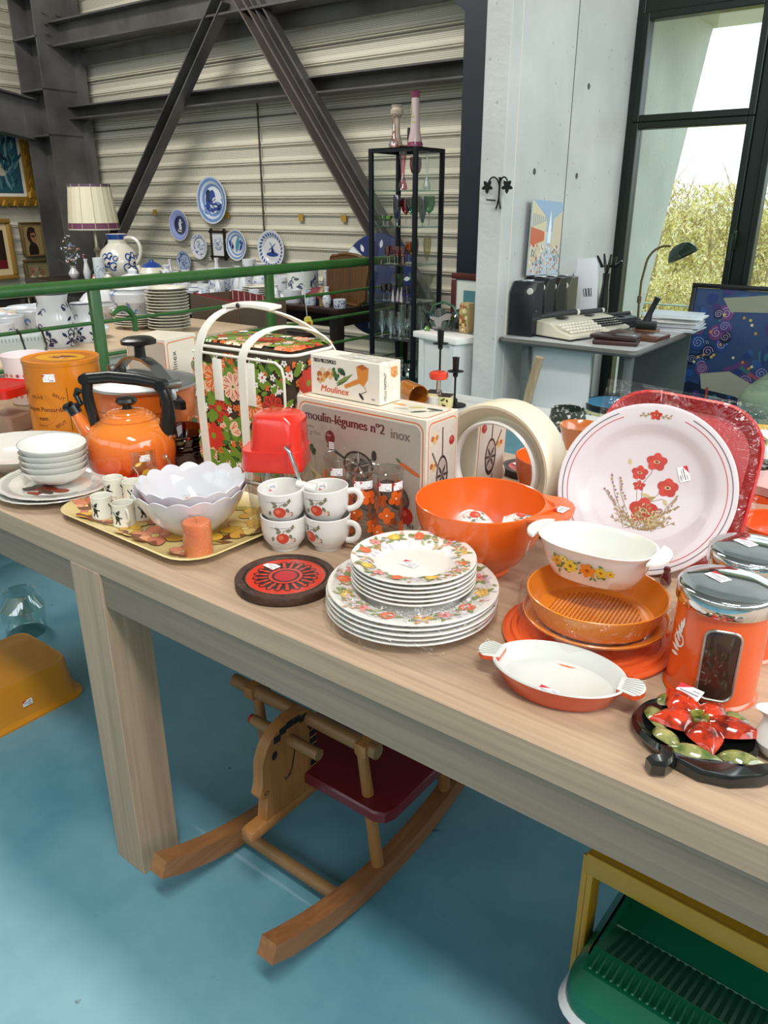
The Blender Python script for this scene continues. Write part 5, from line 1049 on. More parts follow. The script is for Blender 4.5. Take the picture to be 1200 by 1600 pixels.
def mill(p, R):
    for k in range(26): a = 2*PI*k/26; p.leaf(R*.72*math.cos(a), R*.72*math.sin(a), R*.22, R*.12, a+.7, BLU); p.disk(R*.85*math.cos(a+.1), R*.85*math.sin(a+.1), R*.05, LBL, 7)
    p.ell(0, -.25*R, R*.45, R*.12, 0, BLU, 16); p.poly([(-.1*R, -.2*R), (.12*R, -.2*R), (.06*R, .15*R), (-.05*R, .15*R)], DBL)
    for a in (.6, 2.2, 3.7, 5.3): p.stroke([(0, .12*R), (.3*R*math.cos(a), .12*R+.3*R*math.sin(a))], .05*R, BLU)
def tulip(p, R): p.disk(0, 0, R*.9, LBL, 30); p.disk(0, 0, R*.84, PORC, 30); p.leaf(-.1*R, -.5*R, R*1.2, R*.4, 1.3, mat('#4f93a8', .3)); p.leaf(-.4*R, -.4*R, R*.9, R*.3, 1.9, BLU); p.leaf(.2*R, -.4*R, R*.8, R*.25, 1.0, BLU); p.disk(.4*R, .2*R, .16*R, BLU, 10); p.disk(-.45*R, -.1*R, .14*R, DBL, 10)
wallplate(332, 313, .385, 'largest blue and white wall plate with a landscape, highest on the cladding', land, base=mat('#c9d0d8', .2, coat=.4))
wallplate(280, 352, .27, 'pale blue wall plate with dark centre and white figure', blue1)
wallplate(311, 385, .22, 'blue patterned wall plate between the dark centre plate and the framed tile', dense(PORC))
wallplate(369, 383, .26, 'wall plate with blue tulips right of the framed tile', tulip)
wallplate(424, 390, .31, 'wall plate with a windmill scene and blue scalloped rim', mill)
wallplate(287, 409, .2, 'small dark blue wall plate lowest on the cladding, above the rail', dense(DBL), base=mat('#a9b6cc', .2))
wallplate(179, 372, .15, 'small black and white oval plate behind the big jug', lambda p, R: (p.ring(0, 0, R*.8, R*.1, INK, 30), p.ell(0, 0, R*.4, R*.55, 0, mat('#5b564e', .4), 16)))
q = onY(342, 382, 4.84); t = thing('framed_tile', 'small blue tile in a dark wooden frame hung between wall plates', 'picture', q); mb = MB(); mb.box((0, 0, 0), (.15, .01, .19), PORC); p = Pt(mb, plane((0, -.005, 0), (1, 0, 0), (0, 0, 1))); dense(DBL)(p, .07); mb.build('tile', t)
mb = MB(); FB = mat('#221d16', .4)
for x in (-.085, .085): mb.box((x, -.005, 0), (.02, .022, .27), FB, bev=.002)
for z in (-.105, .105): mb.box((0, -.006, z), (.22, .02, .02), FB, bev=.002)
mb.build('frame', t)
for i, (px, py) in enumerate(((160, 363), (163, 381))):
    q = onY(px, py, 4.85); t = thing('small_print', ('upper', 'lower')[i]+' of two tiny blue prints hung behind the lamp stem', 'picture', q); mb = MB(); mb.box((0, 0, 0), (.1, .012, .1), mat('#b9bcb8', .4)); mb.build('frame', t); mb = MB(); mb.box((0, -.008, 0), (.07, .004, .07), mat('#8ea0b8', .4)); mb.build('print', t)
# paintings on the left wall
def painting(label, tl, br, X, fw, fc, scene_, mat_in='#efe9dc', ornate=False, tilt=0):
    a = onX(*tl, X); b = onX(*br, X); w_ = abs(b.y-a.y); h_ = abs(a.z-b.z); c = Vector((X, (a.y+b.y)/2, (a.z+b.z)/2)); t = thing('painting', label, 'painting', c, PI/2)
    F = mat(fc, .35, .5 if ornate else .1, bump=.6 if ornate else 0, bscale=40); mb = MB()
    for s_, (sx, sz, cx, cz) in enumerate(((w_, fw, 0, h_/2-fw/2), (w_, fw, 0, -h_/2+fw/2), (fw, h_-2*fw, w_/2-fw/2, 0), (fw, h_-2*fw, -w_/2+fw/2, 0))): mb.box((cx, -.02, cz), (sx, .05, sz), F, bev=.012, seg=2); mb.box((cx, -.045, cz), (sx*.985, .015, sz*.6) if sx > sz else (sx*.6, .015, sz*.985), F, bev=.006)
    if ornate:
        for k in range(26):
            u = k/26*2*(w_+h_)
            for cx, cz in ((0, 0),):
                if u < w_: x, z = -w_/2+u, h_/2-fw*.3
                elif u < w_+h_: x, z = w_/2-fw*.3, h_/2-(u-w_)
                elif u < 2*w_+h_: x, z = w_/2-(u-w_-h_), -h_/2+fw*.3
                else: x, z = -w_/2+fw*.3, -h_/2+(u-2*w_-h_)
                big = 1.6 if k % 6 == 0 else 1; mb.lathe([(0, .02*big), (.03*big, .012*big), (.04*big, 0)], F, 10, tr(x, -.045, z) @ rx(PI/2), fn=lambda a, r, z: (1+.25*math.sin(4*a), 0))
    mb.build('frame', t); mb = MB(); mb.box((0, -.012, 0), (w_-2*fw, .02, h_-2*fw), mat(mat_in, .5)); p = Pt(mb, plane((0, -.0225, 0), (1, 0, 0), (0, 0, 1)), clip=(-w_/2+fw, -h_/2+fw, w_/2-fw, h_/2-fw)); scene_(p, w_-2*fw, h_-2*fw); mb.build('canvas', t); return t
def sc_blue(p, w, h):
    rnd = random.Random(3); p.rect(-w/2+.03, -h/2+.03, w/2-.03, h/2-.03, C_('#2f5a66'))
    for k in range(90): p.leaf(rnd.uniform(-.42, .34)*w, rnd.uniform(-.42, .3)*h, rnd.uniform(.08, .2), .03, rnd.uniform(.6, 2.2), C_(('#4a7c86', '#1c3c48', '#7fa0a2', '#20505c')[k % 4]))
    p.ell(-.05*w, .0, .1*w, .16*h, .3, C_('#d8cdb4')); p.ell(0, -.12*h, .14*w, .06*h, -.5, C_('#cfc6ac')); p.poly([(0, .3*h), (.1*w, .05*h), (.2*w, .02*h), (.05*w, .2*h)], C_('#101e2a'))
def sc_dark(p, w, h): p.rect(-w*.36, -h*.38, w*.36, h*.38, C_('#2c1c14')); p.rect(-w*.36, -h*.38, w*.36, -h*.2, C_('#6a1a22')); p.ell(-.1*w, 0, .16*w, .2*h, 0, C_('#5a2226')); p.ell(.1*w, .1*h, .1*w, .14*h, 0, C_('#3d3418'))
def sc_port(p, w, h):
    p.rect(-w/2, -h/2, w/2, h/2, C_('#a08a5c')); p.ell(0, -.38*h, .27*w, .3*h, 0, C_('#2c211a')); p.ell(-.02*w, .12*h, .25*w, .27*h, 0, C_('#32241c')); p.ell(.06*w, .08*h, .14*w, .19*h, .1, C_('#a5744c')); p.ell(.0, .3*h, .2*w, .1*h, 0, C_('#32241c')); p.disk(.1*w, .1*h, .012, INK, 6); p.disk(.01*w, .1*h, .012, INK, 6); p.rect(-.12*w, -.25*h, -.06*w, -.1*h, C_('#32241c'))
def sc_flow(bg, fl_, vase):
    def f(p, w, h):
        rnd = random.Random(int(w*1000)); p.rect(-w/2, -h/2, w/2, h/2, C_(bg)); p.ell(0, -.22*h, .16*w, .18*h, 0, C_(vase))
        for k in range(16): p.leaf(rnd.uniform(-.3, .3)*w, rnd.uniform(-.1, .3)*h, .15*w, .05*w, rnd.uniform(0, 6), C_('#4f5a30'))
        for k in range(16): p.flower(rnd.uniform(-.32, .32)*w, rnd.uniform(-.1, .32)*h, .075*w, 5, C_(fl_[k % len(fl_)]), C_(fl_[(k+1) % len(fl_)]))
    return f
LX = -8.14
painting('large gilt-framed painting in teal and cream, cut by the left edge', (-75, 178), (56, 322), LX, .09, '#b98a34', sc_blue, ornate=True)
painting('dark painting in a wide gold frame below the large gilt one', (-48, 342), (28, 436), LX, .05, '#a07a3a', sc_dark, '#d9c294')
painting('small portrait of a dark-haired person on ochre in a thin frame', (27, 347), (70, 400), LX, .018, '#7a6238', sc_port)
painting('flower painting with roses in a teal vase, just above the rail', (34, 406), (85, 462), LX, .025, '#6b5a34', sc_flow('#8d8560', ['#a8403a', '#e0cfae', '#c98a76'], '#3f8f90'))
painting('still life with pink flowers below the rail at the left edge', (-20, 460), (27, 496), LX, .03, '#a8823e', sc_flow('#4f2a18', ['#c99a8a', '#b5705a'], '#8a5028'))
painting('dark painting of white roses leaning below the rail', (46, 462), (82, 494), LX, .008, '#2a1c14', sc_flow('#1c1a16', ['#e8e4d8', '#d9d8c4'], '#1c1a16'))
mb = MB(); 
# lamp
q = onz(150, 440, .75); t = thing('table_lamp', 'table lamp with cream panelled shade edged in plum on the far table', 'lamp', (q.x, 4.05, .75), 0)
lp = onY(143, 322, 4.05); sc_ = 1; Z0 = onY(148, 357, 4.05).z-.75; Z1 = onY(136, 288, 4.05).z-.75; r0 = .205; r1 = .165
lx = lp.x-q.x; mb = MB(); mb.lathe([(r0, Z0), (r1, Z1)], mat('#e6dcc0', .7), 24, sharp if False else tr(lx, 0, 0)); mb.lathe([(r1-.002, Z1), (r0-.002, Z0)], mat('#efe6cc', .7), 24, tr(lx, 0, 0)); s_ = mb.build('lamp_shade', t, sharp=.2)
mb = MB(); mb.lathe([(r0+.004, Z0), (r0-.001, Z0+.045)], mat('#6e3e56', .7), 24, tr(lx, 0, 0)); mb.lathe([(r0+.004, Z0-.01), (r0+.005, Z0)], mat('#d8cfc0', .7), 24, tr(lx, 0, 0)); mb.lathe([(r1+.005, Z1-.02), (r1+.004, Z1)], mat('#5e4a5c', .7), 24, tr(lx, 0, 0))
for k in range(12): a = 2*PI*k/12; mb.tube([(lx+(r0+.002)*math.cos(a), (r0+.002)*math.sin(a), Z0), (lx+(r1+.002)*math.cos(a), (r1+.002)*math.sin(a), Z1)], .003, mat('#cfc4a4', .7), 5)
mb.build('shade_trim', s_)
mb = MB(); mb.lathe([(0, 0), (.07, 0), (.075, .015), (.03, .03), (.018, .06), (.03, .1), (.035, .12), (.02, .15), (.016, .2), (.03, .23), (.014, .26), (.014, Z0+.08), (0, Z0+.08)], mat('#b9ae92', .3, .6), 24, tr(lx, 0, 0)); mb.build('lamp_base', t)
# jug, teapot etc on the far table
def jugb(mb):
    out = [(0, 0), (.09, 0), (.1, .01), (.16, .1), (.165, .17), (.13, .25), (.075, .3), (.07, .34), (.085, .37)]; mb.lathe(vessel(out, .006), CRE, 40); mb.lathe([(.0715, .33), (.0865, .371)], BLU, 32)
    for a0 in (-PI/2, -PI/2-1.2, -PI/2+1.3): 
        p = Pt(mb, wrap(out, a0, .16), .0015)
        for x, y, r in ((0, .16, .035), (-.05, .12, .028), (.05, .13, .03), (.02, .21, .022), (-.03, .2, .024), (.07, .19, .018)): p.ring(x, y, r, .011, BLU, 18, .5, 5.4); p.leaf(x, y-.02, .04, .018, .8, DBL)
    mb.tube(bez((.07, 0, .34), (.25, 0, .38), (.24, 0, .2), (.155, 0, .14)), .014, CRE, 10)
q = onY(190, 437, 3.95); one('stoneware_jug', 'big cream jug with blue scrollwork standing beside the table lamp', 'jug', (q.x, 3.95, .75), jugb, rz=.35)
def teapot(mb): out = [(0, 0), (.06, 0), (.1, .04), (.105, .09), (.08, .13)]; mb.lathe(out, CRE, 32); mb.lathe([(.082, .13), (.06, .155), (.02, .17), (.018, .185), (0, .19)], BLU, 28); blueprint(mb, out, .1, 3, 4); mb.tube(bez((-.09, 0, .05), (-.15, 0, .06), (-.15, 0, .1), (-.18, 0, .13)), .015, CRE); mb.tube(bez((.09, 0, .11), (.17, 0, .13), (.15, 0, .03), (.09, 0, .04)), .009, CRE)
q = onY(233, 425, 3.95); one('teapot', 'cream teapot with blue lid right of the big jug', 'teapot', (q.x, 3.98, .75), teapot)
def vase(R, H, m, ptn=None):
    def f(mb):
        out = [(0, 0), (R*.6, 0), (R*.95, H*.2), (R, H*.4), (R*.6, H*.7), (R*.42, H*.85), (R*.6, H)]; mb.lathe(vessel(out, .003), m, 28)
        if ptn: blueprint(mb, out, R, 5, int(H*100), ptn)
    return f
def cylp(R, H, m, ptn=None):
    def f(mb):
        out = [(0, 0), (R*.9, 0), (R*.98, .01), (R, H)]; mb.lathe(vessel(out, .003), m, 28)
        if ptn: blueprint(mb, out, R, 6, int(H*100), ptn)
    return f
t = thing('flower_vase', 'small white vase of pale blue and pink artificial flowers', 'vase', (onY(117, 437, 3.9).x, 3.9, .75)); mb = MB(); vase(.045, .1, PORC)(mb); mb.build('vase_body', t); mb = MB(); rnd = random.Random(2)
for k in range(70):
    x, z = rnd.gauss(0, .05), .13+abs(rnd.gauss(0, .05))+(.1 if k % 3 == 0 else 0); x = x*(.4 if z > .24 else 1); c = mat(('#9fb0d6', '#d9a59a', '#c9cfe6', '#5e6a4a', '#e6dcd8')[k % 5], .6); y = rnd.gauss(0, .03)
    mb.lathe([(0, .008), (.012, .003), (0, -.006)], c, 6, tr(x, y, z) @ rx(rnd.uniform(0, 3)));
    if k % 4 == 0: mb.tube([(0, 0, .08), (x, y, z)], .0015, mat('#4d5a3a', .6), 4)
mb.build('flowers', t)
FAR = [(138, 3.85, 'slender white bottle vase left of the lamp foot', vase(.03, .17, PORC), 'vase'), (158, 3.72, 'white cylindrical vase in front of the lamp foot', cylp(.045, .2, PORC, LBL), 'vase'), (170, 3.75, 'pair of small pale figurine pieces below the lamp', vase(.04, .09, CRE), 'ornament'),
 (150, 3.72, 'tiny brown and white figurine under the lamp', vase(.035, .07, mat('#d8b99a', .3)), 'ornament'), (182, 3.7, 'small clear-blue cup in front of the big jug', cylp(.035, .06, mat('#cfdbe2', .2)), 'cup'), (262, 3.9, 'blue and white patterned jar right of the teapot', vase(.05, .16, PORC, BLU), 'jar'), (276, 3.8, 'small blue figured vase by the windmill china', vase(.04, .13, PORC, DBL), 'vase'), (290, 3.85, 'short white vase with blue marks', cylp(.04, .12, PORC, BLU), 'vase'),
 (337, 3.9, 'white tankard with blue flowers above the crate', cylp(.055, .16, PORC, BLU), 'tankard'), (352, 4.05, 'white mug with blue pattern beside the tankard', cylp(.055, .15, PORC, LBL), 'mug'), (366, 4.1, 'second white mug with blue pattern behind the candlestick figures', cylp(.05, .15, PORC, LBL), 'mug'), (372, 3.75, 'tall white porcelain figure standing left of the rail post', vase(.035, .2, PORC), 'figurine'), (381, 3.73, 'tall white porcelain figure, the right one of the pair', vase(.035, .19, PORC), 'figurine'), (344, 3.72, 'short white candle cup in front of the tankard', cylp(.03, .1, PORC), 'cup'),
 (391, 4.1, 'tall blue and white cylinder vase left of the rail post', cylp(.05, .22, PORC, BLU), 'vase'), (409, 4.05, 'pile of white cups with blue rims near the rail post', vase(.07, .2, PORC, LBL), 'cup pile'), (437, 4.05, 'wide blue and white bowl right of the rail post', cylp(.11, .12, PORC, GREY), 'bowl'), (473, 4.05, 'drum-shaped jar with grey blue leaf pattern', cylp(.11, .19, mat('#d8dad4', .3), mat('#4a5468', .3)), 'jar'), (490, 3.8, 'small pale blue cup before the drum jar', cylp(.05, .08, mat('#a9bccb', .3)), 'cup'), (456, 3.72, 'small white square pot under the drum jar', cylp(.06, .08, PORC), 'pot')]
for px, Y, lb, bf, ct in FAR:
    q = onY(px, 440, Y); one(ct.replace(' ', '_'), lb, ct, (q.x, Y, .75), bf)
def plt(R, h, n=28, m=None, pat=None):
    def f(mb):
        top, prof = plate_profs(R, h, .004); mb.lathe(prof, m or PORC, n)
        if pat: p = Pt(mb, dish(top), .0008); p.ring(0, 0, R*.85, R*.12, pat, 24); p.disk(0, 0, R*.3, pat, 12)
    return f
rnd = random.Random(31); ORDN = ('first', 'second', 'third', 'fourth', 'fifth', 'sixth', 'seventh', 'eighth', 'ninth', 'tenth', 'eleventh', 'twelfth')
for row, (Y, z_, nm_) in enumerate(((3.68, .7505, 'front'), (4.2, .7505, 'back'))):
    for k in range(12):
        px = 238+27*k+rnd.uniform(-5, 5); q = onY(px, 460, Y+rnd.uniform(-.02, .04)); h_ = rnd.uniform(.06, .1)+.05*row; r_ = rnd.uniform(.028, .04); kind = ('cup', 'small_vase', 'pot')[k % 3]
        if -4.93 < q.x < -4.87: q.x = -4.95
        bf = (cylp(r_, h_*.8, PORC, LBL), vase(r_*.9, h_*1.4, PORC, BLU), cylp(r_*1.2, h_*.7, PORC, BLU if k % 2 else None))[k % 3]
        one('china_'+kind, 'blue-marked %s, %s from the left in the %s row of the far tables' % (kind.replace('_', ' '), ORDN[k], nm_), kind.split('_')[-1], (q.x, q.y, z_), bf, 'small china on the far tables')
FP_ = [(205, 3.75, .14, 'white oval dish lying flat in front of the big jug', None), (238, 3.78, .13, 'white dish lying between teapot and plate stacks', LBL), (258, 3.7, .13, 'blue-marked plate on the far table left of the crate', BLU), (292, 3.72, .15, 'blue-patterned plate lying behind the crate', BLU), (306, 3.95, .14, 'white plate raised at the back of the far table', None), (318, 3.7, .14, 'white plate lying behind the crate lid', None), (420, 3.72, .12, 'white plate lying under the stack of bowls by the rail post', None), (450, 3.9, .12, 'blue edged plate under the wide bowl', LBL)]
for px, Y, R, lb, pt in FP_: q = onY(px, 450, Y); one('plate', lb, 'plate', (q.x, Y, .7505), plt(R, .02, pat=pt))
def stack(px, Y, R, n, lab, z=.7505, X=None, pat=None, step=.011, hh=.02):
    q = Vector((X, Y, z)) if X is not None else onY(px, 470, Y); mb = MB(); plt(R, hh, 32, m=CRE if pat is None else PORC, pat=pat)(mb); o = mb.build('stacked_plate', loc=(q.x, Y, z), label='plate at the bottom of '+lab, cat='plate', group='plates: '+lab)
    ORD = ('second', 'third', 'fourth', 'fifth', 'sixth', 'seventh', 'eighth', 'ninth', 'tenth', 'eleventh', 'twelfth', 'thirteenth')
    for k in range(1, n): dup(o, (q.x+random.uniform(-.003, .003), Y, z+k*step), k, 'plate in '+lab+(', topmost' if k == n-1 else ', %s up' % ORD[k-1]))
stack(402, 3.78, .1, 5, 'the low pile of small bowls before the cup pile', step=.014)
# stock table crockery
sp_ = onz(266, 516, .7455)
stack(0, sp_.y, .105, 14, 'the tall pile of cream plates right of the tureen', .7455, sp_.x, step=.0145)
q = onz(222, 512, .7455); stack(0, q.y, .12, 6, 'the flat pile of plates under the tureen', .7455, q.x-.03)
stack(0, 2.75, .12, 9, 'the pile of plates behind the tall cream pile', .7455, -3.75, step=.02)
def tureen(mb):
    out = [(0, 0), (.07, 0), (.075, .02), (.12, .06), (.125, .1), (.11, .12)]; mb.lathe(out, PORC, 40, fn=lambda a, r, z: (1+.03*math.sin(8*a), 0)); mb.lathe([(.115, .12), (.12, .125), (.09, .16), (.05, .185), (.02, .195), (.025, .21), (0, .225)], PORC, 40, fn=lambda a, r, z: (1+.03*math.sin(8*a), 0)); blueprint(mb, out, .12, 4, 8, LBL)
    for s_ in (-1, 1): mb.tube([(s_*.115, -.02, .08), (s_*.15, -.01, .09), (s_*.15, .01, .09), (s_*.115, .02, .08)], .008, PORC, 8)
one('tureen', 'white lidded tureen with blue sprigs standing on piled plates', 'tureen', (q.x-.03, q.y, .82), tureen)
q = onz(166, 505, .7455); one('tureen', 'white porcelain sauce tureen wrapped in shiny film left of the lidded tureen', 'tureen', (q.x-.1, q.y+.05, .7455), tureen, sc=.9)
q = onz(175, 535, .7455); one('serving_bowl', 'white flared bowl beside the green hook', 'bowl', (q.x-.22, q.y-.0, .7455), vase(.12, .12, PORC))
def pitcher(mb): out = [(0, 0), (.07, 0), (.085, .05), (.08, .13), (.06, .19), (.07, .23)]; mb.lathe(vessel(out, .005), PORC, 36); blueprint(mb, out, .08, 12, 9, DBL, .05, .75); mb.lathe([(.0705, .226), (.0712, .2315), (.069, .232)], DBL, 30); mb.tube(bez((-.06, 0, .2), (-.14, 0, .21), (-.13, 0, .1), (-.08, 0, .08)), .011, DBL, 8)
q = onz(92, 540, .7455); one('pitcher', 'white pitcher boldly painted in dark blue standing behind the orange tin', 'pitcher', (q.x, q.y, .7455), pitcher)
q = onz(108, 540, .7455); one('small_pitcher', 'white and blue creamer right of the dark blue pitcher', 'pitcher', (q.x-.05, q.y+.12, .7455), pitcher, sc=.75)
LOTS = [(40, 540, cylp(.07, .12, PORC, None), 'white cream pot on the pale table left of the blue pitcher', 'pot'), (58, 528, cylp(.075, .13, PORC, LBL), 'white printed mug in the crowd left of the blue pitcher', 'mug'), (22, 535, vase(.08, .12, mat('#cdd7e6', .3), LBL), 'pale blue lidded pot near the left edge behind the rail', 'pot'), (5, 540, cylp(.06, .1, PORC, BLU), 'blue and white cup at the left edge behind the rail', 'cup'), (70, 512, cylp(.11, .1, PORC, None), 'wide white bowl behind the printed mug', 'bowl'), (30, 512, vase(.1, .1, mat('#d8e0ec', .3), LBL), 'pale blue bowl far left behind the rail', 'bowl'), (118, 545, vase(.05, .11, CRE, GREY), 'small grey patterned cup at the right of the pitcher', 'cup'), (8, 515, cylp(.08, .1, mat('#e6dccb', .3)), 'cream dish at the far left beyond the rail', 'dish')]
for i, (px, py, bf, lb, ct) in enumerate(LOTS): q = onz(px, py, .7455); q.x = min(q.x, -3.12); one('china_'+ct, lb, ct, (q.x-(.0 if i % 2 else .12), q.y, .7455), bf)
def letrack(mb):
    G = mat('#c3cec8', .3, coat=.2); mb.box((0, 0, .05), (.2, .1, .1), G, bev=.02)
    p = Pt(mb, plane((0, -.05, 0), (1, 0, 0), (0, 0, 1)))
    for k in range(14): p.leaf(-.09+.014*k, .06, .02, .006, PI/2, C_('#9aaaa4'))
q = onz(50, 562, .7455); one('celadon_planter', 'pale grey-green fluted planter just behind the orange tin', 'planter', (-3.2, q.y+.02, .7455), letrack, rz=1.2)
one('blue_cloth', 'crumpled royal blue cloth bundle behind the rail post', 'cloth', (-4.5, 2.95, .55), lambda mb: mb.surf(lambda u, v: (-.25+.5*u, -.2+.4*v, .12+.14*math.sin(PI*u)*math.sin(PI*v)+.03*math.sin(u*17+v*6)*math.sin(v*19)), 30, 30, mat('#1f3c7c', .7)))
table('packing_stand', 'small dark stand carrying the blue cloth beyond the pale table', -4.8, -4.2, 2.92, 3.4, .66, DKW, mat('#1e1612', .4))
# crate lined with tartan
cq = onz(372, 520, .74); t = thing('tartan_crate', 'open brown board crate lined with tartan cloth behind the cool bag', 'crate', (-3.55, 3.2, .65), -.28)
CB = mat('#5e4a3a', .6); mb = MB(); mb.box((0, -.14, .08), (.66, .012, .2), CB); mb.box((-.33, 0, .08), (.012, .29, .2), CB); mb.box((.33, 0, .08), (.012, .29, .2), CB); mb.box((0, .14, .08), (.66, .012, .2), CB); mb.box((0, 0, -.01), (.66, .28, .015), CB); mb.build('crate_body', t)
mb = MB(); TA = mat('#7a2028', .8); mb.box((0, -.128, .16), (.64, .006, .06), TA); mb.box((0, .128, .12), (.64, .006, .14), TA)
for k in range(16):
    for y in (-.132+.0005-.0, .1245): mb.box((-.3+.04*k, y+(.0075 if y < 0 else 0), .16), (.006, .0015, .055), mat(('#d8d2c0', '#2c4a4a')[k % 2], .8))
mb.build('tartan_lining', t)
table('crate_stand', 'low dark stand holding the tartan-lined crate', -3.95, -3.12, 2.98, 3.42, .63, DKW, mat('#1e1612', .4))
# carved board, cushion, blue round table top, papers
bp_ = onY(545, 470, 3.85); P = []
for k in range(40):
    a = 2*PI*k/40; x, z = .17*math.copysign(abs(math.cos(a))**.45, math.cos(a)), .145*math.copysign(abs(math.sin(a))**.45, math.sin(a)); w_ = 1+.035*math.sin(9*a); P.append((x*w_, z*w_))
t = thing('carved_board', 'carved brown wooden board with scalloped edge standing on the dark table', 'board', (bp_.x, 3.85, .9), rot=(PI/2-.12, 0, -.1)); mb = MB(); mb.prism(P, -.01, .02, wood('#3a230c', '#5e3c16', 1), ch=.006); mb.build('board', t)
mb = MB(); mb.tube([(x*1.02, z*1.02, .012) for x, z in P], .012, mat('#5a3a14', .35, .2), 8, closed=True); mb.build('carved_edge', t)
def cush(mb): mb.lathe([(0, 0), (.1, 0), (.115, .02), (.1, .06), (.05, .095), (0, .1)], mat('#6d1f26', .7), 24, sx=1, sy=.7, fn=lambda a, r, z: (1+.04*math.sin(6*a), 0)); mb.lathe([(.105, -.002), (.122, .006), (.12, .028), (.104, .035)], mat('#191a22', .3), 24, sx=1.04, sy=.76)
q = onY(500, 480, 3.8); one('red_hat', 'dark red cushion hat with black band beside the carved board', 'hat', (q.x, 3.8, .7505), cush)
q = onY(572, 420, 4.35); t = thing('blue_round_board', 'dark blue round painted board leaning behind the glass cabinet', 'board', (q.x-.02, 4.5, q.z-.12), rot=(PI/2-.1, 0, 0)); mb = MB(); mb.lathe([(0, 0), (.34, 0), (.35, .01), (.34, .02), (0, .02)], mat('#1d2b5e', .3), 48); p = Pt(mb, lambda u, v, h: Vector((u, v, .02+h)))
for k in range(10): a = 2*PI*k/10+.2; p.leaf(.25*math.cos(a), .25*math.sin(a), .06, .03, a, PORC)
mb.build('board', t)
q = onY(553, 400, 4.1); one('folded_napkins', 'folded white paper napkins tied with string on the dark table', 'napkins', (q.x, 4.02, .7505), lambda mb: (mb.prism([(-.12, 0), (.12, 0), (.16, .24), (.02, .34), (-.1, .2)], -.01, .01, PORC, M=rx(PI/2-.15)), mb.prism([(-.14, 0), (.05, 0), (.02, .2), (-.16, .17)], .015, .03, PORC, M=rx(PI/2-.2))), sc=1)
def light_cloth(mb): mb.lathe([(0, 0), (.09, 0), (.1, .05), (.07, .12), (0, .14)], mat('#a9c4cc', .8), 24, fn=lambda a, r, z: (1+.12*math.sin(5*a+z*30), 0))
one('blue_cushion', 'pale blue crumpled cushion seen through the cabinet', 'cushion', (-3.3, 4.0, .7505), light_cloth)
def cone(mb): mb.lathe([(0, 0), (.03, 0), (.03, .06), (.045, .07), (.02, .11), (0, .125)], mat('#8a6a48', .5), 24, fn=lambda a, r, z: (1+.06*math.sin(12*a), 0))
q = onX(487, 500, -3.05); one('brown_umbrella_lamp', 'small brown fluted lamp ornament left of the table leg', 'lamp', (-3.3, 3.7, .7505), cone)
q = onX(481, 505, RX+.03); t = thing('yellow_daffodil', 'yellow fabric flower hanging from the rail by a string', 'flower', q); mb = MB(); p = Pt(mb, lambda u, v, h: Vector((h, u, v)))
for k in range(6): a = k*PI/3; mb.lathe([(0, .004), (.016, .002), (.018, 0), (0, -.003)], mat('#cfc24a', .6), 10, tr(0, .022*math.cos(a), .022*math.sin(a)) @ ry(PI/2))
mb.lathe([(0, .016), (.011, .014), (.009, 0)], mat('#a04a20', .6), 10, ry(PI/2)); mb.build('petals', t); mb = MB(); mb.tube([(0, 0, 0), (.0, -.01, .1), (0, -.03, .268-.0)], .002, PORC, 5); mb.build('string', t)
mb = MB()
for i, px in enumerate((27, 62)): q = onX(px, 522, RX); q.z = .885; mb2 = MB(); mb2.tube([q+Vector((0, 0, .012)), q+Vector((.02, 0, .0)), q+Vector((.02, .01, -.06)), q+Vector((.03, -.01, -.1))], .004, BLK, 6); mb2.build('wire_hook', label=('left', 'right')[i]+' black wire hook hanging on the middle rail bar', cat='hook')

# ---------------- glass cabinet
cn = Vector((-2.52, 3.57, 0)); cw, cdp, chh = .315, .27, 1.618; DKM = mat('#10161c', .4, .3); x0, x1, y0, y1 = cn.x-cw, cn.x, cn.y, cn.y+cdp
t = thing('display_cabinet', 'tall narrow black metal cabinet with glass shelves of coloured glassware', 'cabinet', (0, 0, 0))
for x in (x0+.01, x1-.01):
    for y in (y0+.01, y1-.01): mb = MB(); mb.box((x, y, chh/2), (.022, .022, chh), DKM, bev=.001, seg=1); mb.build('post', t)
for z in (chh-.01, .05, .34):
    mb = MB()
    for y in (y0+.01, y1-.01): mb.box(((x0+x1)/2, y, z), (cw-.044, .02, .02), DKM)
    for x in (x0+.01, x1-.01): mb.box((x, (y0+y1)/2, z), (.02, cdp-.044, .02), DKM)
    mb.build('rail', t)
def zat(py): return onX(632, py, -2.66).z
SZ = [zat(300)-.0, zat(358), zat(417), zat(474), zat(532)]
SZ = [onY(652, y, 3.57).z for y in (297, 356, 417, 477, 537)]
mb = MB(); mb.box(((x0+x1)/2, (y0+y1)/2, chh-.003), (cw, cdp, .006), glass('#a8c4bc', .15)); mb.build('top_glass', t)
for i, z in enumerate(SZ): mb = MB(); mb.box(((x0+x1)/2, (y0+y1)/2, z), (cw-.03, cdp-.03, .006), glass('#d5ece4', .12) if i < 4 else DKM, bev=.001, seg=1); mb.build('glass_shelf' if i < 4 else 'metal_shelf', t)
mb = MB(); mb.box((x0+.01, (y0+y1)/2, .86), (.003, cdp-.05, 1.5), glass('#f6fbf9', .05)); mb.box((x1-.01, (y0+y1)/2, .86), (.003, cdp-.05, 1.5), glass('#f6fbf9', .05)); mb.build('side_glass', t)
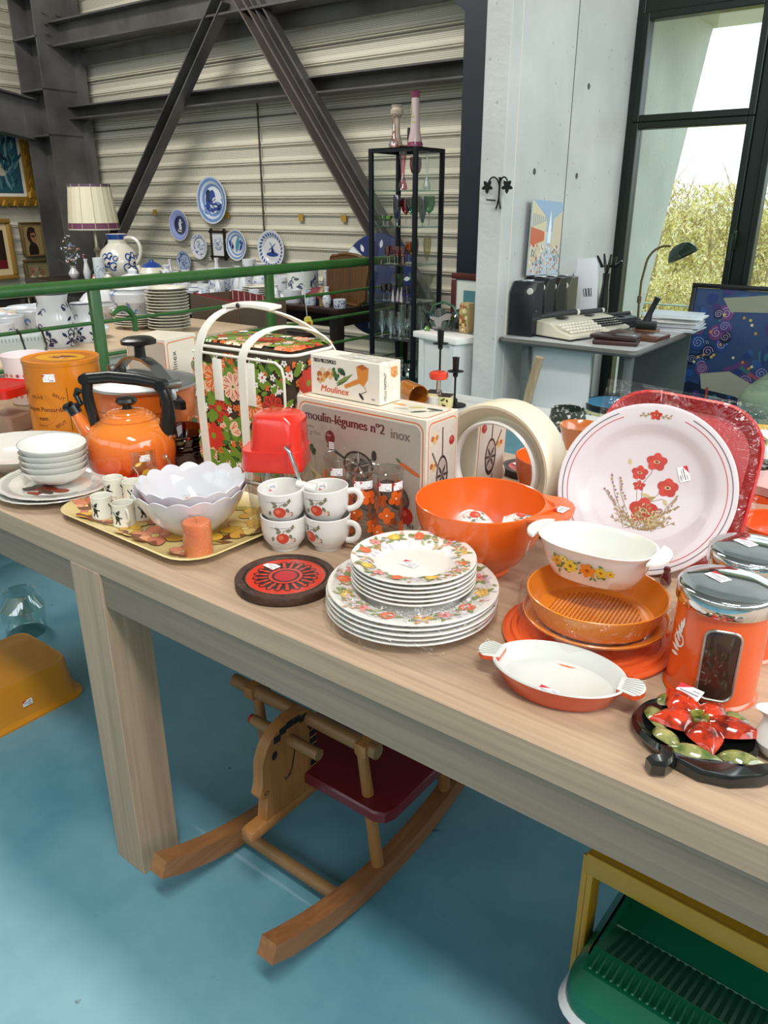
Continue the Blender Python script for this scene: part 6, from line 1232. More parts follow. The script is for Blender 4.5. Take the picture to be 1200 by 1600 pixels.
def gl(kind, c, s=1.0):
    g = glass(c, .16, .03) if c else glass('#eef4f2', .3, .03)
    gc = glass('#eef4f2', .35)
    def f(mb):
        if kind == 'wine': mb.lathe([(.024*s, 0), (.003, .004), (.003, .05*s)], gc, 16); mb.lathe([(.003, .05*s), (.018*s, .065*s), (.024*s, .09*s), (.022*s, .12*s)], g, 20)
        if kind == 'flute': mb.lathe([(.02*s, 0), (.003, .004), (.006, .02*s)], gc, 16); mb.lathe([(.006, .02*s), (.02*s, .07*s), (.024*s, .12*s), (.02*s, .16*s)], g, 20)
        if kind == 'cone': mb.lathe([(.024*s, 0), (.003, .004), (.003, .07*s)], gc, 16); mb.lathe([(.003, .07*s), (.035*s, .15*s)], g, 20)
        if kind == 'coupe': mb.lathe([(.022*s, 0), (.004, .004), (.004, .035*s)], gc, 16); mb.lathe([(.004, .035*s), (.03*s, .045*s), (.034*s, .07*s)], g, 20)
        if kind == 'shot': mb.lathe([(0, .002), (.014*s, 0), (.017*s, .05*s)], g, 16)
        if kind == 'bell': mb.lathe([(.022*s, 0), (.012*s, .04*s), (.005*s, .07*s), (.004, .08*s)], g, 16)
        if kind == 'vase': mb.lathe([(.02*s, 0), (.026*s, .01*s), (.009*s, .07*s), (.012*s, .12*s), (.022*s, .19*s)], g, 20)
        if kind == 'bud': mb.lathe([(.018*s, 0), (.02*s, .02*s), (.006*s, .07*s), (.005*s, .2*s)], g, 16)
    return f
GL = [ (0, 'vase', '#e8b8c4', 1, .165, .08, 'clear flared vase with pink rim on the top shelf', 'vase'), (0, 'wine', '#a01428', 1.35, .235, .1, 'ruby wine glass on the top shelf', 'glass'), (0, 'bud', None, 1, .275, .15, 'slim clear bud vase at the right of the top shelf', 'vase'),
 (1, 'coupe', '#9ab81e', .8, .04, .07, 'lime green coupe glass at the left of the second shelf', 'glass'), (1, 'coupe', '#9ab81e', .8, .085, .05, 'lime green coupe glass beside the blue goblets', 'glass'), (1, 'flute', '#16204a', .9, .115, .1, 'dark navy goblet on the second shelf', 'glass'), (1, 'flute', '#1a3fb0', 1.0, .135, .07, 'cobalt blue goblet on the second shelf', 'glass'), (1, 'wine', '#b03030', 1.2, .16, .12, 'red and clear wine glass right of the cobalt goblet', 'glass'), (1, 'wine', '#a8b84a', 1.3, .19, .18, 'olive tinted wine glass behind the cabinet post', 'glass'), (1, 'wine', '#2f9a6a', 1.2, .225, .08, 'emerald wine glass right of the centre post', 'glass'), (1, 'wine', '#58b87a', 1.3, .26, .2, 'green stemmed glass at the back of the second shelf', 'glass'), (1, 'flute', '#2a6f8a', .95, .285, .1, 'teal goblet at the right of the second shelf', 'glass'),
 (2, 'shot', '#d9c24a', .6, .03, .06, 'tiny gold rimmed glass at the left of the third shelf', 'glass'), (2, 'wine', '#d99aa0', .75, .06, .1, 'pink stemmed glass, leftmost tall one on the third shelf', 'glass'), (2, 'wine', '#c96a6a', .8, .085, .05, 'rose wine glass in the front row of the third shelf', 'glass'), (2, 'shot', '#c85060', 1.2, .11, .16, 'red tumbler at the back of the third shelf', 'glass'), (2, 'wine', '#e0a0a8', .8, .12, .07, 'pale rose glass at the middle of the third shelf', 'glass'), (2, 'wine', '#d9983a', .95, .14, .18, 'amber glass at the back of the third shelf', 'glass'), (2, 'wine', '#c83a4a', .8, .155, .05, 'crimson glass in the front row of the third shelf', 'glass'), (2, 'wine', '#c23226', .95, .17, .19, 'orange red glass behind the crimson one', 'glass'), (2, 'wine', '#e0a8a0', .8, .185, .06, 'pink glass left of the centre post, third shelf', 'glass'), (2, 'flute', '#8a1a26', .85, .245, .09, 'deep red flute right of the centre post', 'glass'), (2, 'flute', '#d9cf9a', .95, .285, .15, 'pale yellow flute at the right end of the third shelf', 'glass'),
 (3, 'wine', '#8a2a3a', .75, .05, .06, 'cranberry stem glass at the left of the fourth shelf', 'glass'), (3, 'wine', '#8a2a3a', .75, .075, .08, 'second cranberry stem glass on the fourth shelf', 'glass'), (3, 'cone', '#e0d49a', .95, .1, .14, 'wide cone glass with amber stem on the fourth shelf', 'glass'), (3, 'bell', '#d9a0b0', .9, .125, .05, 'pink glass bell, left of three on the fourth shelf', 'bell'), (3, 'bell', '#d9a0b0', .95, .155, .055, 'pink glass bell, middle of three on the fourth shelf', 'bell'), (3, 'bell', '#d9a0b0', 1.05, .185, .05, 'pink glass bell, right of three on the fourth shelf', 'bell'), (3, 'cone', None, .95, .16, .2, 'clear cone glass behind the pink bells', 'glass'), (3, 'wine', '#8a2a3a', .75, .225, .05, 'cranberry glass right of the centre post', 'glass'), (3, 'wine', '#8a2a3a', .75, .255, .08, 'cranberry glass at the right end of the fourth shelf', 'glass'), (3, 'cone', '#e6dcb0', .95, .28, .18, 'clear cone glass at the back right of the fourth shelf', 'glass')]
for k in range(6): GL.append((4, ('flute', 'wine')[k % 2], None, .95, .045+.032*k, .05+.03*(k % 2), 'clear crystal glass in the front of the lowest glass row, %s' % ('leftmost', 'second from left', 'third from left', 'fourth from left', 'fifth from left', 'rightmost')[k], 'glass'))
for k in range(6): GL.append((4, ('shot', 'flute')[k % 2], None, 1.1, .055+.034*k, .16+.03*(k % 2), 'clear crystal glass in the back of the lowest glass row, %s' % ('leftmost', 'second from left', 'third from left', 'fourth from left', 'fifth from left', 'rightmost')[k], 'glass'))
for sh_, kd, c, s_, dx, dy, lb, ct in GL: one('display_'+ct, lb, ct, (x0+dx, y0+.01+dy, SZ[sh_]+.0035), gl(kd, c, s_), group='glassware in the black cabinet')
one('green_glass_bowl', 'crumpled dark green glass bowl on the lowest shelf', 'bowl', (x0+.22, y0+.12, .35), lambda mb: mb.lathe([(0, 0), (.05, 0), (.085, .05), (.08, .1), (.06, .13)], glass('#2f7a60', .3), 24, fn=lambda a, r, z: (1+.1*math.sin(5*a+z*20), 0)))
def bigvase(R, H, c, band, ball=0):
    def f(mb):
        g = mat(c, .25, coat=.4); b = mat(band, .2, coat=.5)
        pr = [(0, 0), (R*.95, 0), (R, H*.06), (R*.9, H*.1)]; mb.lathe(pr, b, 28)
        if ball: mb.lathe([(R*.9, H*.0), (R*.45, H*.35), (R*.38, H*.7), (R*.8, H*.78), (R*.85, H*.87), (R*.6, H*.94), (R*.72, H)], g, 28)
        else: mb.lathe([(R*.9, H*.1), (R*.65, H*.3), (R*.5, H*.6), (R*.5, H*.88)], g, 28); mb.lathe([(R*.5, H*.88), (R*.52, H*.95), (R*.66, H)], b, 28)
        p = Pt(mb, wrap([(R*.5, 0), (R*.5, H)], -PI/2-.3, R*.5), R*.1)
        for k in range(5): p.leaf(0, H*.45+.02*k, .02, .008, k, C_('#b8b04a'))
    return f
one('tall_vase', 'tall frosted pink vase with plum bands on top of the cabinet', 'vase', (x0+.235, y0+.1, chh+.001), bigvase(.042, .265, '#bfaaa8', '#7c3450'))
one('tall_vase', 'frosted beige vase with ball neck, leftmost on the cabinet', 'vase', (x0+.085, y0+.14, chh+.001), bigvase(.042, .215, '#b5a596', '#b5a596', 1))
one('bottle_vase', 'slim rose bottle vase overlapping the ball-neck vase', 'vase', (x0+.118, y0+.07, chh+.001), lambda mb: mb.lathe([(0, 0), (.024, 0), (.027, .02), (.01, .06), (.007, .16), (.009, .165)], glass('#dcb6ac', .3), 20))
one('mantel_clock', 'small dark wooden stand ornament between the cabinet vases', 'ornament', (x0+.165, y0+.12, chh+.001), lambda mb: (mb.box((-.01, 0, .008), (.06, .03, .016), mat('#3b241a', .4), bev=.003), mb.box((.015, 0, .05), (.012, .012, .1), mat('#2a1c16', .4), bev=.001)))
# ================================================================ RIGHT-HAND BACKGROUND
q = onz(690, 521, .745); pb = thing('white_plinth', 'white painted panelled plinth carrying a green glass basket', 'plinth', (-2.155, 3.337, 0), -.29)
WP = mat('#d8dbd8', .5); mb = MB(); mb.box((.0, 0, .715), (.34, .16, .03), mat('#eceae4', .45), bev=.003); mb.build('top', pb)
mb = MB(); mb.box((.01, 0, .35), (.28, .125, .7), WP); mb.build('body', pb); mb = MB()
for x in (-.112, .132): mb.box((x, -.066, .35), (.035, .014, .7), WP, bev=.001, seg=1)
mb.box((.01, -.066, .05), (.21, .014, .1), WP); mb.build('panel_frame', pb)
def basket(mb):
    g = glass('#1f5a40', .3); mb.lathe([(0, .002), (.045, 0), (.07, .02), (.09, .055), (.104, .085), (.101, .085), (.084, .045), (.045, .012)], g, 60, fn=lambda a, r, z: (1+.1*math.sin(6*a)*(z/.085), .012*math.sin(6*a)*(z/.085)))
    mb.lathe([(.071, .021), (.091, .056)], mat('#16402e', .1, coat=.8), 60, fn=lambda a, r, z: (1+.1*math.sin(6*a)*(z/.085), .004*math.sin(24*a)))
    mb.tube([(-.09, 0, .07), (-.06, 0, .12), (0, 0, .14), (.06, 0, .12), (.09, 0, .07)], .006, mat('#3c6a50', .1, coat=.8), 8)
q = onz(692, 516, .73); one('glass_basket', 'dark green glass basket with handle on the white plinth', 'basket', (q.x-.01, q.y+.02, .7305), basket)
q = onz(662, 509, .73); one('glass_frog', 'tiny green glass ornament left of the glass basket', 'ornament', (-2.285, 3.355, .7305), lambda mb: mb.lathe([(0, 0), (.014, 0), (.016, .01), (.008, .022), (0, .026)], mat('#5f8a4a', .15, coat=.7), 10))
q = onY(732, 500, 3.1)
def tinb(mb):
    mb.box((0, 0, .075), (.062, .062, .15), mat('#b09a6a', .35), bev=.01); rnd = random.Random(1)
    for f in (plane((0, -.031, .075), (1, 0, 0), (0, 0, 1)), plane((-.031, 0, .075), (0, -1, 0), (0, 0, 1))):
        p = Pt(mb, f, .001, clip=(-.024, -.065, .024, .065))
        for k in range(40): p.ell(rnd.uniform(-.03, .03), rnd.uniform(-.06, .06), .01, .007, rnd.random()*3, C_(('#7a4a2a', '#7f8a4a', '#d9cfa8', '#a85a3a', '#c9b070')[k % 5]))
one('painted_tin', 'tall painted tin with leafy scene at the right of the plinth', 'tin', (onz(729, 520, .73).x, onz(729, 520, .73).y, .7305), tinb, rz=-.12)
t = thing('framed_print', 'dark red wooden picture frame leaning behind the painted tin', 'picture', (onY(737, 455, 3.56).x-.0, 3.56, .722), -.1); mb = MB(); FR = mat('#4a1512', .35, coat=.3)
for c, d in (((0, 0, .27), (.26, .02, .03)), ((0, 0, .015), (.26, .02, .03)), ((-.115, 0, .14), (.03, .02, .22)), ((.115, 0, .14), (.03, .02, .22))): mb.box(c, d, FR, bev=.003)
mb.build('frame', t); mb = MB(); mb.box((0, .002, .14), (.2, .006, .22), mat('#d6d8d0', .5)); mb.box((0, -.002, .14), (.1, .004, .12), mat('#4f7f88', .5)); mb.build('print', t)
tb2 = thing('frame_shelf', 'narrow white shelf unit behind the plinth', 'shelf', (-2.13, 3.56, 0)); mb = MB(); mb.box((0, .02, .36), (.3, .12, .72), WP, bev=.003); mb.build('unit', tb2)
# wall iron
q = onY(781, 300, 3.27); t = thing('wall_candle_holder', 'black wrought iron vine-leaf holder fixed on the concrete wall', 'candle holder', (q.x, 3.268, q.z), 0); IR = mat('#17181a', .45, .4); mb = MB()
mb.tube(bez((-.01, -.01, -.07), (.012, -.01, -.03), (.0, -.01, .03), (.008, -.01, .06)), .004, IR, 6); mb.tube(bez((.016, -.01, -.07), (-.004, -.01, -.03), (.008, -.01, .03), (.0, -.01, .06)), .004, IR, 6)
mb.tube([(-.055, -.02, -.032), (-.01, -.015, -.035)], .003, IR, 6)
for s_ in (-1, 1): mb.tube(bez((.004, -.01, .02), (.006*s_, -.015, .075), (.045*s_, -.015, .07), (.05*s_, -.02, .03)), .0035, IR, 6)
mb.build('iron_stem', t)
for s_ in (-1, 1):
    mb = MB(); P = []
    for k in range(20): a = 2*PI*k/20; r = .022*(1+.35*math.cos(5*a)); P.append((.05*s_+r*math.sin(a), .022-r*math.cos(a)))
    mb.prism(P, -.003, .003, IR, M=tr(0, -.025, 0) @ rx(PI/2)); mb.build('vine_leaf', t)
# desk against the concrete wall
dt = thing('office_desk', 'grey office desk against the concrete wall carrying typewriters and papers', 'desk', (0, 0, 0)); DX0, DX1, DY0, DY1, DZ = -1.822, -1.165, 3.3, 4.24, .75
mb = MB(); mb.prism([(x+(DX0+DX1)/2, y+(DY0+DY1)/2) for x, y in rrect(DX1-DX0, DY1-DY0, .03)], DZ-.028, DZ, mat('#b9bcbc', .35)); mb.tube([(x+(DX0+DX1)/2, y+(DY0+DY1)/2, DZ-.015) for x, y in rrect(DX1-DX0+.004, DY1-DY0+.004, .03)], .014, mat('#55544f', .4), 8, closed=True); mb.build('desktop', dt)
GM = mat('#6a706c', .4, .3)
for x in (DX0+.1, DX1-.05):
    for y in (DY0+.09, DY1-.06): mb = MB(); mb.box((x, y, .36), (.035, .035, .72), GM, bev=.002); mb.build('leg', dt)
mb = MB(); mb.box((DX0+.27, DY0+.12, .37), (.3, .02, .66), mat('#dfe0de', .5), bev=.002); mb.build('side_panel', dt); mb = MB(); mb.box((DX0+.34, DY0+.1, .44), (.018, .03, .018), GM, bev=.004); mb.build('panel_knob', dt)
mb = MB(); mb.box((DX1-.2, DY1-.08, .5), (.36, .02, .42), mat('#56605c', .5)); mb.build('modesty_panel', dt)
mb = MB(); mb.box((DX1-.17, DY0+.45, .12), (.36, .7, .02), GM); mb.build('lower_shelf', dt)
def typewriter(name, label, loc, rz, col, key, sc=1):
    t = thing(name, label, 'typewriter', loc, rz); B = mat(col, .4); K = mat(key, .4); mb = MB()
    side = [(-.15, 0), (-.15, .022), (-.07, .04), (-.02, .066), (.08, .075), (.14, .07), (.15, .0)]
    mb.prism(side, -.15, .15, B, M=Matrix(((0, 0, 1, 0), (1, 0, 0, 0), (0, 1, 0, 0), (0, 0, 0, 1)))); mb.box((0, .0, .004), (.31, .31, .008), BLK, bev=.003); mb.build('body', t)
    for r in range(4):
        for k in range(10): 
            if name == 'cream_typewriter' or r < 4: pass
        km = MB()
        for k in range(11): km.box((-.115+.023*k-.006*r, -.128+.02*r, .037+.009*r), (.017, .014, .009), K, bev=.002, seg=1)
        km.build('key_row', t)
    mb = MB(); mb.tube([(-.165, .09, .085), (.165, .09, .085)], .017, mat('#2a2a2a', .5), 14); mb.build('platen', t)
    for s_ in (-1, 1): mb = MB(); mb.tube([(s_*.165, .09, .085), (s_*.185, .09, .085)], .016, mat('#d9d4c4', .4), 14); mb.build('platen_knob', t)
    mb = MB(); mb.lathe([(.0, .08), (.03, .08), (.032, .078)], mat('#3a3a38', .4), 16, tr(0, .03, 0)); mb.box((-.02, .12, .09), (.25, .012, .012), CHR); mb.tube([(-.15, .1, .09), (-.18, .04, .12)], .003, CHR, 6); mb.build('carriage', t)
    return t
typewriter('cream_typewriter', 'cream portable typewriter at the front of the desk', (-1.6, 3.55, DZ), 1.3, '#d9d3bd', '#e6e1d2'); 
typewriter('typewriter', 'cream typewriter with black keys behind the first one', (-1.58, 3.82, DZ), 1.25, '#d3ceba', '#1c1d20').scale = (.85,)*3
typewriter('grey_typewriter', 'dark grey typewriter third from the front on the desk', (-1.5, 4.03, DZ), 1.2, '#3e4448', '#17191c').scale = (.6,)*3
for i, (y, h_, c, lb) in enumerate(((3.42, .25, '#12151c', 'navy typewriter case standing at the desk corner, front one'), (3.54, .26, '#15171b', 'black typewriter case, second from the front'), (3.66, .255, '#101216', 'black typewriter case, third from the front'), (3.79, .25, '#4c4a40', 'grey olive typewriter case at the back of the row'))):
    t = thing('typewriter_case', lb, 'case', (-1.785+.002*i, y, DZ), 0); mb = MB(); M_ = Matrix(((0, 0, 1, 0), (1, 0, 0, 0), (0, 1, 0, 0), (0, 0, 0, 1)))
    mb.prism([(-.05, 0), (.05, 0), (.05, h_), (-.015, h_), (-.05, h_-.05)], -.034, .09, mat(c, .35), M=M_, ch=.004); mb.build('shell', t)
    mb = MB(); mb.box((.03, 0, h_+.004), (.05, .03, .01), CHR, bev=.003); mb.lathe([(0, .008), (.014, .006), (.016, 0)], mat('#c9c7b8', .5), 12, tr(.07, -.052, h_-.04) @ rx(PI/2)); mb.build('clasp', t)
# picture standing on the cases
a = onX(822, 312, -1.79); b = onX(883, 420, -1.79)
t = thing('street_picture', 'unframed bright street scene picture leaning on the concrete wall', 'picture', (-1.795, 3.64, 1.015), rot=(0, .04, PI/2)); mb = MB(); w_, h_ = .33, .34; mb.box((0, 0, h_/2), (w_, .006, h_), mat('#b9c7cf', .4)); p = Pt(mb, plane((0, -.003, 0), (1, 0, 0), (0, 0, 1)), clip=(-w_/2, .002, w_/2, h_)); rnd = random.Random(8)
p.rect(-w_/2, .2, w_/2, h_, C_('#8fa9c4')); p.poly([(-w_/2, .02), (-.01, .12), (.0, .26), (-w_/2, h_)], C_('#cfc3a4')); p.poly([(w_/2, .05), (.06, .13), (.07, .26), (w_/2, .3)], C_('#c9bda4')); p.poly([(-w_/2, .13), (-.02, .16), (-.02, .2), (-w_/2, .22)], C_('#c4603e')); p.poly([(.02, .15), (.05, .15), (.05, .22), (.035, .3), (.02, .22)], C_('#e6ebf0'))
for k in range(8): p.rect(-.15+.02*k, .22+.004*k, -.142+.02*k, .28-.002*k, C_('#6f8aa0'))
for k in range(130): p.ell(rnd.uniform(-.16, .16), rnd.uniform(.01, .14), .006, .009, rnd.random(), C_(('#b85a48', '#c9c7bf', '#5a7284', '#d9a07a', '#8a9aa0', '#e6e4dc')[k % 6]), 7)
mb.build('canvas', t)
# hand ornament, white box, lamp, punch, papers, wallets
t = thing('hand_stand', 'black glove display hand with spread fingers on the desk', 'ornament', (-1.675, 4.17, DZ), .3); HB = mat('#101012', .2, coat=.6); mb = MB(); mb.tube([(0, 0, 0), (0, 0, .12), (0, 0, .2), (0, 0, .245)], [.038, .032, .022, .026], HB, 16, flat=.8)
mb.tube([(0, 0, .235), (0, 0, .27), (0, 0, .29)], [.02, .034, .034], HB, 14, flat=.5); mb.build('forearm_and_palm', t)
for k, (dx, tx, L) in enumerate(((-.026, -.055, .06), (-.01, -.02, .07), (.008, .016, .066), (.024, .045, .055), (.034, .075, .035))):
    mb = MB(); mb.tube([(dx, 0, .275), (dx+(tx-dx)*.5, -.008, .275+L*.5), (tx, -.02, .275+L)], [.009, .008, .0055], HB, 8); mb.build('finger', t)
t = thing('upright_folder', 'white and dark box file standing behind the typewriters', 'folder', (-1.755, 4.16, DZ), .1); mb = MB(); mb.box((0, 0, .16), (.12, .05, .32), mat('#e6e9ec', .35), bev=.002, M=ry(-.1)); p = Pt(mb, lambda u, v, h: ry(-.1) @ Vector((u, -.025-h, v)), .001)
for k in range(3): p.stroke([(-.01+.016*k, .12), (-.015+.016*k, .16), (-.004+.016*k, .165), (.0+.015*k, .12)], .004, INK)
mb.build('white_box', t); mb = MB(); mb.box((-.072, 0, .14), (.02, .14, .28), mat('#2a120e', .4), bev=.002, M=ry(-.08)); mb.build('dark_spine', t)
q = onY(845, 470, 4.3); lq = onY(1003, 470, 4.2); t = thing('desk_lamp', 'brass gooseneck desk lamp with green ribbed shell shade', 'lamp', (lq.x, 4.17, DZ), 0)
BR = mat('#7a6a48', .35, .8); sx_ = onY(1064, 392, 4.17); e = onY(1048, 385, 4.17)-Vector((lq.x, 4.17, DZ)); mid = onY(1010, 410, 4.17)-Vector((lq.x, 4.17, DZ)); up_ = onY(1002, 440, 4.17)-Vector((lq.x, 4.17, DZ))
mb = MB(); mb.lathe([(0, 0), (.06, 0), (.062, .01), (.02, .02), (.008, .03)], BR, 24); mb.tube([(0, 0, .02), (up_.x*.7, 0, .1), up_, mid]+bez(mid, mid+Vector((.01, 0, .05)), e+Vector((-.06, 0, .01)), e, 8)[1:], .006, BR, 10); mb.lathe([(.006, -.02), (.011, -.015), (.011, .015), (.006, .02)], BR, 12, tr(up_.x*.95, 0, .12)); mb.build('gooseneck', t)
mb = MB(); mb.lathe([(0, .015), (.02, .012), (.04, -.005), (.052, -.035), (.056, -.06), (.053, -.06), (.048, -.035)], mat('#0a2416', .2, coat=.5), 48, Matrix.Translation(e+Vector((.045, 0, .0))) @ ry(-.5) @ Matrix.Diagonal((1.3, 1, .9, 1)), fn=lambda a, r, z: (1+.07*abs(math.sin(7*a)), 0)); mb.build('shell_shade', t)
t = thing('hole_punch', 'black upright lever press on a wooden block', 'press', (-1.3, 3.8, DZ), .3); mb = MB(); mb.box((0, 0, .012), (.13, .08, .024), wood('#5a3a22', '#7a5230', 0), bev=.003); mb.build('wooden_block', t); mb = MB(); mb.box((0, 0, .045), (.1, .05, .04), mat('#15191a', .4), bev=.008); mb.tube([(0, 0, .055), (.01, .0, .1), (.03, 0, .15), (.04, 0, .175)], [.022, .014, .013, .016], mat('#15191a', .4), 12); mb.build('lever', t)
t = thing('paper_stack', 'pile of loose white papers and magazines at the window end of the desk', 'papers', (-1.25, 4.05, DZ), .1); rnd = random.Random(3); mb = MB()
for k in range(14): mb.box((rnd.uniform(-.015, .015), rnd.uniform(-.02, .02), .003+.0055*k), (.27, .2, .005), mat(('#dfe3e6', '#c9d2da', '#e9e6df')[k % 3], .5), rz=rnd.uniform(-.12, .12))
mb.build('paper_sheets', t)
one('magazine_pile', 'low spread of magazines left of the paper pile', 'magazines', (-1.35, 4.17, DZ), lambda mb: [mb.box((.02*k-.03, .0, .004+.008*k), (.2, .13, .007), mat(('#b9c0c4', '#8f979c', '#d3d8da')[k % 3], .4), rz=.2*k) for k in range(3)])
BRL = mat('#3a1c14', .3, coat=.3)
one('leather_wallet', 'dark brown leather wallet, lower one at the front of the desk', 'wallet', (-1.3, 3.43, DZ), lambda mb: mb.box((0, 0, .011), (.2, .1, .022), BRL, bev=.008), rz=.25)
one('leather_wallet', 'dark brown leather wallet lying on top of another one', 'wallet', (-1.31, 3.44, DZ+.023), lambda mb: (mb.box((0, 0, .01), (.21, .1, .02), mat('#2c1410', .3, coat=.3), bev=.007), mb.box((.095, 0, .011), (.012, .05, .018), mat('#b39a4a', .3, .8), bev=.002)), rz=.1)
one('leather_folder', 'long brown leather folder lying behind the wallets', 'folder', (-1.29, 3.66, DZ), lambda mb: mb.box((0, 0, .012), (.26, .17, .024), mat('#54301f', .35, coat=.2), bev=.007), rz=-.05)
one('trinket', 'small metal trinket left of the leather wallets', 'trinket', (-1.42, 3.56, DZ), lambda mb: [mb.tube([(.02*math.cos(a+k), .015*math.sin(a+k), .006+.004*k) for a in [i*PI/6 for i in range(12)]], .003, mat('#b3a27a', .3, .9), 6, closed=True) for k in range(3)])
one('waste_bin', 'blue paper bin printed with a seated teddy bear under the desk', 'bin', (DX1-.135, 3.52, .13), lambda mb: (mb.lathe(vessel([(0, 0), (.095, 0), (.1, .01), (.12, .29)], .004), mat('#4f8fb0', .4), 40), mb.lathe([(.1192, .265), (.1212, .293), (.118, .295)], BLK, 40), mb.lathe([(.1172, .235), (.1198, .264)], mat('#d9cf9a', .4), 40), bear(mb)) , rz=.3)if 0 else None
def binb(mb):
    out = [(0, 0), (.095, 0), (.1, .01), (.12, .29)]; mb.lathe(vessel(out, .004), mat('#4f8fb0', .4), 40); mb.lathe([(.119, .27), (.1212, .293), (.118, .295)], BLK, 40); mb.lathe([(.1172, .232), (.12, .268)], mat('#d9cf9a', .4), 40)
    p = Pt(mb, wrap(out, -PI/2, .11), .001); B = C_('#c9a468'); p.ell(.03, .12, .016, .02, 0, B); p.disk(.03, .15, .013, B); p.disk(.02, .162, .005, B, 8); p.disk(.04, .162, .005, B, 8); p.ell(.018, .1, .008, .012, .6, B); p.ell(.045, .1, .008, .012, -.6, B); p.rect(-.06, .08, .08, .09, C_('#7aa05a'), 8)
    p.h0 = .003
    for k in range(-5, 6): p.flower(.035*k, .25, .009, 5, C_('#4a74b0'), C_('#e8e0b0'))
o = one('waste_bin', 'blue paper bin printed with a teddy bear under the desk', 'bin', (DX1-.135, 3.5, .1305), binb, rz=.45); o.scale = (1.15,)*3
sq = onY(845, 560, 2.9); one('turned_stick', 'short worn wooden pole leaning by the desk side panel', 'pole', (0, 0, 0), lambda mb: mb.tube([onz(815, 720, .02)*0+Vector((-1.62, 3.05, .0)), Vector((onY(828, 610, 3.05).x, 3.05, onY(828, 610, 3.05).z)), Vector((onY(843, 558, 3.05).x, 3.05, onY(843, 558, 3.05).z))], [.02, .02, .02], wood('#8a7658', '#b3a080', 2), 12))
# swirl picture (plain generic swirls) leaning at the window
A_ = onY(1090, 443, 4.55); B_ = Vector((A_.x+.0, 4.42, .16)); t = thing('swirl_picture', 'large dark framed picture of blue and purple swirls leaning at the window', 'picture', (-1.30+.41, 4.43, .145), rot=(-.1, -.0, -.0))
w_, h_ = .84, .8; mb = MB()
for c, d in (((0, 0, h_-.012), (w_, .03, .024)), ((0, 0, .012), (w_, .03, .024)), ((-w_/2+.012, 0, h_/2), (.024, .03, h_-.048)), ((w_/2-.012, 0, h_/2), (.024, .03, h_-.048))): mb.box(c, d, BLK, bev=.002)
mb.build('frame', t); mb = MB(); mb.box((0, .003, h_/2), (w_-.05, .012, h_-.05), mat('#2b4670', .4)); x_, z_ = w_/2-.024, h_/2-.024; p = Pt(mb, plane((0, -.004, h_/2), (1, 0, 0), (0, 0, 1)), .0008, clip=(-x_, -z_, x_, z_)); rnd = random.Random(21)
p.poly([(-x_, -z_), (x_, -z_), (x_, -.12), (0, -.2), (-x_, -.12)], C_('#14233c'))
for k in range(90): p.ell(rnd.uniform(-x_, x_), rnd.uniform(-z_, z_), rnd.uniform(.01, .05), rnd.uniform(.008, .025), rnd.uniform(0, 3), C_(('#27538f', '#1b3570', '#3f2f6a', '#2f6a7a', '#5a3a72')[k % 5]))
for k in range(34):
    x, y = rnd.uniform(-x_+.03, x_-.03), rnd.uniform(-.15, z_-.05); r = rnd.uniform(.022, .042); p.ell(x, y, r, r*1.1, 0, C_(('#152548', '#4a3470', '#24457f', '#6a3f74', '#101c34')[k % 5]), 16)
    p.stroke([(x+r*.8*(1-i/22)*math.cos(i*.62), y+r*.8*(1-i/22)*math.sin(i*.62)) for i in range(20)], .003, C_(('#9aa8c4', '#b9a8c8')[k % 2]))
for k in range(30): x, y = rnd.uniform(-x_+.03, x_-.03), rnd.uniform(-.1, z_-.1); p.disk(x, y, .008, C_(('#c9b45a', '#b98a3a', '#d8cfa0')[k % 3]), 8)
p.poly([(-.25, .33), (.0, .36), (.36, .28), (.3, .22), (.0, .27), (-.2, .26)], C_('#8f9480')); p.poly([(-.3, -.08), (-.15, -.05), (.2, -.2), (.3, -.28), (.1, -.25), (-.1, -.18), (-.28, -.16)], C_('#a8ab98'))
for k in range(6): p.stroke([(-.1+.05*k, -.02-.03*k), (.0+.05*k, -.08-.02*k), (.05+.05*k, -.2)], .02, C_(('#2f6f70', '#9a4a5a', '#3a8078')[k % 3]), True)
p.stroke([(-.25, -.15), (-.24, -.26), (-.12, -.3), (-.05, -.28)], .014, C_('#a8523a')); 
for k in range(80): p.disk(rnd.uniform(-.1, x_), rnd.uniform(-z_, -.22), .008, C_(('#3f5f9a', '#8a8a4a', '#7a4a6a', '#2a5a5a', '#b3a860')[k % 5]), 7)
mb.build('canvas', t)
# armchair
t = thing('armchair', 'green floral upholstered armchair at the right edge by the window', 'armchair', (-.44, 3.9, 0), 0); UP = mat('#6f7f68', .8, noise=('#56695a', 14, .2))
mb = MB(); mb.box((.0, .0, .3), (.62, .6, .2), UP, bev=.05, seg=4); mb.build('seat', t)
for s_, nm in ((-1, 'left'), (1, 'right')): 
    mb = MB(); mb.box((s_*.28, 0, .36), (.14, .62, .22), UP, bev=.05, seg=4); mb.box((s_*.28, 0, .52), (.15, .62, .15), UP, bev=.06, seg=4); f_ = [plane((s_*.28-.07, 0, .4), (0, -1, 0), (0, 0, 1)), plane((s_*.28, -.31, .42), (1, 0, 0), (0, 0, 1))]; rnd = random.Random(6)
    for fn_, xx in ((f_[0], .24), (f_[1], .04)):
        p = Pt(mb, fn_, .006)
        for k in range(9 if xx > .1 else 5): x, y = rnd.uniform(-xx, xx), rnd.uniform(-.08, .11); p.ring(x, y, .018, .005, C_('#3f6a66'), 12, 0, 5); p.leaf(x, y-.04, .04, .014, 1.3, C_('#4a6f68'))
    mb.build('armrest', t)
mb = MB(); mb.box((0, .27, .6), (.6, .14, .55), UP, bev=.06, seg=4); mb.build('backrest', t)
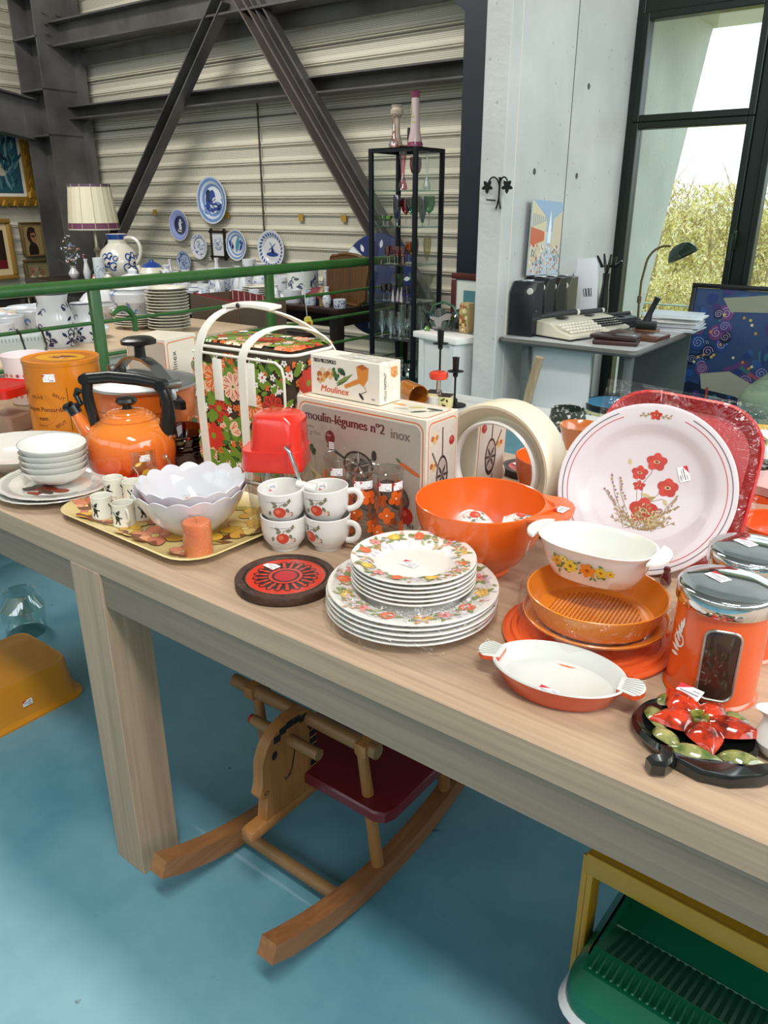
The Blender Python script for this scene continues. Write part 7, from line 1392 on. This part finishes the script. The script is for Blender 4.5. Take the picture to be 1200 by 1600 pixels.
for x in (-.24, .24):
    for y in (-.24, .24): mb = MB(); mb.tube([(x*1.1, y*1.1, 0), (x, y, .22)], [.014, .024], mat('#5a3a1e', .4), 10); mb.build('leg', t)

# ---------------- second display table and what stands on it
table('white_table', 'white-topped display table behind the oak one', -1.75, -.72, 1.63, 2.12, T, mat('#c9c9c3', .45), mat('#8f8f88', .5))
table('end_table', 'white-topped table at the right edge under the gold-rimmed plates', -.52, .9, 1.63, 2.12, T, mat('#c9c9c3', .45), mat('#8f8f88', .5))
def cstick(label, px, pyt, pyb):
    b = onz(px, pyb, T); z1 = onY(px, pyt, b.y).z-T; t = thing('candlestick', label, 'candlestick', (b.x, b.y, T)); mb = MB(); mb.lathe([(0, 0), (.035, 0), (.036, .004), (.008, .006), (.004, .01)], IR, 24); mb.lathe([(.0, .006), (.009, .012), (.009, .02), (.003, .027)], IR, 16); mb.tube([(0, 0, .006), (0, 0, z1-.05)], .0033, IR, 8); mb.lathe([(.003, z1-.062), (.008, z1-.056), (.008, z1-.05), (.003, z1-.045)], IR, 14); mb.build('stem', t)
    mb = MB(); mb.lathe([(0, z1-.045), (.024, z1-.043), (.025, z1-.041), (.01, z1-.04)], IR, 24); mb.lathe([(.009, z1-.042), (.0105, z1-.002), (.012, z1), (.008, z1-.004)], IR, 16); mb.build('candle_cup', t)
cstick('taller black iron candlestick in front of the white plinth', 686, 515, 622); cstick('shorter black iron candlestick right of the taller one', 710, 558, 634)
q = onz(640, 628, T); t = thing('brown_mug', 'glossy ochre brown mug lying on its side behind the boxes', 'mug', (q.x-.02, q.y, T+.035), rot=(PI/2+.05, .0, 1.15)); mb = MB(); mb.lathe(vessel([(0, 0), (.03, 0), (.034, .004), (.036, .085)], .003), mat('#a8641c', .15, coat=.6), 32); mb.build('mug_body', t)
mb = MB(); mb.tube(bez((.034, 0, .07), (.065, 0, .075), (.065, 0, .02), (.034, 0, .02)), .005, mat('#a8641c', .15, coat=.6), 10); mb.build('handle', t)
q = onz(667, 640, T); t = thing('vegetable_masher', 'plunger tool with round red knob and steel shaft', 'kitchen tool', (q.x-.0, q.y+.06, T)); h_ = onY(670, 577, q.y+.06).z-T; mb = MB(); mb.lathe([(0, 0), (.03, 0), (.032, .01), (.03, .03), (0, .032)], WHT, 24); mb.tube([(0, 0, .03), (0, 0, h_-.02)], .007, mat('#c0b4ae', .15, 1), 14); mb.build('shaft', t); mb = MB(); mb.lathe([(0, h_-.025), (.026, h_-.024), (.029, h_-.016), (.028, h_-.006), (.02, h_-.002), (0, h_-.004)], mat('#dc3a20', .3, coat=.4), 28); mb.build('red_knob', t)
for i, (px, py) in enumerate(((672, 634), (691, 640))):
    q = onz(px, py, T); 
    def sq_(mb): 
        mb.box((0, 0, .02), (.038, .038, .04), mat('#d6cc90', .3, coat=.3), bev=.006); mb.box((0, 0, .041), (.04, .04, .004), mat('#2a1a12', .3), bev=.002); p = Pt(mb, plane((0, -.019, .02), (1, 0, 0), (0, 0, 1)))
        for k in range(6): p.ell(random.uniform(-.01, .01), random.uniform(-.012, .012), .005, .003, k, C_(('#4a5a2a', '#3a1a14')[k % 2]))
    one('ceramic_cube', ('left', 'right')[i]+' yellow ceramic cube with dark rim behind the mill box', 'ornament', (q.x, q.y+.02, T), sq_, rz=.3)
q = onz(884, 668, T)
for (px, py, nm, lb, ct, bf, dz) in ((905, 700, 'amber_dish', 'round orange-brown dish left of the poppy plate rim', 'dish', lambda mb: mb.lathe(vessel([(0, 0), (.04, 0), (.045, .03), (.055, .06)], .003), mat('#c06a2a', .2, coat=.5), 32), 0), (885, 672, 'mosaic_candle_jar', 'green and white mosaic jar between ring mirror and desk', 'jar', lambda mb: (mb.lathe(vessel([(0, 0), (.03, 0), (.05, .03), (.045, .06)], .003), mat('#2f3a30', .3, noise=('#dcdcd4', 90, .1)), 24)), 0)):
    q = onz(px, py, T); one(nm, lb, ct, (q.x, q.y, T), bf)
# right-hand far end: plates, bowls, wrapped box
q = onY(1200, 715, 1.74); q.x -= .03; q.y -= .05; R = .14
def yplate(mb): top, prof = plate_profs(R, .018); mb.lathe(prof, PORC, 56); p = Pt(mb, dish(top), .0006); p.ring(0, 0, R*.86, R*.2, mat('#c9a23a', .3), 60); p.ring(0, 0, R*.98, R*.02, INK, 60)
mb = MB(); top, prof = plate_profs(R*.85, .016); mb.lathe(prof, PORC, 48); mb.lathe([(R*.86, .012), (R*.865, .017)], BLK, 48); o = mb.build('black_rimmed_plate', loc=(q.x+.03, q.y+.05, T), label='black-rimmed white plate at the bottom of the pile at the right edge', cat='plate', group='black-rimmed plates at the right edge')
for k in range(5): dup(o, (q.x+.03, q.y+.05, T+.014*(k+1)), 0, 'black-rimmed white plate in the pile at the right edge, %s from below' % ('second', 'third', 'fourth', 'fifth', 'sixth')[k])
one('gold_rimmed_plate', 'white plate with broad mustard rim lying on top of the black-rimmed pile', 'plate', (q.x+.03, q.y+.05, T+.09), yplate)
q = onz(1150, 790, T)
def cb(mb): mb.lathe(vessel([(0, 0), (.045, 0), (.06, .01), (.078, .04), (.08, .055)], .003), mat('#d8c9a4', .3, coat=.3), 40)
o = one('cream_bowl', 'cream plastic bowl behind the red tray, lower one', 'bowl', (q.x-.0, q.y+.0, T), cb, 'cream bowls'); dup(o, (q.x, q.y, T+.035), 1, 'cream plastic bowl behind the red tray, upper one')
q2 = onz(1112, 760, T)
def rb(mb): mb.lathe(vessel([(0, 0), (.03, 0), (.045, .01), (.06, .045)], .003), mat('#7a1212', .2, coat=.5), 40); mb.lathe([(.0615, .044), (.062, .048), (.058, .05), (.055, .047)], mat('#c9a23a', .25, .7), 40)
o = one('red_bowl', 'dark red bowl with gold rim at the bottom of the small pile', 'bowl', (q2.x+.03, q2.y+.03, T), rb, 'dark red gold-rimmed bowls')
for k in range(3): dup(o, (q2.x+.03, q2.y+.03, T+.02*(k+1)), 1, 'dark red bowl with gold rim, %s in the small pile' % ('second from below', 'third from below', 'topmost')[k])
q = onz(1196, 828, T); t = thing('gift_box', 'orange and white boxed item bagged in clear film at the right edge', 'box', (q.x, q.y+.02, T), .2); mb = MB(); mb.box((0, 0, .035), (.1, .08, .07), mat('#d9501e', .4), bev=.001); p = Pt(mb, plane((0, -.04, .035), (1, 0, 0), (0, 0, 1))); p.rect(-.04, -.025, .04, .022, C_('#e6c0a8')); mb.build('carton', t)
mb = MB(); mb.lathe([(.0, .07), (.045, .072), (.05, .09), (.03, .105), (0, .108)], mat('#e3b9b6', .4), 24, fn=lambda a, r, z: (1+.06*math.sin(7*a), 0)); mb.build('wrapped_top', t)
t2 = one('white_tub', 'small white plastic tub above the bagged box', 'tub', (q.x+.01, q.y+.14, T), lambda mb: mb.lathe([(0, 0), (.035, 0), (.04, .09), (.043, .092), (.043, .1), (0, .102)], mat('#e0ddd8', .3), 28))
q = onz(1190, 862, T); one('orange_bowl', 'bright orange plastic bowl behind the canisters', 'bowl', (q.x+.02, q.y+.0, T), lambda mb: mb.lathe(vessel([(0, 0), (.04, 0), (.05, .008), (.062, .035), (.066, .06)], .003), mat('#e8561a', .25, coat=.4), 40))

# ================================================================ ON THE FLOOR
# upside-down orange crate stool
t = thing('plastic_crate', 'mustard orange plastic tub turned upside down on the floor', 'tub', (-2.0, .765, 0), 0); OM_ = mat('#cf8a22', .3, coat=.3); mb = MB()
loft(mb, [(rrect(.30, .45, .05), 0), (rrect(.30, .45, .05), .006), (rrect(.275, .42, .045), .014), (rrect(.262, .405, .04), .045), (rrect(.25, .39, .038), .117), (rrect(.244, .384, .036), .124), (rrect(.236, .376, .034), .123), (rrect(.22, .36, .03), .1235)], OM_); mb.build('tub_body', t)
sticker(t, lambda u, v, h: Vector((.133+h+.0, u, v+.0)), .05, .055, .028, 0, .003)
q = onz(2, 1010, 0); one('glass_jar', 'clear glass jar just inside the left edge of view on the floor', 'jar', (q.x-.02, q.y+.1, 0), lambda mb: mb.lathe([(0, 0), (.06, 0), (.065, .01), (.07, .1), (.05, .13), (.045, .15), (.05, .155)], glass('#dfeee8', .3), 32))
# rocking horse
HW = wood('#7f5230', '#a06e42', 1, .8); HWx = wood('#7a5a34', '#94714a', 0, .8); HWz = wood('#8f5e30', '#ad7742', 2, .7)
t = thing('rocking_horse', 'wooden toddler rocking horse with maroon seat under the oak table', 'rocking horse', (0, 0, 0))
def rock(X):
    mb = MB(); n = 22; top = []; bot = []
    for i in range(n+1):
        y = -.365+.8*i/n; z = .10*((y-.0)/.4)**2; top.append((y, z+.045)); bot.append((y, z+.0))
    bot[0] = (bot[0][0]-.015, bot[0][1]+.012); v = []; f = []
    for (y, z), (y2, z2) in zip(bot, top):
        for x in (-.019, .019): v += [(x, y, z)]
        for x in (.019, -.019): v += [(x, y2, z2)]
    for i in range(n):
        for k in range(4): f.append([i*4+k, i*4+(k+1) % 4, i*4+4+(k+1) % 4, i*4+4+k][::-1])
    f += [[0, 1, 2, 3], [4*n+3, 4*n+2, 4*n+1, 4*n]]
    mb.add(v, f, HW, tr(X, 1.02, .0)); mb.build('rocker', t, sharp=.4)
XA, XB = -.755, -1.06; rock(XA); rock(XB)
for y, z in ((.86, .035), (1.26, .06)): mb = MB(); mb.tube([(XB+.015, y, z), (XA-.015, y, z)], .014, HWx, 12); mb.build('rung', t)
for x in (XA, XB):
    for y, y2, ztop in ((.985, .93, .36), (1.2, 1.22, .36)): mb = MB(); mb.tube([(x, y-.02 if y < 1.1 else y+.02, .05), (x+(-.01 if x == XA else .01), y2, ztop)], [.014, .011], HWz, 12); mb.build('post', t)
mb = MB(); SEAT = mat('#6a1a22', .35, coat=.2); mb.prism([(XA-.102+x, 1.075+y) for x, y in rrect(.33, .33, .03, 2)], .222, .245, SEAT, ch=.004); mb.build('seat', t)
mb = MB(); mb.tube([(XB-.06, .93, .372), (XA+.03, .93, .372)], .015, HWx, 14); mb.build('front_bar', t)
for x in (XA, XB): mb = MB(); mb.box((x, 1.07, .372), (.03, .32, .03), HWz, bev=.006); mb.build('side_rail', t)
HX = -.915; H = [(.80, .2), (.985, .2), (.985, .43), (.972, .465), (.94, .488), (.89, .49), (.845, .475), (.815, .44), (.8, .4), (.795, .33), (.785, .3), (.79, .285), (.81, .283), (.806, .25)]; HM = lambda y, z: (.795+(y-.795)*.82, .2+(z-.2)*.69); H = [HM(*q) for q in H]
M_ = Matrix(((0, 0, 1, HX), (1, 0, 0, 0), (0, 1, 0, 0), (0, 0, 0, 1))); mb = MB(); mb.prism(H, -.013, .013, HWz, M=M_)
p = Pt(mb, lambda u, v, h: Vector((HX+.013+h, *HM(u, v))), .0005); KH = C_('#101820')
for k in range(8): p.rect(.958, .222+.026*k, .984, .242+.026*k, KH)
for k in range(7):
    a = .25+.36*k; cx, cz = .9+.068*math.cos(a), .41+.058*math.sin(a)*1.1; p.poly([(cx-.012, cz-.01), (cx+.011, cz-.012), (cx+.013, cz+.012), (cx-.01, cz+.012)], KH)
p.ell(.838, .405, .009, .014, -.2, KH); p.stroke([(.91, .4), (.9, .35), (.893, .32), (.88, .305)], .004, KH); p.stroke([(.868, .308), (.87, .295), (.89, .305)], .004, KH); p.ring(.806, .3, .006, .002, KH, 12)
mb.build('head', t); mb = MB(); mb.box((HX, .865, .19), (.034, .22, .026), HWz, bev=.008); mb.build('head_rail', t)
mb = MB(); mb.tube([(HX-.09, .875, .352), (HX+.09, .875, .352)], .012, HWx, 12); mb.build('handle_dowel', t)
mb = MB(); mb.lathe([(0, .012), (.01, .008), (.011, -.004), (0, -.008)], mat('#a02018', .3), 12, tr(HX-.09, .875, .352) @ ry(-PI/2)); mb.build('red_peg', t)
# green cool box with mustard handle
t = thing('cool_box', 'green plastic cool box with folding mustard yellow handle on the floor', 'cool box', (-.03, .96, 0), -.03); GP = mat('#0b6a4c', .3, coat=.2); mb = MB()
loft(mb, [(rrect(.44, .34, .05), 0), (rrect(.48, .38, .05), .22)], mat('#b3302a', .35), cap1=False); loft(mb, [(rrect(.49, .39, .05), .22), (rrect(.5, .4, .05), .23), (rrect(.49, .39, .05), .24)], PORC); mb.build('box_body', t)
mb = MB(); loft(mb, [(rrect(.485, .385, .05), .24), (rrect(.48, .38, .05), .27), (rrect(.44, .34, .04), .31)], GP, cap1=False)
sec_ = [(-.17, .31), (-.13, .318), (-.035, .27), (.03, .27), (.09, .318), (.17, .31)]
v = []; f = []
for x in (-.215, .215): v += [(x, y, z) for y, z in sec_]
for i in range(5): f.append([i, 6+i, 7+i, i+1])
mb.add(v, f, GP)
for s_ in (-1, 1): mb.add([(s_*.215, y, z) for y, z in sec_]+[(s_*.22, -.17, .31), (s_*.22, .17, .31)], [[0, 1, 2, 3, 4, 5]], GP)
DG = mat('#064634', .4)
for (y0_, z0_), (y1_, z1_) in (((-.13, .318), (-.035, .27)),):
    for i in range(34):
        for j in range(9): k = (j+.5)/9; y = y0_+(y1_-y0_)*k; z = z0_+(z1_-z0_)*k; mb.box((-.195+.0118*i, y, z+.0008), (.007, .006, .002), DG)
for i in range(40): mb.box((-.205+.0105*i, -.15, .3155), (.005, .036, .004), GP, bev=.0015, seg=1)
mb.tube([(-.215, -.035, .2715), (.215, -.035, .2715)], .0016, mat('#7fb09a', .3), 5); mb.build('lid', t, sharp=.3)
MU = mat('#b3861a', .35, coat=.2); hz = .435; hy = -.17
mb = MB()
for s_ in (-1, 1): mb.box((s_*.246, hy*.5-.0, .32), (.012, .036, .25), MU, bev=.004, M=None, rz=0); mb.box((s_*.254, hy*.5+.016, .32), (.008, .005, .25), MU); mb.box((s_*.254, hy*.5-.016, .32), (.008, .005, .25), MU)
mb.box((0, hy*.5, hz+.013), (.504, .036, .01), MU, bev=.003); mb.box((0, hy*.5-.02, hz), (.504, .006, .038), MU, bev=.002); mb.box((0, hy*.5+.02, hz), (.504, .006, .038), MU, bev=.002); mb.build('carry_handle', t)
